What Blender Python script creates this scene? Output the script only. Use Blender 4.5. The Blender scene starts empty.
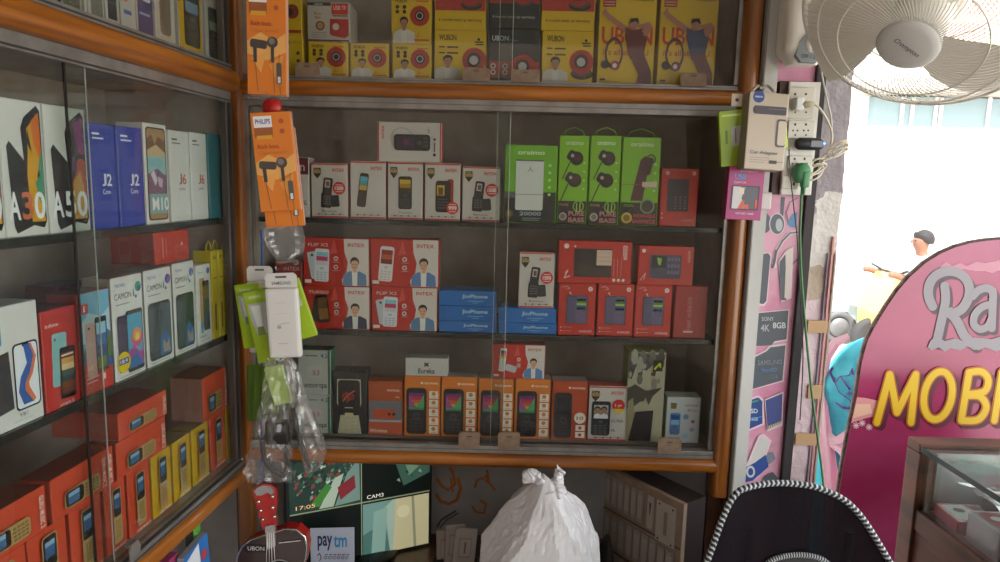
import bpy, bmesh, math, random
from mathutils import Vector, Matrix, noise
random.seed(7)
SC = bpy.context.scene
COL = SC.collection
PI = math.pi
# ------------------------------------------------------------------ camera
F = 681.3
PITCH, ROLL, YAW, LY = 0.14305, 0.02447, -0.00578, 0.0779
CAM = Vector((0, 0, 1.5))
cy, sy, cp, sp, cr, sr = math.cos(YAW), math.sin(YAW), math.cos(PITCH), math.sin(PITCH), math.cos(ROLL), math.sin(ROLL)
FW = Vector((sy*cp, cy*cp, -sp)); RT0 = Vector((cy, -sy, 0)); UP0 = RT0.cross(FW)
RT = cr*RT0 + sr*UP0; UPV = -sr*RT0 + cr*UP0
cam = bpy.data.cameras.new('camera'); co = bpy.data.objects.new('camera', cam); COL.objects.link(co)
co.matrix_world = Matrix(((RT.x, UPV.x, -FW.x, CAM.x), (RT.y, UPV.y, -FW.y, CAM.y), (RT.z, UPV.z, -FW.z, CAM.z), (0, 0, 0, 1)))
cam.sensor_width = 36; cam.lens = F/1000*36; cam.clip_start = 0.02; cam.clip_end = 200
SC.camera = co

def ray(px, py):
    return RT*((px-500)/F) - UPV*((py-281)/F) + FW
def hitP(px, py, P0, n):
    d = ray(px, py); P0 = Vector(P0); n = Vector(n)
    return CAM + d*((P0-CAM).dot(n)/d.dot(n))
def hitY(px, py, Y): return hitP(px, py, (0, Y, 0), (0, 1, 0))
def hitZ(px, py, Z): return hitP(px, py, (0, 0, Z), (0, 0, 1))

YB = 1.5                                   # glass plane of the back cabinet
XC = hitY(243, 281, YB).x                   # corner
LD = Vector((math.sin(LY), math.cos(LY), 0)); LN = Vector((math.cos(LY), -math.sin(LY), 0))
LP0 = Vector((XC, YB, 0))
def hitL(px, py, off=0.0):
    """point on the left cabinet's front plane, returned as (s, z); off > 0 is behind the glass"""
    p = hitP(px, py, LP0 - LN*off, LN)
    return (p-LP0).dot(LD), p.z
def LW(s, off, z): return LP0 + LD*s - LN*off + Vector((0, 0, z))
LROT = PI/2 - LY

# ------------------------------------------------------------------ materials
MATS = {}
def lin(c):
    c = c/255.0
    return c/12.92 if c <= 0.04045 else ((c+0.055)/1.055)**2.4
def hexc(h):
    h = h.lstrip('#'); return tuple(lin(int(h[i:i+2], 16)) for i in (0, 2, 4)) + (1,)
def M(h, rough=0.42, metal=0.0, coat=0.0, emit=0.0, spec=0.5):
    k = (h, rough, metal, coat, emit, spec)
    if k in MATS: return MATS[k]
    m = bpy.data.materials.new('paint_'+h.strip('#')); m.use_nodes = True
    b = m.node_tree.nodes['Principled BSDF']; c = hexc(h)
    b.inputs['Base Color'].default_value = c
    b.inputs['Roughness'].default_value = rough; b.inputs['Metallic'].default_value = metal
    b.inputs['Coat Weight'].default_value = coat; b.inputs['Coat Roughness'].default_value = .15
    b.inputs['Specular IOR Level'].default_value = spec
    if emit:
        b.inputs['Emission Color'].default_value = c; b.inputs['Emission Strength'].default_value = emit
    MATS[k] = m; return m
def noisy(name, c1, c2, scale=(5, 5, 5), nscale=1.0, rough=.5, bump=0.0, coat=0, detail=6, pos=(.35, .65), bscale=None, dist=0, c3=None):
    m = bpy.data.materials.new(name); m.use_nodes = True; nt = m.node_tree; b = nt.nodes['Principled BSDF']
    tc = nt.nodes.new('ShaderNodeTexCoord'); mp = nt.nodes.new('ShaderNodeMapping'); mp.inputs['Scale'].default_value = scale
    nz = nt.nodes.new('ShaderNodeTexNoise'); nz.inputs['Scale'].default_value = nscale; nz.inputs['Detail'].default_value = detail
    nz.inputs['Distortion'].default_value = dist
    rp = nt.nodes.new('ShaderNodeValToRGB'); rp.color_ramp.elements[0].color = hexc(c1); rp.color_ramp.elements[1].color = hexc(c2)
    rp.color_ramp.elements[0].position, rp.color_ramp.elements[1].position = pos
    if c3:
        e = rp.color_ramp.elements.new(min(.99, pos[1]+.08)); e.color = hexc(c3)
    L = nt.links.new
    L(tc.outputs['Object'], mp.inputs['Vector']); L(mp.outputs[0], nz.inputs['Vector']); L(nz.outputs['Fac'], rp.inputs[0]); L(rp.outputs[0], b.inputs['Base Color'])
    b.inputs['Roughness'].default_value = rough; b.inputs['Coat Weight'].default_value = coat; b.inputs['Coat Roughness'].default_value = .2
    if bump:
        n2 = nt.nodes.new('ShaderNodeTexNoise'); n2.inputs['Scale'].default_value = bscale or nscale*3; n2.inputs['Detail'].default_value = 5
        L(mp.outputs[0], n2.inputs['Vector'])
        bp = nt.nodes.new('ShaderNodeBump'); bp.inputs['Strength'].default_value = bump; bp.inputs['Distance'].default_value = .004
        L(n2.outputs['Fac'], bp.inputs['Height']); L(bp.outputs[0], b.inputs['Normal'])
    return m
def glassy(name, tint='#f4f6f4', refl=1.0, rough=0.02, base=0.0, haze='#999999', hz=0.0):
    """thin sheet: transparent with Fresnel reflection; hz mixes in a milky film or, on cabinet panes, painted reflection haze"""
    m = bpy.data.materials.new(name); m.use_nodes = True; nt = m.node_tree; nt.nodes.clear(); L = nt.links.new
    o = nt.nodes.new('ShaderNodeOutputMaterial'); t = nt.nodes.new('ShaderNodeBsdfTransparent'); g = nt.nodes.new('ShaderNodeBsdfGlossy')
    t.inputs[0].default_value = hexc(tint); g.inputs['Roughness'].default_value = rough
    fr = nt.nodes.new('ShaderNodeFresnel'); fr.inputs['IOR'].default_value = 1.5
    ma = nt.nodes.new('ShaderNodeMath'); ma.operation = 'MULTIPLY_ADD'; ma.inputs[1].default_value = refl; ma.inputs[2].default_value = base; ma.use_clamp = True
    ge = nt.nodes.new('ShaderNodeNewGeometry'); sb = nt.nodes.new('ShaderNodeMath'); sb.operation = 'SUBTRACT'; sb.inputs[0].default_value = 1
    L(ge.outputs['Backfacing'], sb.inputs[1]); m0 = nt.nodes.new('ShaderNodeMath'); m0.operation = 'MULTIPLY'; L(fr.outputs[0], m0.inputs[0]); L(sb.outputs[0], m0.inputs[1])
    L(m0.outputs[0], ma.inputs[0]); mx = nt.nodes.new('ShaderNodeMixShader'); L(ma.outputs[0], mx.inputs[0])
    src = t
    if hz:
        d = nt.nodes.new('ShaderNodeBsdfDiffuse'); d.inputs[0].default_value = hexc(haze)
        tr = nt.nodes.new('ShaderNodeBsdfTranslucent'); tr.inputs[0].default_value = hexc(haze)
        m1 = nt.nodes.new('ShaderNodeMixShader'); m1.inputs[0].default_value = .4; L(d.outputs[0], m1.inputs[1]); L(tr.outputs[0], m1.inputs[2])
        m2 = nt.nodes.new('ShaderNodeMixShader'); m2.inputs[0].default_value = hz; L(t.outputs[0], m2.inputs[1]); L(m1.outputs[0], m2.inputs[2]); src = m2
    L(src.outputs[0], mx.inputs[1]); L(g.outputs[0], mx.inputs[2]); L(mx.outputs[0], o.inputs['Surface'])
    return m
WOOD = noisy('varnished_wood_horizontal', '#6a370e', '#b06a1f', (1.2, 22, 22), 2.2, .3, .12, .5, dist=.6, pos=(.3, .7))
WOODL = noisy('varnished_wood_along_left', '#6a370e', '#b06a1f', (22, 1.2, 22), 2.2, .3, .12, .5, dist=.6, pos=(.3, .7))
WOODV = noisy('varnished_wood_vertical', '#5c300e', '#a05f1e', (22, 22, 1.2), 2.2, .3, .12, .5, dist=.6, pos=(.3, .7))
WOODD = noisy('dark_brown_wood', '#3a2015', '#5d3826', (8, 8, 8), 2.0, .35, .1, .4)
ALU = noisy('dull_aluminium_track', '#75726e', '#8f8b86', (10, 10, 10), 2, .35)
for n in ALU.node_tree.nodes:
    if n.type == 'BSDF_PRINCIPLED': n.inputs['Metallic'].default_value = .5
GLASS = glassy('cabinet_glass', '#f1f4f2', 1.0, .02, 0, '#c8bab0', .016)  # pale diffuse share paints reflected haze over the panes
LINING = noisy('taupe_laminate', '#a8978c', '#b7a89d', (6, 6, 6), 3, .5)
DARKGLASS = M('#16201f', .15, coat=.5)
PLAST_CLEAR = glassy('clear_poly_bag', '#fdfdfd', 2.8, .09, .05, '#fbfaf7', .095)
PLAST_THIN = glassy('thin_clear_film', '#fbfbfb', 1.0, .15, .02, '#eeeeee', .08)

# ------------------------------------------------------------------ mesh building
class MB:
    def __init__(s): s.v = []; s.f = []; s.m = []; s.mats = []; s.sm = []
    def mi(s, mat):
        if mat not in s.mats: s.mats.append(mat)
        return s.mats.index(mat)
    def add(s, vs, fs, mat, smooth=False, xf=None):
        o = len(s.v); i = mat if isinstance(mat, int) else s.mi(mat)
        s.v += [tuple(xf @ Vector(v)) if xf is not None else tuple(v) for v in vs]
        for f in fs: s.f.append([o+k for k in f]); s.m.append(i); s.sm.append(smooth)
    def box(s, a, b, mat, xf=None, bev=0.0):
        x0, x1 = sorted((a[0], b[0])); y0, y1 = sorted((a[1], b[1])); z0, z1 = sorted((a[2], b[2]))
        if bev > 0:
            bev = min(bev, .45*min(x1-x0, y1-y0, z1-z0))
            bm = bmesh.new(); bmesh.ops.create_cube(bm, size=1)
            for v in bm.verts: v.co = Vector(((x0+x1)/2+v.co.x*(x1-x0), (y0+y1)/2+v.co.y*(y1-y0), (z0+z1)/2+v.co.z*(z1-z0)))
            bmesh.ops.bevel(bm, geom=list(bm.edges), offset=bev, segments=2, affect='EDGES', profile=.6)
            bm.verts.index_update()
            s.add([v.co.copy() for v in bm.verts], [[v.index for v in f.verts] for f in bm.faces], mat, False, xf); bm.free(); return
        vs = [(x0, y0, z0), (x1, y0, z0), (x1, y1, z0), (x0, y1, z0), (x0, y0, z1), (x1, y0, z1), (x1, y1, z1), (x0, y1, z1)]
        fs = [(0, 3, 2, 1), (4, 5, 6, 7), (0, 1, 5, 4), (1, 2, 6, 5), (2, 3, 7, 6), (3, 0, 4, 7)]
        s.add(vs, fs, mat, False, xf)
    def prism(s, pts, y0, y1, mat, side=None, xf=None):
        """pts (x,z) outline extruded along y"""
        n = len(pts); vs = [(p[0], y0, p[1]) for p in pts] + [(p[0], y1, p[1]) for p in pts]
        s.add(vs, [list(range(n)), list(range(2*n-1, n-1, -1))], mat, False, xf)
        s.add(vs, [(i, (i+1) % n, n+(i+1) % n, n+i) for i in range(n)], side or mat, False, xf)
    def tube(s, path, r, mat, seg=8, closed=False, mat2=None, caps=True, radii=None):
        P = [Vector(p) for p in path]; n = len(P); rings = []; up = None
        for i in range(n):
            a = P[i-1] if (i > 0 or closed) else P[i]; b = P[(i+1) % n] if (i < n-1 or closed) else P[i]
            t = (b-a).normalized()
            if up is None: up = t.orthogonal().normalized()
            up = (up - t*up.dot(t)); up = up.normalized() if up.length > 1e-6 else t.orthogonal().normalized()
            bi = t.cross(up); rr = radii[i] if radii else r
            rings.append([P[i] + (up*math.cos(2*PI*k/seg) + bi*math.sin(2*PI*k/seg))*rr for k in range(seg)])
        vs = [v for ring in rings for v in ring]; f1 = []; f2 = []
        for i in range(n if closed else n-1):
            j = (i+1) % n
            for k in range(seg):
                (f2 if mat2 and ((i+k) % seg) < seg//2 else f1).append((i*seg+k, i*seg+(k+1) % seg, j*seg+(k+1) % seg, j*seg+k))
        if caps and not closed: f1 += [list(range(seg))[::-1], [(n-1)*seg+k for k in range(seg)]]
        o = len(s.v); s.v += [tuple(v) for v in vs]
        for fs, mt in ((f1, mat), (f2, mat2)):
            if mt:
                i = s.mi(mt)
                for f in fs: s.f.append([o+k for k in f]); s.m.append(i); s.sm.append(len(f) == 4)
    def lathe(s, prof, mat, seg=24, xf=None):
        """prof (r,z) about z"""
        n = len(prof); vs = [(r*math.cos(2*PI*k/seg), r*math.sin(2*PI*k/seg), z) for k in range(seg) for r, z in prof]
        fs = [(k*n+i, ((k+1) % seg)*n+i, ((k+1) % seg)*n+i+1, k*n+i+1) for k in range(seg) for i in range(n-1)]
        s.add(vs, fs, mat, True, xf)
    def build(s, name, parent=None, loc=(0, 0, 0), rot=(0, 0, 0)):
        me = bpy.data.meshes.new(name); me.from_pydata(s.v, [], s.f)
        for m in s.mats: me.materials.append(m)
        me.polygons.foreach_set('material_index', s.m); me.polygons.foreach_set('use_smooth', s.sm); me.update()
        o = bpy.data.objects.new(name, me); COL.objects.link(o); o.location = loc; o.rotation_euler = rot
        if parent: o.parent = parent
        return o
def tag(o, label=None, cat=None, group=None, kind=None):
    if label: o['label'] = label
    if cat: o['category'] = cat
    if group: o['group'] = group
    if kind: o['kind'] = kind
    return o
def empty(name, loc, label, cat, group=None, rot=(0, 0, 0)):
    o = bpy.data.objects.new(name, None); COL.objects.link(o); o.location = loc; o.rotation_euler = rot; o.empty_display_size = .05
    return tag(o, label, cat, group)
def local(p, root): return Vector(p) - Vector(root.location)

# ------------------------------------------------------------------ text
TX = {}
def text_mesh(s, off=0.0, shear=0.0):
    k = (s, off, shear)
    if k in TX: return TX[k]
    cu = bpy.data.curves.new('t', 'FONT'); cu.body = s; cu.resolution_u = 4; off = min(off, .022); cu.offset = off; cu.shear = shear; cu.size = 1
    ob = bpy.data.objects.new('t', cu); COL.objects.link(ob)
    me = bpy.data.meshes.new_from_object(ob.evaluated_get(bpy.context.evaluated_depsgraph_get()))
    vs = [(v.co.x, v.co.y) for v in me.vertices]; fs = [list(p.vertices) for p in me.polygons]
    bpy.data.objects.remove(ob); bpy.data.curves.remove(cu); bpy.data.meshes.remove(me)
    if not vs: vs = [(0, 0), (1, 0), (1, 1)]; fs = [[0, 1, 2]]
    x0 = min(v[0] for v in vs); x1 = max(v[0] for v in vs); y0 = min(v[1] for v in vs); y1 = max(v[1] for v in vs)
    vs = [((x-x0)/(x1-x0), (y-y0)/(y1-y0)) for x, y in vs]
    TX[k] = (vs, fs); return TX[k]

# ------------------------------------------------------------------ flat printed artwork
class Art:
    """collects flat shapes in (u,v), v downwards, 0..1 over a face"""
    def __init__(s, asp=.65): s.it = []; s.asp = asp     # asp = width / height
    def poly(s, pts, c, r=.4): s.it.append(([tuple(p) for p in pts], [list(range(len(pts)))], c, r)); return s
    def rect(s, a, b, c, d, col, r=.4): return s.poly([(a, d), (c, d), (c, b), (a, b)], col, r)
    def ell(s, x, y, rx, col, ry=None, n=18, a0=0, a1=2*PI, r=.4):
        ry = ry if ry is not None else rx*s.asp
        k = n if abs(a1-a0-2*PI) < 1e-6 else n+1
        return s.poly([(x+rx*math.cos(a0+(a1-a0)*i/n), y-ry*math.sin(a0+(a1-a0)*i/n)) for i in range(k)], col, r)
    def rrect(s, a, b, c, d, col, rad=.05, r=.4, skew=0.0, rot=0.0):
        ry = rad*s.asp; P = []
        for (x, y, q) in ((c-rad, b+ry, 0), (a+rad, b+ry, 1), (a+rad, d-ry, 2), (c-rad, d-ry, 3)):
            for i in range(4):
                t = PI/2*(q+i/3); P.append((x+rad*math.cos(t), y-ry*math.sin(t)))
        if rot or skew:
            cx, cyy = (a+c)/2, (b+d)/2; ca, sa = math.cos(rot), math.sin(rot); Q = []
            for x, y in P:
                X = (x-cx)*s.asp; Y = y-cyy; Q.append((cx+(X*ca-Y*sa)/s.asp + skew*(Y), cyy+X*sa+Y*ca))
            P = Q
        return s.poly(P, col, r)
    def ring(s, x, y, r1, r2, col, n=20, asp=None):
        k = asp or s.asp
        for i in range(n):
            a, b = 2*PI*i/n, 2*PI*(i+1)/n
            s.poly([(x+q*math.cos(t), y-q*k*math.sin(t)) for q, t in ((r1, a), (r2, a), (r2, b), (r1, b))], col)
        return s
    def line(s, pts, w, col):
        for (x0, y0), (x1, y1) in zip(pts, pts[1:]):
            dx, dy = (x1-x0)*s.asp, y1-y0; L = math.hypot(dx, dy) or 1; nx, ny = -dy/L*w/2, dx/L*w/2
            s.poly([(x0+nx, y0+ny*s.asp), (x1+nx, y1+ny*s.asp), (x1-nx, y1-ny*s.asp), (x0-nx, y0-ny*s.asp)], col)
        return s
    def text(s, t, a, b, c, d, col, off=0.01, shear=0, rot=0):
        vs, fs = text_mesh(t, off, shear); P = []
        for x, y in vs:
            if rot == 0: P.append((a+(c-a)*x, d+(b-d)*y))
            elif rot == 90: P.append((c+(a-c)*y, d+(b-d)*x))      # reads upwards
            else: P.append((a+(c-a)*y, b+(d-b)*x))                 # reads downwards
        s.it.append((P, fs, col, .4)); return s
    def phone(s, a, b, c, d, body='#1b1b1f', scr='#3a4a60', split=.48, keys=None, rad=.06, rot=0.0, rim=None):
        if rim: s.rrect(a-.015, b-.01, c+.015, d+.01, rim, rad+.01, rot=rot)
        s.rrect(a, b, c, d, body, rad, rot=rot)
        if rot: ca, sa = math.cos(rot), math.sin(rot)
        cx, cyy = (a+c)/2, (b+d)/2
        def R(x0, y0, x1, y1, col):
            P = [(x0, y1), (x1, y1), (x1, y0), (x0, y0)]
            if rot: P = [(cx+((x-cx)*s.asp*ca-(y-cyy)*sa)/s.asp, cyy+(x-cx)*s.asp*sa+(y-cyy)*ca) for x, y in P]
            s.poly(P, col, .25)
        w, h = c-a, d-b
        if isinstance(scr, str): scr = [scr]
        n = len(scr)
        for i, k in enumerate(scr):
            R(a+w*.1, b+h*(.1+(split-.1)*i/n), c-w*.1, b+h*(.1+(split-.1)*(i+1)/n), k)
        if keys:
            R(a+w*.38, b+h*(split+.06), c-w*.38, b+h*(split+.13), keys)
            for r_ in range(4):
                for q in range(3): R(a+w*(.14+.26*q), b+h*(split+.2+.075*r_), a+w*(.32+.26*q), b+h*(split+.235+.075*r_), keys)
        return s
    def man(s, a, b, c, d, coat='#5d84ad', skin='#dba684', hair='#20181a', shirt='#d8e0ea'):
        w, h = c-a, d-b; mx = (a+c)/2
        s.poly([(a, d), (c, d), (c-w*.03, b+h*.62), (c-w*.28, b+h*.5), (a+w*.28, b+h*.5), (a+w*.03, b+h*.62)], coat)
        s.poly([(mx-w*.12, b+h*.48), (mx-w*.1, d), (mx+w*.1, d), (mx+w*.12, b+h*.48)], shirt)
        s.rect(mx-w*.08, b+h*.36, mx+w*.08, b+h*.54, skin)
        s.ell(mx, b+h*.17, w*.185, hair, h*.165); s.ell(mx, b+h*.27, w*.15, skin, h*.19)
        s.poly([(mx-w*.165, b+h*.2), (mx-w*.1, b+h*.135), (mx+w*.08, b+h*.12), (mx+w*.165, b+h*.19), (mx+w*.12, b+h*.04), (mx-w*.12, b+h*.04)], hair)
        s.rect(mx-w*.1, b+h*.25, mx-w*.04, b+h*.27, hair); s.rect(mx+w*.04, b+h*.25, mx+w*.1, b+h*.27, hair)
        s.rect(mx-w*.06, b+h*.36, mx+w*.06, b+h*.375, '#8a4a44')
        return s
    def put(s, mb, fn, start=0, step=.00009):
        i = start; step = min(step, .0045/max(1, len(s.it)))
        for (P, fs, c, r) in s.it:
            i += 1
            mat = c if not isinstance(c, str) else M(c, r)
            mb.add([fn(u, v, .0003+i*step) for u, v in P], fs, mat)

BOXES = []
def carton(name, w, h, d, cols, art=None, side_art=None, top_art=None, bev=.0012, rough=.38):
    """box body with printed faces; local: x width, y depth (0 = front, +y away), z up from base"""
    mb = MB(); fr, sd, tp = (cols + (cols[-1],)*3)[:3] if isinstance(cols, tuple) else (cols,)*3
    bm = bmesh.new(); bmesh.ops.create_cube(bm, size=1)
    for v in bm.verts: v.co = Vector((v.co.x*w, (v.co.y+.5)*d, (v.co.z+.5)*h))
    bmesh.ops.bevel(bm, geom=list(bm.edges), offset=bev, segments=1, affect='EDGES'); bm.verts.index_update()
    bm.normal_update()
    for f in bm.faces:
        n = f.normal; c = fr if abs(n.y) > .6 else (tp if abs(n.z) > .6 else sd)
        mb.add([v.co.copy() for v in f.verts], [list(range(len(f.verts)))], M(c, rough) if isinstance(c, str) else c)
    bm.free()
    q = bev
    if art: art.put(mb, lambda u, v, o: ((u-.5)*(w-2*q), -o, q+(1-v)*(h-2*q)))
    if side_art: side_art.put(mb, lambda u, v, o: (-w/2-o, d-q-u*(d-2*q), q+(1-v)*(h-2*q)))
    if top_art: top_art.put(mb, lambda u, v, o: ((u-.5)*(w-2*q), d-q-v*(d-2*q), h+o))
    return mb

FACE = YB + .035
GAP = .0008
def bk(name, px, base, label, cat, group, cols, art=None, dep=.045, face=None, extra=None, top=None, **kw):
    """carton in the back cabinet; px = (x0, y0, x1, y1) as measured, base = height it stands at; returns its top"""
    x0, y0, x1, y1 = px; fy = face or FACE; ym = (y0+y1)/2; xm = (x0+x1)/2
    a = hitY(x0, ym, fy).x + GAP; b = hitY(x1, ym, fy).x - GAP; t = top or hitY(xm, y0, fy).z
    w, h = b-a, t-base-.0006
    ar = art(w/h) if art else None
    mb = carton(name, w, h, dep, cols, ar, **kw)
    o = mb.build(name, None, ((a+b)/2, fy, base+.0003)); tag(o, label, cat, group)
    return t
def lf(name, px, base, label, cat, group, cols, art=None, dep=.05, off=.02, top=None, side_art=None, rot=0, **kw):
    """carton in the left cabinet; px = (x0, x1, ytop_at_mid, ybottom_at_mid)"""
    x0, x1, yt, yb = px; ym = (yt+yb)/2
    a = hitL(x0, ym, off)[0] + GAP; b = hitL(x1, ym, off)[0] - GAP
    t = top or hitL((x0+x1)/2, yt, off)[1]
    w, h = b-a, t-base-.0006
    ar = art(w/h) if art else None
    mb = carton(name, w, h, dep, cols, ar, side_art=side_art, **kw)
    p = LW((a+b)/2, off, base+.0003)
    o = mb.build(name, None, p, (0, 0, LROT+rot)); tag(o, label, cat, group)
    return t

# ================================================================== THE ROOM
Z_RB, Z_RT, Z_TR = 1.675, 1.706, 1.652          # upper rail, aluminium track under it
S1, S2, S0, STOP, LZT, LST, LS0 = 1.412, 1.157, .905, 1.7175, 1.719, 1.730, .872     # shelf tops, cabinet floor, floor of the upper tier
XR = .476                                        # inner edge of the right stile
CEIL = 2.32
wallm = noisy('dusty_grey_white_wall', '#8f8985', '#a39d98', (3, 3, 3), 2, .8, .15)
def struct(mb, name, **k):
    o = mb.build(name, **k); o['kind'] = 'structure'; return o
m = MB(); m.box((-1.3, -1.6, -.1), (3.2, 2.3, 0), noisy('grey_shop_floor', '#5d5752', '#6e6862', (2, 2, 2), 3, .6)); struct(m, 'floor')
m = MB(); m.box((-1.3, -1.2, CEIL), (2.6, 2.3, CEIL+.12), noisy('old_white_ceiling', '#8d8882', '#a19b94', (2, 2, 2), 2, .8)); struct(m, 'ceiling')
WY = YB + .36
m = MB(); m.box((-1.25, WY, 0), (.80, WY+.12, CEIL), wallm); struct(m, 'wall_back')
m = MB(); 
xf = Matrix.Translation(LW(0, .36, 0)) @ Matrix.Rotation(LROT, 4, 'Z')
m.box((-2.6, 0, 0), (.36, .12, CEIL), wallm, xf); struct(m, 'wall_left')
m = MB(); m.box((-1.6, -1.72, 0), (1.5, -1.6, CEIL+.12), noisy('warm_light_block', '#a39284', '#b0a090', (2, 2, 2), 2, .8)); struct(m, 'wall_rear_light_block')  # unseen wall, added to cut light and sky reflections on the back glass

# ------------------------------------------------------------------ back cabinet
def rail_profile(n=8, r=.018):
    return None
def moulding(m, a, b, z0, z1, proud, mat, xf, flat=.3):
    """rounded wooden bar along local x, front bulging to -y"""
    n = 10; prof = []
    for i in range(n+1):
        t = -PI/2 + PI*i/n
        prof.append((-proud*max(0, math.cos(t))**.55, (z0+z1)/2 + (z1-z0)/2*math.sin(t)))
    prof = [(.012, z0)] + prof + [(.012, z1)]
    k = len(prof); vs = [(a, y, z) for y, z in prof] + [(b, y, z) for y, z in prof]
    m.add(vs, [(i, i+1, k+i+1, k+i) for i in range(k-1)], mat, True, xf)
    m.add(vs, [list(range(k))[::-1], list(range(k, 2*k))], mat, False, xf)
def vmould(m, x0, x1, z0, z1, proud, mat, xf):
    n = 10; prof = []
    for i in range(n+1):
        t = -PI/2 + PI*i/n
        prof.append(((x0+x1)/2+(x1-x0)/2*math.sin(t), -proud*max(0, math.cos(t))**.55))
    prof = [(x0, .012)] + prof + [(x1, .012)]
    k = len(prof); vs = [(x, y, z0) for x, y in prof] + [(x, y, z1) for x, y in prof]
    m.add(vs, [(i+1, i, k+i, k+i+1) for i in range(k-1)], mat, True, xf)
    m.add(vs, [list(range(k)), list(range(k, 2*k))[::-1]], mat, False, xf)
CZ = 2.12                                         # cabinet top
cab = empty('display_cabinet', (0, YB, 0), 'wood-railed sliding-glass wall cabinet facing the room, on the back wall', 'cabinet')
XL0 = XC + .012
def part(mb, name, root=cab, **k): return mb.build(name, root, **k)
m = MB(); m.box((XL0, .30, .86), (XR+.05, .315, CZ), LINING); part(m, 'back_panel')
m = MB(); m.box((XL0, .02, CZ-.018), (XR+.05, .30, CZ), LINING); part(m, 'top_panel')
m = MB(); m.box((XL0, .0, .862), (XR+.05, .30, S0-.004), LINING); m.box((XL0, .012, .885), (XR+.05, .03, S0-.004), ALU); part(m, 'bottom_panel')
m = MB(); m.box((XL0, .012, Z_RB), (XR+.05, .30, STOP-.003), LINING); part(m, 'middle_panel')
for xa in (XR+.024, XL0+.002):
    m = MB(); m.box((xa, .02, .862), (xa+.012, .30, CZ), LINING); part(m, 'side_panel')
for z in (S1, S2):
    m = MB(); m.box((XL0+.02, .022, z-.011), (XR+.010, .285, z), DARKGLASS, bev=.001); part(m, 'glass_shelf')
I = Matrix.Identity(4)
for z0, z1, pr in ((Z_RB, Z_RT, .022), (.853, .886, .022)):
    m = MB(); moulding(m, XL0-.005, XR+.045, z0, z1, pr, WOOD, I); part(m, 'wooden_rail')
m = MB(); moulding(m, XL0-.005, XR+.045, CZ-.02, CZ+.03, .022, WOOD, I); part(m, 'wooden_rail')
# right stile, rounded, with a paler strip inside
m = MB(); vmould(m, XR+.012, XR+.05, .80, CZ, .026, WOODV, I); part(m, 'wooden_stile')
m = MB(); m.box((XR+.046, -.012, .30), (XR+.052, .012, CZ), WOODD); m.box((XR+.014, .012, .30), (XR+.05, .034, .853), WOODD); part(m, 'stile_edge')
# aluminium tracks
for z0, z1, y0 in ((Z_TR, Z_RB, -.004), (Z_RT, STOP-.002, -.006), (.886, S0-.001, -.012)):
    m = MB(); m.box((XL0, y0, z0), (XR+.012, .011, z1), ALU, bev=.0012); m.box((XL0, y0-.0008, (z0+z1)/2-.001), (XR+.012, y0, (z0+z1)/2+.001), M('#5d5a58', .4)); part(m, 'aluminium_track')
for z0, z1 in ((S0, Z_TR), (STOP, CZ-.02)):
    m = MB(); m.box((XR+.002, -.002, z0), (XR+.012, .011, z1), ALU, bev=.001); part(m, 'aluminium_jamb')
    m = MB(); m.box((XL0, -.002, z0), (XL0+.010, .011, z1), ALU, bev=.001); part(m, 'aluminium_jamb')
XM = hitY(494, 281, YB).x
for (a, b, yy) in ((XL0+.01, XM+.028, .002), (XM-.0, XR+.002, .008)):
    for z0, z1 in ((S0-.0005, Z_TR), (STOP, CZ-.02)):
        m = MB(); m.box((a, yy, z0), (b, yy+.0035, z1), GLASS)
        e = b if yy < .005 else a
        m.box((e-.0006, yy-.0002, z0), (e+.0006, yy+.0038, z1), M('#a9b3ab', .2)); part(m, 'glass_pane')

# ------------------------------------------------------------------ left cabinet (local x along the wall towards the corner, y into it)
LX = Matrix.Rotation(LROT, 4, 'Z')
lcab = empty('display_cabinet', LW(0, 0, 0), 'wood-railed sliding-glass wall cabinet along the left wall, full of boxed smartphones', 'cabinet', rot=(0, 0, LROT))
A0, A1 = -1.35, -.045
def lp(mb, name): return mb.build(name, lcab)
m = MB(); m.box((A0, .28, .82), (A1+.02, .295, CZ), LINING); lp(m, 'back_panel')
m = MB(); m.box((A0, .02, CZ-.018), (A1+.02, .28, CZ), LINING); lp(m, 'top_panel')
m = MB(); m.box((A0, .0, .822), (A1+.02, .28, LS0-.003), LINING); lp(m, 'bottom_panel')
m = MB(); m.box((A0, .012, Z_RB), (A1+.02, .28, LST-.003), LINING); lp(m, 'middle_panel')
m = MB(); m.box((A1+.014, .02, .82), (A1+.02, .28, CZ), LINING); lp(m, 'side_panel')
m = MB(); m.box((A0-.02, -.01, .82), (A0, .295, CZ), LINING); lp(m, 'side_panel')
for z in (S1, S2):
    m = MB(); m.box((A0+.004, .016, z-.013), (A1+.004, .265, z), DARKGLASS, bev=.001); lp(m, 'glass_shelf')
for z0, z1, pr in ((Z_RB, LZT, .022), (.818, .852, .020), (CZ-.02, CZ+.03, .022)):
    m = MB(); moulding(m, A0-.02, A1+.012, z0, z1, pr, WOOD, I); lp(m, 'wooden_rail')
for z0, z1, y0 in ((Z_TR, Z_RB, -.004), (LZT, LST, -.008), (.852, .866, -.010)):
    m = MB(); m.box((A0, y0, z0), (A1+.006, .012, z1), ALU, bev=.001); m.box((A0, y0-.0008, z0+.003), (A1+.006, y0, z0+.006), M('#2d2a29', .4)); lp(m, 'aluminium_track')
m = MB(); m.box((A0, -.007, .8665), (A1, .012, .8685), M('#23201f', .4)); m.box((A0, -.004, .8685), (A1, .0105, .871), ALU); m.box((A0, -.0045, .8692), (A1, -.004, .8702), M('#23201f', .4)); lp(m, 'track_groove')
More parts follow.
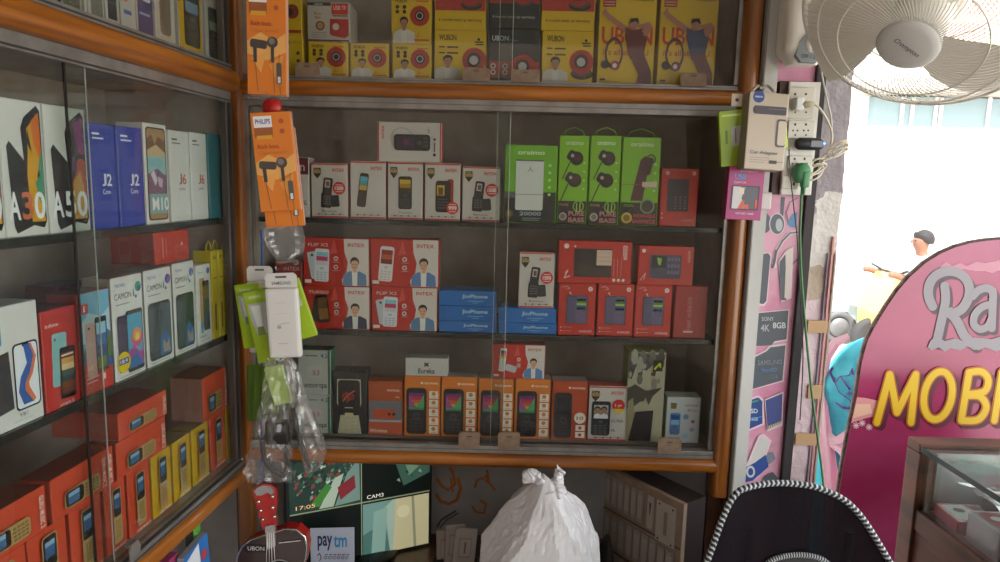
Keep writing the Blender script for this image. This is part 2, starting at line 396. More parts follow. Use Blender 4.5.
for i, (x0, x1, y0) in enumerate(((A1-.012, A1-.004, .0), (A1-.003, A1+.006, -.006))):
    for z0, z1 in ((LS0, Z_TR), (LST, CZ-.02)):
        m = MB(); m.box((x0, y0, z0), (x1, .012, z1), M('#6c6560', .35, .3) if i == 0 else M('#3b3531', .4)); lp(m, 'aluminium_jamb')
# panes: the nearer one ends in a black gasket, the farther one in a bright cut edge
sD = hitL(79, 290)[0]; sE = hitL(102, 290)[0]
for a, b, yy, em, ew in ((A0, sE, .0065, M('#b9bdb8', .15), .0005), (sD, A1-.012, .001, M('#15110f', .4), .0021)):
    e = b if yy > .005 else a
    for z0, z1 in ((LS0-.0005, Z_TR), (LST+.0005, CZ-.02)):
        m = MB(); m.box((a, yy, z0), (b, yy+.0035, z1), GLASS); p = lp(m, 'glass_pane')
        m = MB(); m.box((e-ew, yy-.0006, z0), (e+ew, yy+.0012, z1), em); m.build('edge_strip', p)

# wooden corner post between the two cabinets
m = MB(); pc = hitY(254, 500, YB-.015)
m.box((-.020, -.004, .0), (.012, .03, CZ), WOODV, bev=.006); m.box((-.026, .006, 0), (-.020, .03, CZ), WOODD)
post = m.build('trim_1', None, (XC+.002, YB-.022, 0)); post['kind'] = 'structure'

# ================================================================== PRINTED FACES
def rnd_lines(A, x0, x1, y, n, c, h=.008, gap=.022):
    for i in range(n): A.rect(x0, y+i*gap, x0+(x1-x0)*random.uniform(.6, 1), y+i*gap+h, c)
RED = '#cc2f22'
def intex_white(ph='bar', seal=True, badge=None, name=None, dark=False):
    def f(a):
        A = Art(a); A.rect(0, 0, 1, .025, RED); A.rect(0, .975, 1, 1, RED)
        A.text('INTEX', .58, .085, .92, .145, RED, .02)
        if seal:
            A.poly([(.06, .08), (.26, .08), (.26, .2), (.16, .28), (.06, .2)], '#2d2523'); A.rect(.04, .125, .28, .18, '#a98a4d'); A.text('1st', .1, .09, .22, .12, '#d8c9a0')
        if ph == 'flip':
            A.rrect(.32, .26, .58, .62, '#262427', .05, rot=.12); A.rrect(.38, .30, .52, .44, '#bfb3b0', .01, rot=.12); A.rrect(.41, .33, .5, .42, '#6b4a48', .01)
            A.rrect(.26, .54, .56, .82, '#1d1c20', .05, rot=.05); A.rrect(.54, .58, .78, .8, '#2c2b30', .04, rot=-.1)
            for r in range(4):
                for c in range(3): A.rect(.32+c*.08, .6+r*.045, .37+c*.08, .62+r*.045, '#77757c')
        elif ph == 'bar': A.phone(.3, .24, .7, .82, '#17161a', ['#d9b12c', '#a98417', '#4c3d18'], .48, '#55545a', .07)
        elif ph == 'tilt': A.phone(.22, .2, .48, .8, '#101014', ['#53b7d8', '#4aa1a0', '#cda145'], .5, '#444449', .06, rot=.12)
        elif ph == 'music':
            A.rrect(.3, .3, .72, .86, '#1b191d', .08); A.rrect(.64, .27, .82, .8, '#a8322b', .05); A.rrect(.3, .3, .74, .86, '#1b191d', .08)
            A.rect(.34, .38, .56, .56, '#d6a92c'); A.rect(.38, .42, .52, .55, '#6a4a16'); 
            for r in range(4): A.rect(.36, .62+r*.05, .66, .64+r*.05, '#4b4a50')
        elif ph == 'couple':
            A.phone(.08, .28, .56, .9, '#141619', ['#b9c1c3', '#9a8b83'], .5, '#5c5f66', .06, rim='#55585e')
            for x in (.22, .4): A.ell(x, .42, .09, '#2b1d1a'); A.ell(x, .44, .075, '#a8745c')
            A.poly([(.13, .585), (.14, .52), (.22, .49), (.31, .52), (.4, .49), (.5, .52), (.51, .585)], '#dadfe2')
            A.ell(.78, .34, .17, RED); A.poly([(.6, .4), (.96, .4), (.8, .5)], '#e4c321'); A.text('1 yr', .69, .31, .87, .37, '#ffffff')
            A.text('ULTRA', .6, .6, .92, .65, '#3c3c40'); A.line([(.6, .82), (.66, .78), (.7, .83)], .02, '#444444')
        if badge: A.ell(badge[0], badge[1], .18, '#cf2f28'); A.text(badge[2], badge[0]-.12, badge[1]-.035, badge[0]+.12, badge[1]+.035, '#ffffff', .02); A.rect(badge[0]-.1, badge[1]-.07, badge[0]+.1, badge[1]-.055, '#f3c9c5'); A.rect(badge[0]-.1, badge[1]+.055, badge[0]+.1, badge[1]+.07, '#f3c9c5')
        if name: A.text(name, .3, .865, .7, .895, '#2b2b2d', 0)
        A.rect(.1, .935, .9, .942, '#8b8583'); 
        for k in range(4): A.ell(.2+.2*k, .938, .025, '#4c4848', n=8)
        return A
    return f
def intex_red(ph='flip', ttl='FLIP X2', man='#5d84ad', mirrored=False):
    def f(a):
        A = Art(a)
        A.poly([(.62, 0), (1, 0), (1, 1), (.6, 1), (.58, .88), (.66, .7), (.68, .5), (.63, .28)], '#ddd2cc')
        A.poly([(.4, .35), (.47, 0), (.52, .3)], '#e0524a')
        A.text('INTEX', .68, .09, .94, .17, RED, .02)
        A.man(.6, .38, .97, .995, man, shirt='#e9e6e2')
        if ttl: A.text(ttl, .07, .1, .38, .17, '#e9c8c3', .01)
        if ph == 'flip':
            A.rrect(.08, .28, .26, .86, '#c5c8d0', .03, rot=-.16); A.ell(.13, .36, .02, '#333333')
            A.phone(.17, .22, .39, .92, '#dfe2ea', ['#8fc7d8', '#c7456e', '#d9d4dc'], .5, '#b9bccb', .03, rot=.04)
        elif ph == 'bar': A.phone(.12, .15, .33, .9, '#e8dfe0', ['#9c3127', '#c75535', '#7e3224'], .5, '#cfc3c2', .04, rot=.08)
        elif ph == 'dark': A.phone(.13, .22, .28, .84, '#39332b', '#52483a', .86, None, .03, rot=.2); A.phone(.2, .2, .38, .86, '#1b191b', ['#71513a', '#986d3f'], .88, None, .03, rot=-.12)
        elif ph == 'pair': A.phone(.13, .1, .25, .8, '#e9e4e4', ['#2b4f8d', '#e2682e', '#d8c130'], .45, '#bbbbbb', .02, rot=.08); A.rrect(.24, .6, .46, .8, '#bfc0c6', .03, rot=.3)
        for yy in (.42, .6): A.ell(.5, yy, .035, '#e8d4d0'); A.ell(.5, yy, .02, '#b03c36' if man[1] != '2' else '#4c6d94'); A.rect(.45, yy+.07, .56, yy+.08, '#e8b4b0')
        A.rect(.02, .88, .12, .95, '#e9dcd2')
        return A
    return f
def micromax(deep=False):
    def f(a):
        A = Art(a); A.text('micromax', .55, .085, .95, .125, '#f6e6d6', .015); A.ell(.49, .105, .035, '#f6e6d6')
        A.phone(.06, .2, .62 if not deep else .56, .965, '#16151a', ['#7d3d7d', '#c63c5e', '#d6643b', '#c9b53c', '#3f9a6a'] if not deep else ['#1f2836', '#18202c'], .47, '#4e4d55', .1, rim='#3a3433')
        A.ell((.34), .67, .1, '#3f3e46'); A.ell(.34, .67, .06, '#1a191d')
        if not deep:
            A.poly([(.12, .3), (.34, .52), (.12, .52)], '#a34a8d'); A.poly([(.56, .3), (.34, .52), (.56, .52)], '#51a86a')
            for i in range(5): A.rect(.71, .235+i*.148, .97, .235+i*.148+.125, '#efe3d7'); A.ell(.84, .28+i*.148, .06, '#c3813e'); A.rect(.76, .335+i*.148, .92, .343+i*.148, '#a29486')
        else:
            A.ell(.82, .62, .17, '#f1e7de'); A.text('10', .72, .59, .92, .65, '#c1452a', .02)
            for i in range(2): A.rect(.7, .74+i*.12, .97, .84+i*.12, '#efe3d7'); A.ell(.83, .79+i*.12, .05, '#b5482e')
        return A
    return f
def oraimo(kind):
    def f(a):
        A = Art(a)
        A.rect(0, .74 if kind != 'bank' else .6, 1, 1, '#2a1b1e' if kind != 'bank' else '#242629')
        if kind == 'bank':
            A.rect(0, .0, 1, .6, '#6fb21d'); A.rect(.0, .6, .26, .68, '#5b5d60'); A.text('oraimo', .24, .06, .76, .115, '#dff0c4', .02)
            A.rrect(.21, .18, .75, .84, '#d8dad6', .04); A.rect(.21, .18, .75, .2, '#4e4f50'); A.text('人', .43, .27, .55, .34, '#777a78'); A.rect(.2, .63, .76, .637, '#a06a5a')
            A.ell(.09, .89, .085, '#5d4b2a'); A.ell(.09, .89, .05, '#8b7240'); A.rect(.76, .2, .765, .68, '#6fb21d')
            for i in range(5): A.ell(.87, .25+.095*i, .03, '#b7dd82')
            A.text('20000', .3, .86, .72, .91, '#a7b6be', .015); rnd_lines(A, .35, .85, .94, 2, '#8d999f', .01, .025)
        else:
            A.text('oraimo', .2, .05, .82, .1, '#dff0c4', .02)
            if kind == 'ear':
                for (x, y) in ((.5, .25), (.46, .5)):
                    A.line([(x-.1, y+.02), (x-.38, y+.24)], .035, '#241b1d'); A.rrect(x-.22, y-.09, x+.08, y+.03, '#2a2022', .1, rot=.5); A.ell(x+.1, y, .24, '#2b1c1f'); A.ell(x+.14, y-.01, .15, '#43282a')
                    A.ell(x-.05, y-.03, .06, '#b5aaa6')
                A.text('POWER', .05, .77, .38, .8, '#a08d55'); A.ell(.72, .8, .2, '#7fb533'); A.ell(.72, .8, .16, '#2a2e1c'); A.rect(.64, .76, .68, .86, '#9cc455'); A.rect(.76, .76, .8, .86, '#9cc455')
                A.text('PURE', .38, .855, .94, .91, '#c9827e', .025); A.text('BASS', .38, .93, .94, .985, '#c9827e', .025)
                A.ell(.18, .92, .14, '#b3a7a3'); A.ell(.18, .92, .09, '#7d6a64')
            else:
                A.poly([(.25, .72), (.48, .25), (.62, .2), (.72, .3), (.58, .72)], '#55222a'); A.rrect(.58, .22, .8, .42, '#4a1c26', .06, rot=.2); A.ring(.76, .24, .1, .13, '#3a3a22')
                A.rect(0, .53, .6, .537, '#a4503a'); A.rect(.55, .5, .95, .56, '#e8c7ba')
                A.text('DUAL', .08, .76, .36, .79, '#6fb21d'); A.ell(.72, .78, .2, '#8a9a6c'); A.ell(.72, .78, .16, '#2e2422'); A.text('WEARABLE', .33, .87, .95, .915, '#d2505a', .02); A.text('EARPIECE', .33, .935, .95, .98, '#d2505a', .02)
                A.ell(.17, .92, .15, '#c9a83f'); A.ell(.17, .92, .09, '#7d641c')
            for i in range(4): A.ell(.88, .3+.1*i, .04, '#b7dd82', n=8)
        return A
    return f
def itel(kind='v', txt='it5626'):
    def f(a):
        A = Art(a)
        if kind == 'v':
            A.ell(.86, .09, .065, '#f0d9d2'); A.text('i', .845, .07, .875, .11, RED); A.line([(.07, .06), (.2, .04), (.28, .09), (.18, .1)], .012, '#e9c3bc'); A.ell(.3, .17, .02, '#f3e4e0'); A.line([(.3, .17), (.34, .22)], .01, '#f3e4e0')
            A.rrect(.2, .22, .8, .78, '#3a3347', .01); A.rrect(.23, .24, .46, .77, '#565070', .03); A.phone(.46, .23, .78, .77, '#63597a', ['#17191e', '#4a7a48', '#a8c24e', '#28579e', '#101216'], .5, '#7b7192', .04)
            for i in range(2): A.ell(.07, .85+.07*i, .018, '#f0d9d2', n=8); A.rect(.12, .845+.07*i, .38, .852+.07*i, '#e3a59c')
            A.text(txt, .58, .9, .93, .945, '#f0cfc9', .01)
        elif kind == 'h':
            A.ell(.1, .12, .035, '#f0d9d2'); A.ell(.22, .12, .015, '#f0d9d2'); A.line([(.09, .78), (.13, .7), (.08, .9), (.16, .84)], .012, '#f0d9d2')
            A.rect(.21, .17, .73, .86, '#2b2322'); A.poly([(.3, .5), (.55, .65), (.73, .6), (.73, .86), (.21, .8)], '#3c312c'); A.rect(.52, .2, .73, .57, '#d6b9a7'); 
            for i in range(3): A.rect(.54, .26+.1*i, .71, .27+.1*i, '#a98d80')
            A.text(txt, .88, .08, .94, .42, '#f6d4cd', .02, rot=90)
            for i in range(3): A.ell(.77+.065*i, .92, .022, '#f0d9d2', n=10); A.rect(.76+.05*i, .4, .766+.05*i, .84, '#df8f85')
        elif kind == 'h2':
            A.ell(.08, .12, .035, '#f0d9d2'); A.text(txt, .89, .1, .94, .4, '#e3a59c', .01, rot=90); A.rect(.2, .22, .78, .84, '#463c55'); A.rect(.23, .24, .5, .56, '#17191e'); A.poly([(.33, .28), (.42, .32), (.4, .5), (.35, .46)], '#8fb54e')
            for r in range(3):
                for c in range(4): A.rect(.53+.06*c, .28+.17*r, .57+.06*c, .38+.17*r, '#6f6484')
            A.line([(.03, .9), (.13, .7), (.1, .88)], .012, '#e9c3bc')
        else:
            A.ell(.15, .07, .06, '#e3a59c', n=8); A.ell(.88, .07, .06, '#e3a59c', n=8); A.rect(.17, .17, .76, .74, '#2f2636'); 
            for r in range(5):
                for c in range(3): A.rect(.38+.13*c, .48+.05*r, .44+.13*c, .5+.05*r, '#77697e')
            A.ell(.05, .78, .02, '#f0d9d2', n=8); A.ell(.05, .86, .02, '#f0d9d2', n=8); A.text(txt, .6, .87, .92, .92, '#d9877c')
        return A
    return f
def ubon(kind):
    def spk(A, x, y, r, stand=False):
        if stand: A.ell(x+.02, y+r*A.asp*.95, r*.95, '#2a2525', r*A.asp*.45); A.ell(x+.02, y+r*A.asp*.8, r*.85, '#4a4443', r*A.asp*.35)
        A.ell(x, y, r, '#a32a22', n=26); A.ell(x, y, r*.5, '#2b1e1d'); A.ring(x-.0, y, r*.28, r*.36, '#b8b0ac'); 
        if stand: A.ell(x-.01, y-.01, r*.58, '#221d1d'); A.ell(x-.01, y, r*.36, '#b3aaa9')
    def f(a):
        A = Art(a)
        if kind == 'small':
            A.text('WUBON', .07, .06, .38, .15, '#3b2510', .02); A.rect(.62, .1, .92, .125, '#b8431f')
            for x in (.14, .32):
                for y in (.24, .34): A.ell(x, y, .05, '#3c3010', n=10)
            spk(A, .71, .42, .25); A.man(.03, .44, .6, 1, '#c4bdb4', '#a5775c', '#2a2321', '#cfc8c0'); A.rect(.58, .92, .96, .95, '#b8331f'); A.line([(.7, .75), (.66, .88), (.75, .84)], .012, '#b8331f')
        elif kind == 'big':
            A.text('WUBON', .08, .08, .42, .2, '#3b2510', .02); A.ell(.86, .17, .03, '#3b2510', n=8); A.rect(.78, .21, .95, .24, '#3b2510'); A.rect(.8, .26, .96, .29, '#3b2510')
            for y in (.32, .44): A.rect(.08, y, .2, y+.03, '#5c4a14'); A.rect(.24, y, .46, y+.035, '#473a10')
            spk(A, .78, .6, .24, True); A.man(.0, .5, .52, 1, '#bdb6ae', '#9a6e55', '#241f1f', '#c8c1ba')
        elif kind == 'lid':
            A.rect(0, 0, 1, .63, '#a8302a'); A.text('6 months back up warranty', .07, .78, .93, .86, '#3b2510', .01); spk(A, .7, .3, .22, True)
            for x in (.2, .34): A.ell(x, .36, .05, '#3a2222', n=10)
        elif kind == 'black':
            A.rect(0, .62, 1, .95, '#a8302a'); A.text('UBON', .05, .12, .38, .22, '#c9cfd2', .02); A.rect(.38, .2, .56, .21, '#9aa0a3'); spk(A, .68, .72, .24, True)
            for x in (.08, .32):
                for y in (.72, .84): A.ell(x, y, .055, '#cdb7b3', n=10); A.ell(x, y, .03, '#5d2523', n=8)
        elif kind == 'blacklid':
            A.rect(0, 0, 1, .5, '#a8302a'); A.text('6 months back up warranty', .07, .74, .93, .81, '#b7b1ad', .01); spk(A, .68, .28, .22, True)
            for x in (.08, .3): A.ell(x, .3, .055, '#cdb7b3', n=10); A.ell(x, .3, .03, '#5d2523', n=8)
        elif kind in ('tallr', 'tallb'):
            body = '#5f1d22' if kind == 'tallr' else '#28355c'
            A.rect(.05, 0, .28, .14, '#932f35' if kind == 'tallr' else '#a04a35')
            for i in range(4): A.rect(.07, .02+.03*i, .26, .03+.03*i, '#d79a85')
            A.text('WUBON', .62, .02, .94, .07, '#3b2510', .02)
            A.text('UBON', .05, .36, .96, .56, '#c2371f', .06)
            A.text("it's all about U", .08, .61, .9, .68, '#b4381f', .01)
            A.ring(.28, .66, .13, .165, '#4a3436', asp=a*1.7); A.ell(.13, .79, .075, '#2d2226'); A.ell(.31, .8, .085, '#8d2e3c' if kind == 'tallr' else '#7a2c3e'); A.ell(.3, .8, .04, '#c9c2c2')
            A.poly([(.03, .21), (.1, .15), (.13, .2), (.3, .28), (.52, .37), (.54, .43), (.44, .42), (.26, .33), (.1, .26)], '#a9705a')
            A.poly([(.46, .37), (.6, .4), (.8, .37), (.86, .5), (.8, .72), (.58, .72), (.5, .55)], body)
            A.poly([(.56, .66), (.8, .64), (.96, .86), (.98, 1), (.7, 1), (.74, .9)], '#551a24' if kind == 'tallr' else '#5b2233')
            A.poly([(.76, .39), (.88, .33), (.95, .35), (.86, .46), (.8, .46)], '#a9705a'); A.poly([(.68, .34), (.88, .3), (.95, .35), (.72, .38)], '#a9705a')
            A.ell(.62, .33, .075, '#a9705a', .06); A.poly([(.53, .32), (.55, .265), (.68, .26), (.71, .33), (.64, .295)], '#241a1a')
            A.rect(.04, .95, .14, .97, '#2b2a55'); A.text('Headphone', .04, .975, .4, .995, '#4c3a16', 0)
        return A
    return f
# ---- smartphones on the left
def galaxy(txt, pal, lo='#16161c'):
    def f(a):
        A = Art(a)
        A.poly([(.1, .34), (.17, .3), (.55, .46), (.62, .93), (.22, .98), (.16, .93)], '#1b1d22', .25)
        A.poly([(.46, .2), (.55, .12), (.88, .02), (.96, .06), (.97, .9), (.9, .95), (.56, .92), (.52, .6)], lo, .2)
        for pts, c in pal: A.poly(pts, c, .25)
        for i, ch in enumerate(txt):
            w = .93/len(txt); A.text(ch, .05+w*i, .67, .05+w*i+w*.88, .88, '#f2f4f6' if not (ch == '3') else '#d06a3c', .05)
        return A
    return f
A30P = [([(.6, .2), (.9, .08), (.93, .4), (.8, .55), (.86, .72), (.95, .9), (.6, .9), (.55, .55), (.6, .35)], '#d9a021'), ([(.72, .14), (.92, .07), (.94, .45), (.86, .4), (.75, .3)], '#d8701c'),
        ([(.94, .35), (.96, .85), (.8, .72), (.74, .6), (.86, .55), (.84, .47)], '#3f8f6b'), ([(.62, .2), (.7, .38), (.58, .3)], '#1b1d22')]
A50P = [([(.7, .12), (.92, .06), (.93, .38), (.76, .35)], '#96307f'), ([(.55, .5), (.8, .4), (.94, .42), (.95, .72), (.6, .72)], '#c4513f'), ([(.6, .6), (.8, .5), (.94, .75), (.93, .9), (.6, .9)], '#d89a3f'), ([(.56, .42), (.7, .35), (.72, .5), (.56, .62)], '#4b2757')]
def galaxyj(txt, sub, c1='#e8ecf6', c2=None):
    def f(a):
        A = Art(a); A.rect(.12, .08, .4, .1, c1 if not c2 else '#55585c'); A.rect(.12, .125, .55, .14, c1 if not c2 else '#77797c')
        A.text(txt[0], .42, .47, .58, .59, c2 or c1, .04); A.text(txt[1:], .6, .47, .8, .59, c1 if not c2 else '#c1572c', .04); A.text(sub, .42, .62, .72, .67, c1 if not c2 else '#66686c', .01); return A
    return f
def m10(a):
    A = Art(a); A.rrect(.06, .03, .95, .97, '#2a2724', .1); A.rrect(.1, .045, .91, .955, '#a48a68', .09)
    A.poly([(.1, .15), (.3, .1), (.45, .2), (.6, .12), (.91, .16), (.91, .34), (.6, .28), (.1, .3)], '#6f5a45'); A.poly([(.1, .26), (.5, .2), (.91, .28), (.91, .44), (.1, .42)], '#c9b48c'); A.rect(.1, .32, .91, .5, '#8cc0c8'); A.poly([(.1, .5), (.5, .44), (.91, .52), (.91, .72), (.1, .7)], '#77607c')
    A.poly([(.2, .5), (.35, .46), (.5, .56), (.4, .62)], '#d9cfe0'); A.poly([(.5, .52), (.75, .55), (.7, .64), (.55, .62)], '#c3b6cc'); A.rect(.1, .7, .91, .9, '#7cb0b4')
    A.text('M10', .22, .735, .98, .87, '#f2f4f4', .04); return A
def camon(v):
    def f(a):
        A = Art(a); A.text('TECNO', .09, .06, .42, .09, '#3b70b8', .01); A.text('CAMON', .07, .15, .62, .21, '#404246', .0); A.text('i', .68, .14, .72, .21, '#404246'); A.rect(.1, .255, .55, .265, '#8a8c90')
        A.ell(.86, .12, .11, ['#2c9a78', '#6b5fa0', '#5d6fb0'][v]); A.ell(.88, .14, .06, ['#194b8a', '#8d6fb5', '#8299c9'][v]); A.rect(.74, .2, .8, .23, '#2d64b5')
        if v == 0:
            A.phone(.1, .37, .4, .93, '#4a4256', '#4d4560', .92, None, .05); A.ell(.18, .42, .03, '#1d1c22')
            A.rrect(.38, .34, .95, .96, '#15181e', .06); A.rect(.42, .38, .92, .92, '#3a9cc0'); A.ell(.72, .63, .2, '#c44f7d'); A.ell(.72, .6, .15, '#dc8a44'); A.ell(.74, .62, .08, '#e6c64a'); A.poly([(.42, .75), (.6, .7), (.8, .78), (.92, .74), (.92, .92), (.42, .92)], '#a54d9c'); A.poly([(.42, .84), (.7, .78), (.92, .92), (.42, .92)], '#2f73b2')
            A.ell(.24, .83, .22, '#e2c516'); A.rect(.08, .79, .4, .85, '#20409a'); A.text('18:9', .12, .8, .36, .84, '#ffffff')
        else:
            A.rrect(.06, .34, .92, .95, '#2a3438', .1); A.poly([(.1, .4), (.6, .36), (.5, .7), (.4, .92), (.1, .92)], '#465458'); A.poly([(.6, .36), (.9, .38), (.9, .9), (.4, .92)], '#55656e' if v == 1 else '#33463a')
            A.poly([(.5, .72), (.66, .66), (.88, .78), (.88, .92), (.45, .92)], '#3c6ea6'); A.poly([(.55, .82), (.6, .75), (.7, .82), (.8, .76), (.85, .9), (.6, .9)], '#a79b8f')
        A.rect(.08, .97, .8, .975, '#777a7d'); return A
    return f
def camon_s(a):
    A = Art(a); A.text('TECNO', .1, .08, .5, .1, '#3b70b8'); A.ell(.84, .08, .12, '#4e6fae'); A.phone(.18, .16, .55, .8, '#b79463', '#c3a06d', .9, None, .05); A.phone(.4, .2, .86, .84, '#1b2024', ['#7e6a42', '#4c5f4c', '#355d63'], .9, None, .05)
    A.rect(.2, .72, .34, .86, '#3d97cf'); A.text('SPARK', .1, .89, .6, .92, '#3d70a8'); A.rect(.1, .95, .8, .957, '#888888'); return A
def infinix(a):
    A = Art(a); A.text('Infinix', .08, .13, .48, .165, '#f2dcd8', .01); A.phone(.22, .24, .66, .78, '#7fb3b4', '#86bcbc', .9, None, .06, rot=.05); A.ell(.33, .3, .03, '#2c3a3a')
    A.phone(.42, .4, .9, .93, '#1e1b1e', ['#7b3b46', '#d0a05a', '#d8c08c', '#4b5d56', '#2c4648', '#7c3d2c', '#68341f'], .9, None, .06, rot=.04); A.rect(.48, .47, .84, .49, '#d7c9b0')
    A.text('smart 2', .34, .955, .78, .99, '#f2dcd8', .01); return A
def a45(a):
    A = Art(a); A.rect(0, 0, 1, .62, '#6fb6d6'); A.poly([(0, .3), (.3, .2), (.7, .26), (1, .18), (1, .45), (0, .5)], '#b9d6e4'); A.poly([(0, .62), (.3, .45), (.6, .5), (.8, .38), (1, .44), (1, .7), (0, .72)], '#3d6a9a'); A.poly([(.6, .7), (.8, .5), (1, .45), (1, .75), (.55, .78)], '#55763a')
    A.rect(0, .7, 1, 1, '#c93a30'); A.rect(.05, .1, .28, .2, '#cf3a31'); A.text('i', .13, .12, .18, .18, '#ffffff')
    A.rrect(.14, .3, .48, .84, '#d6a7a0', .06); A.ell(.26, .35, .035, '#33282a'); A.phone(.46, .26, .86, .82, '#1a1c22', ['#8fc7e2', '#3b6aa8', '#2d4d80', '#5a7a34'], .93, None, .05)
    A.text('A45', .14, .72, .34, .77, '#f3dcd8', .01); A.rect(.1, .84, .5, .85, '#eccac5'); A.rect(.1, .88, .45, .89, '#eccac5'); A.rect(.62, .84, .72, .9, '#eccac5'); A.ell(.9, .74, .12, '#28508c'); return A
def y81(a):
    A = Art(a); A.rect(0, .0, .17, .3, '#2596d1'); A.text('vivo', .02, .13, .15, .19, '#ffffff', .02)
    A.poly([(0, .38), (.3, .36), (.34, .84), (0, .86)], '#33343a'); A.rrect(.38, .32, .96, .88, '#1a1a20', .08); A.rrect(.41, .335, .93, .865, '#e9edf4', .07); A.rect(.6, .33, .74, .355, '#1a1a20')
    A.poly([(.62, .34), (.76, .34), (.84, .45), (.74, .58), (.62, .66), (.6, .72), (.78, .84), (.55, .84), (.45, .72), (.52, .6), (.68, .5)], '#2f5fae'); A.poly([(.76, .34), (.8, .34), (.9, .46), (.8, .6), (.7, .66), (.7, .7), (.84, .82), (.78, .84), (.6, .72), (.62, .66), (.74, .58), (.84, .45)], '#dc7440')
    A.text('Y81', .42, .9, .62, .93, '#77797e'); A.text('See More Than Ever', .3, .95, .72, .965, '#9a9ca0', 0); return A
def guru(h=True, txt='GURU MUSIC 2', dbl=False, dots='#d9583a'):
    def f(a):
        A = Art(a)
        for i in range(9 if h else 5):
            for j in range(4 if h else 8): A.ring((.1+.1*i) if h else .12+.18*i, (.12+.22*j) if h else .08+.115*j, .022 if h else .03, .028 if h else .038, dots, n=8)
        if h:
            A.rrect(.14, .42, .72, .86, '#b4935c', .06); A.rrect(.155, .45, .44, .83, '#2b2622', .04); A.rect(.2, .5, .37, .78, '#3e6a94'); A.rect(.2, .5, .37, .6, '#8fb3d6')
            for r in range(4):
                for c in range(4): A.rect(.47+.058*c, .5+.085*r, .515+.058*c, .55+.085*r, '#7d6339')
            A.text(txt, .86, .14, .93, .9, '#f3d7cd', .02, rot=270)
            if dbl: A.text(txt, .76, .14, .82, .9, '#f3d7cd', .02, rot=270)
        else:
            A.rrect(.26, .06, .68, .88, '#b4935c', .08); A.rrect(.29, .08, .65, .48, '#2b2622', .06); A.rect(.34, .15, .6, .36, '#39608c'); A.rect(.34, .15, .6, .21, '#8fb3d6')
            for r in range(6):
                for c in range(3): A.rect(.36+.085*c, .54+.045*r, .42+.085*c, .565+.045*r, '#7d6339')
            A.text(txt, .2, .92, .85, .96, '#f3d7cd', .02)
        return A
    return f

# ================================================================== STOCK IN THE BACK CABINET
W = '#cfc6c0'; B_RED = '#c22a1e'; ORG = '#de7a1e'
# --- upper tier
U = STOP + .0003; YEL = '#cda714'
g = 'speaker cartons behind the upper glass'
def ub(px, base, kind, label, col=YEL, dep=.08, grp=g, top=None, **k): return bk('speaker_box', px, base, label, 'box', grp, col, ubon(kind), dep, face=YB+.022, top=top, **k)
t = bk('speaker_box', (284, 36, 303.5, 77), U, 'yellow speaker box squeezed low beside the hanging orange earphone pack', 'box', g, YEL, lambda a: Art(a).text('4', .08, .1, .3, .2, '#5d5010').text('Ultra', .34, .1, .9, .17, '#7d701f', 0).ell(.75, .42, .1, '#4a4018').ell(.75, .62, .1, '#4a4018').ell(.75, .82, .1, '#4a4018'), .08, YB+.022)
bk('speaker_box', (284, -4, 302, 36), t, 'yellow speaker box upper of two beside the hanging orange earphone pack', 'box', g, YEL, lambda a: Art(a).ell(.45, .38, .42, '#7c241d').ell(.3, .4, .2, '#251a1a').rect(.1, .86, 1, .94, '#a32a1e'), .08, YB+.022)
t = ub((308, 42, 348.5, 78), U, 'small', 'yellow speaker carton directly under the white and red boxed speaker')
def whitered(a):
    A = Art(a); A.rect(0, 0, .56, .08, '#3c3434'); A.text('UBON', .16, .015, .36, .065, '#cfc4bd', .02); A.rect(.58, .02, .97, .3, B_RED); A.text('USB TF', .62, .07, .93, .18, '#e4cfca', .01); A.rect(.6, .32, .97, .35, '#55504d')
    A.text('Music', .16, .24, .34, .32, '#c25d50', .01); A.text('Box', .18, .35, .32, .42, B_RED, .02); A.ell(.3, .6, .11, '#4a3a33'); A.ell(.3, .6, .08, '#b7784a'); A.poly([(.54, .42), (.97, .42), (.99, .5), (.99, .84), (.9, .92), (.58, .85), (.53, .8)], '#b32d2b'); A.ell(.68, .62, .08, '#c9bfbc'); A.rect(0, .96, 1, 1, '#6d2420')
    for i in range(3): A.rect(.08, .77+.06*i, .45, .785+.06*i, '#7d7672')
    return A
bk('speaker_box', (307, 2, 350, 41.5), t, 'white and red boxed square speaker on top of a yellow carton', 'box', g, '#b4aaa0', whitered, .08, YB+.022)
ub((350, 43, 389, 78.5), U, 'small', 'yellow speaker carton right of the one under the white and red box')
t = ub((392, 44, 432, 79), U, 'small', 'lower small yellow speaker carton left of the wider yellow cartons')
ub((391, -5, 432, 43.5), t, 'small', 'upper small yellow speaker carton stacked beside the wider boxes')
t = ub((434, 30, 486.5, 80.5), U, 'big', 'wide yellow speaker carton with moustached man, left of the black box')
ub((434.5, -22, 486.5, 29.5), t, 'lid', 'red and yellow speaker box on the carton left of the black box')
t = ub((488.5, 29, 540, 81), U, 'black', 'lower black and red speaker carton in the upper tier', '#25272b')
ub((488.5, -22, 540, 28.5), t, 'blacklid', 'upper black and red speaker carton in the upper tier', '#25272b')
t = ub((541.5, 31, 593.5, 82.5), U, 'big', 'wide yellow speaker carton with moustached man, right of the black box')
ub((541.5, -22, 595.5, 30), t, 'lid', 'red and yellow speaker box on the carton right of the black box')
g2 = 'tall yellow headphone boxes'
ub((598, -6, 655.5, 84), U, 'tallr', 'tall yellow headphone box with a dancer in dark red', grp=g2)
ub((658.5, -6, 717, 85), U, 'tallb', 'tall yellow headphone box with a dancer in blue', grp=g2)

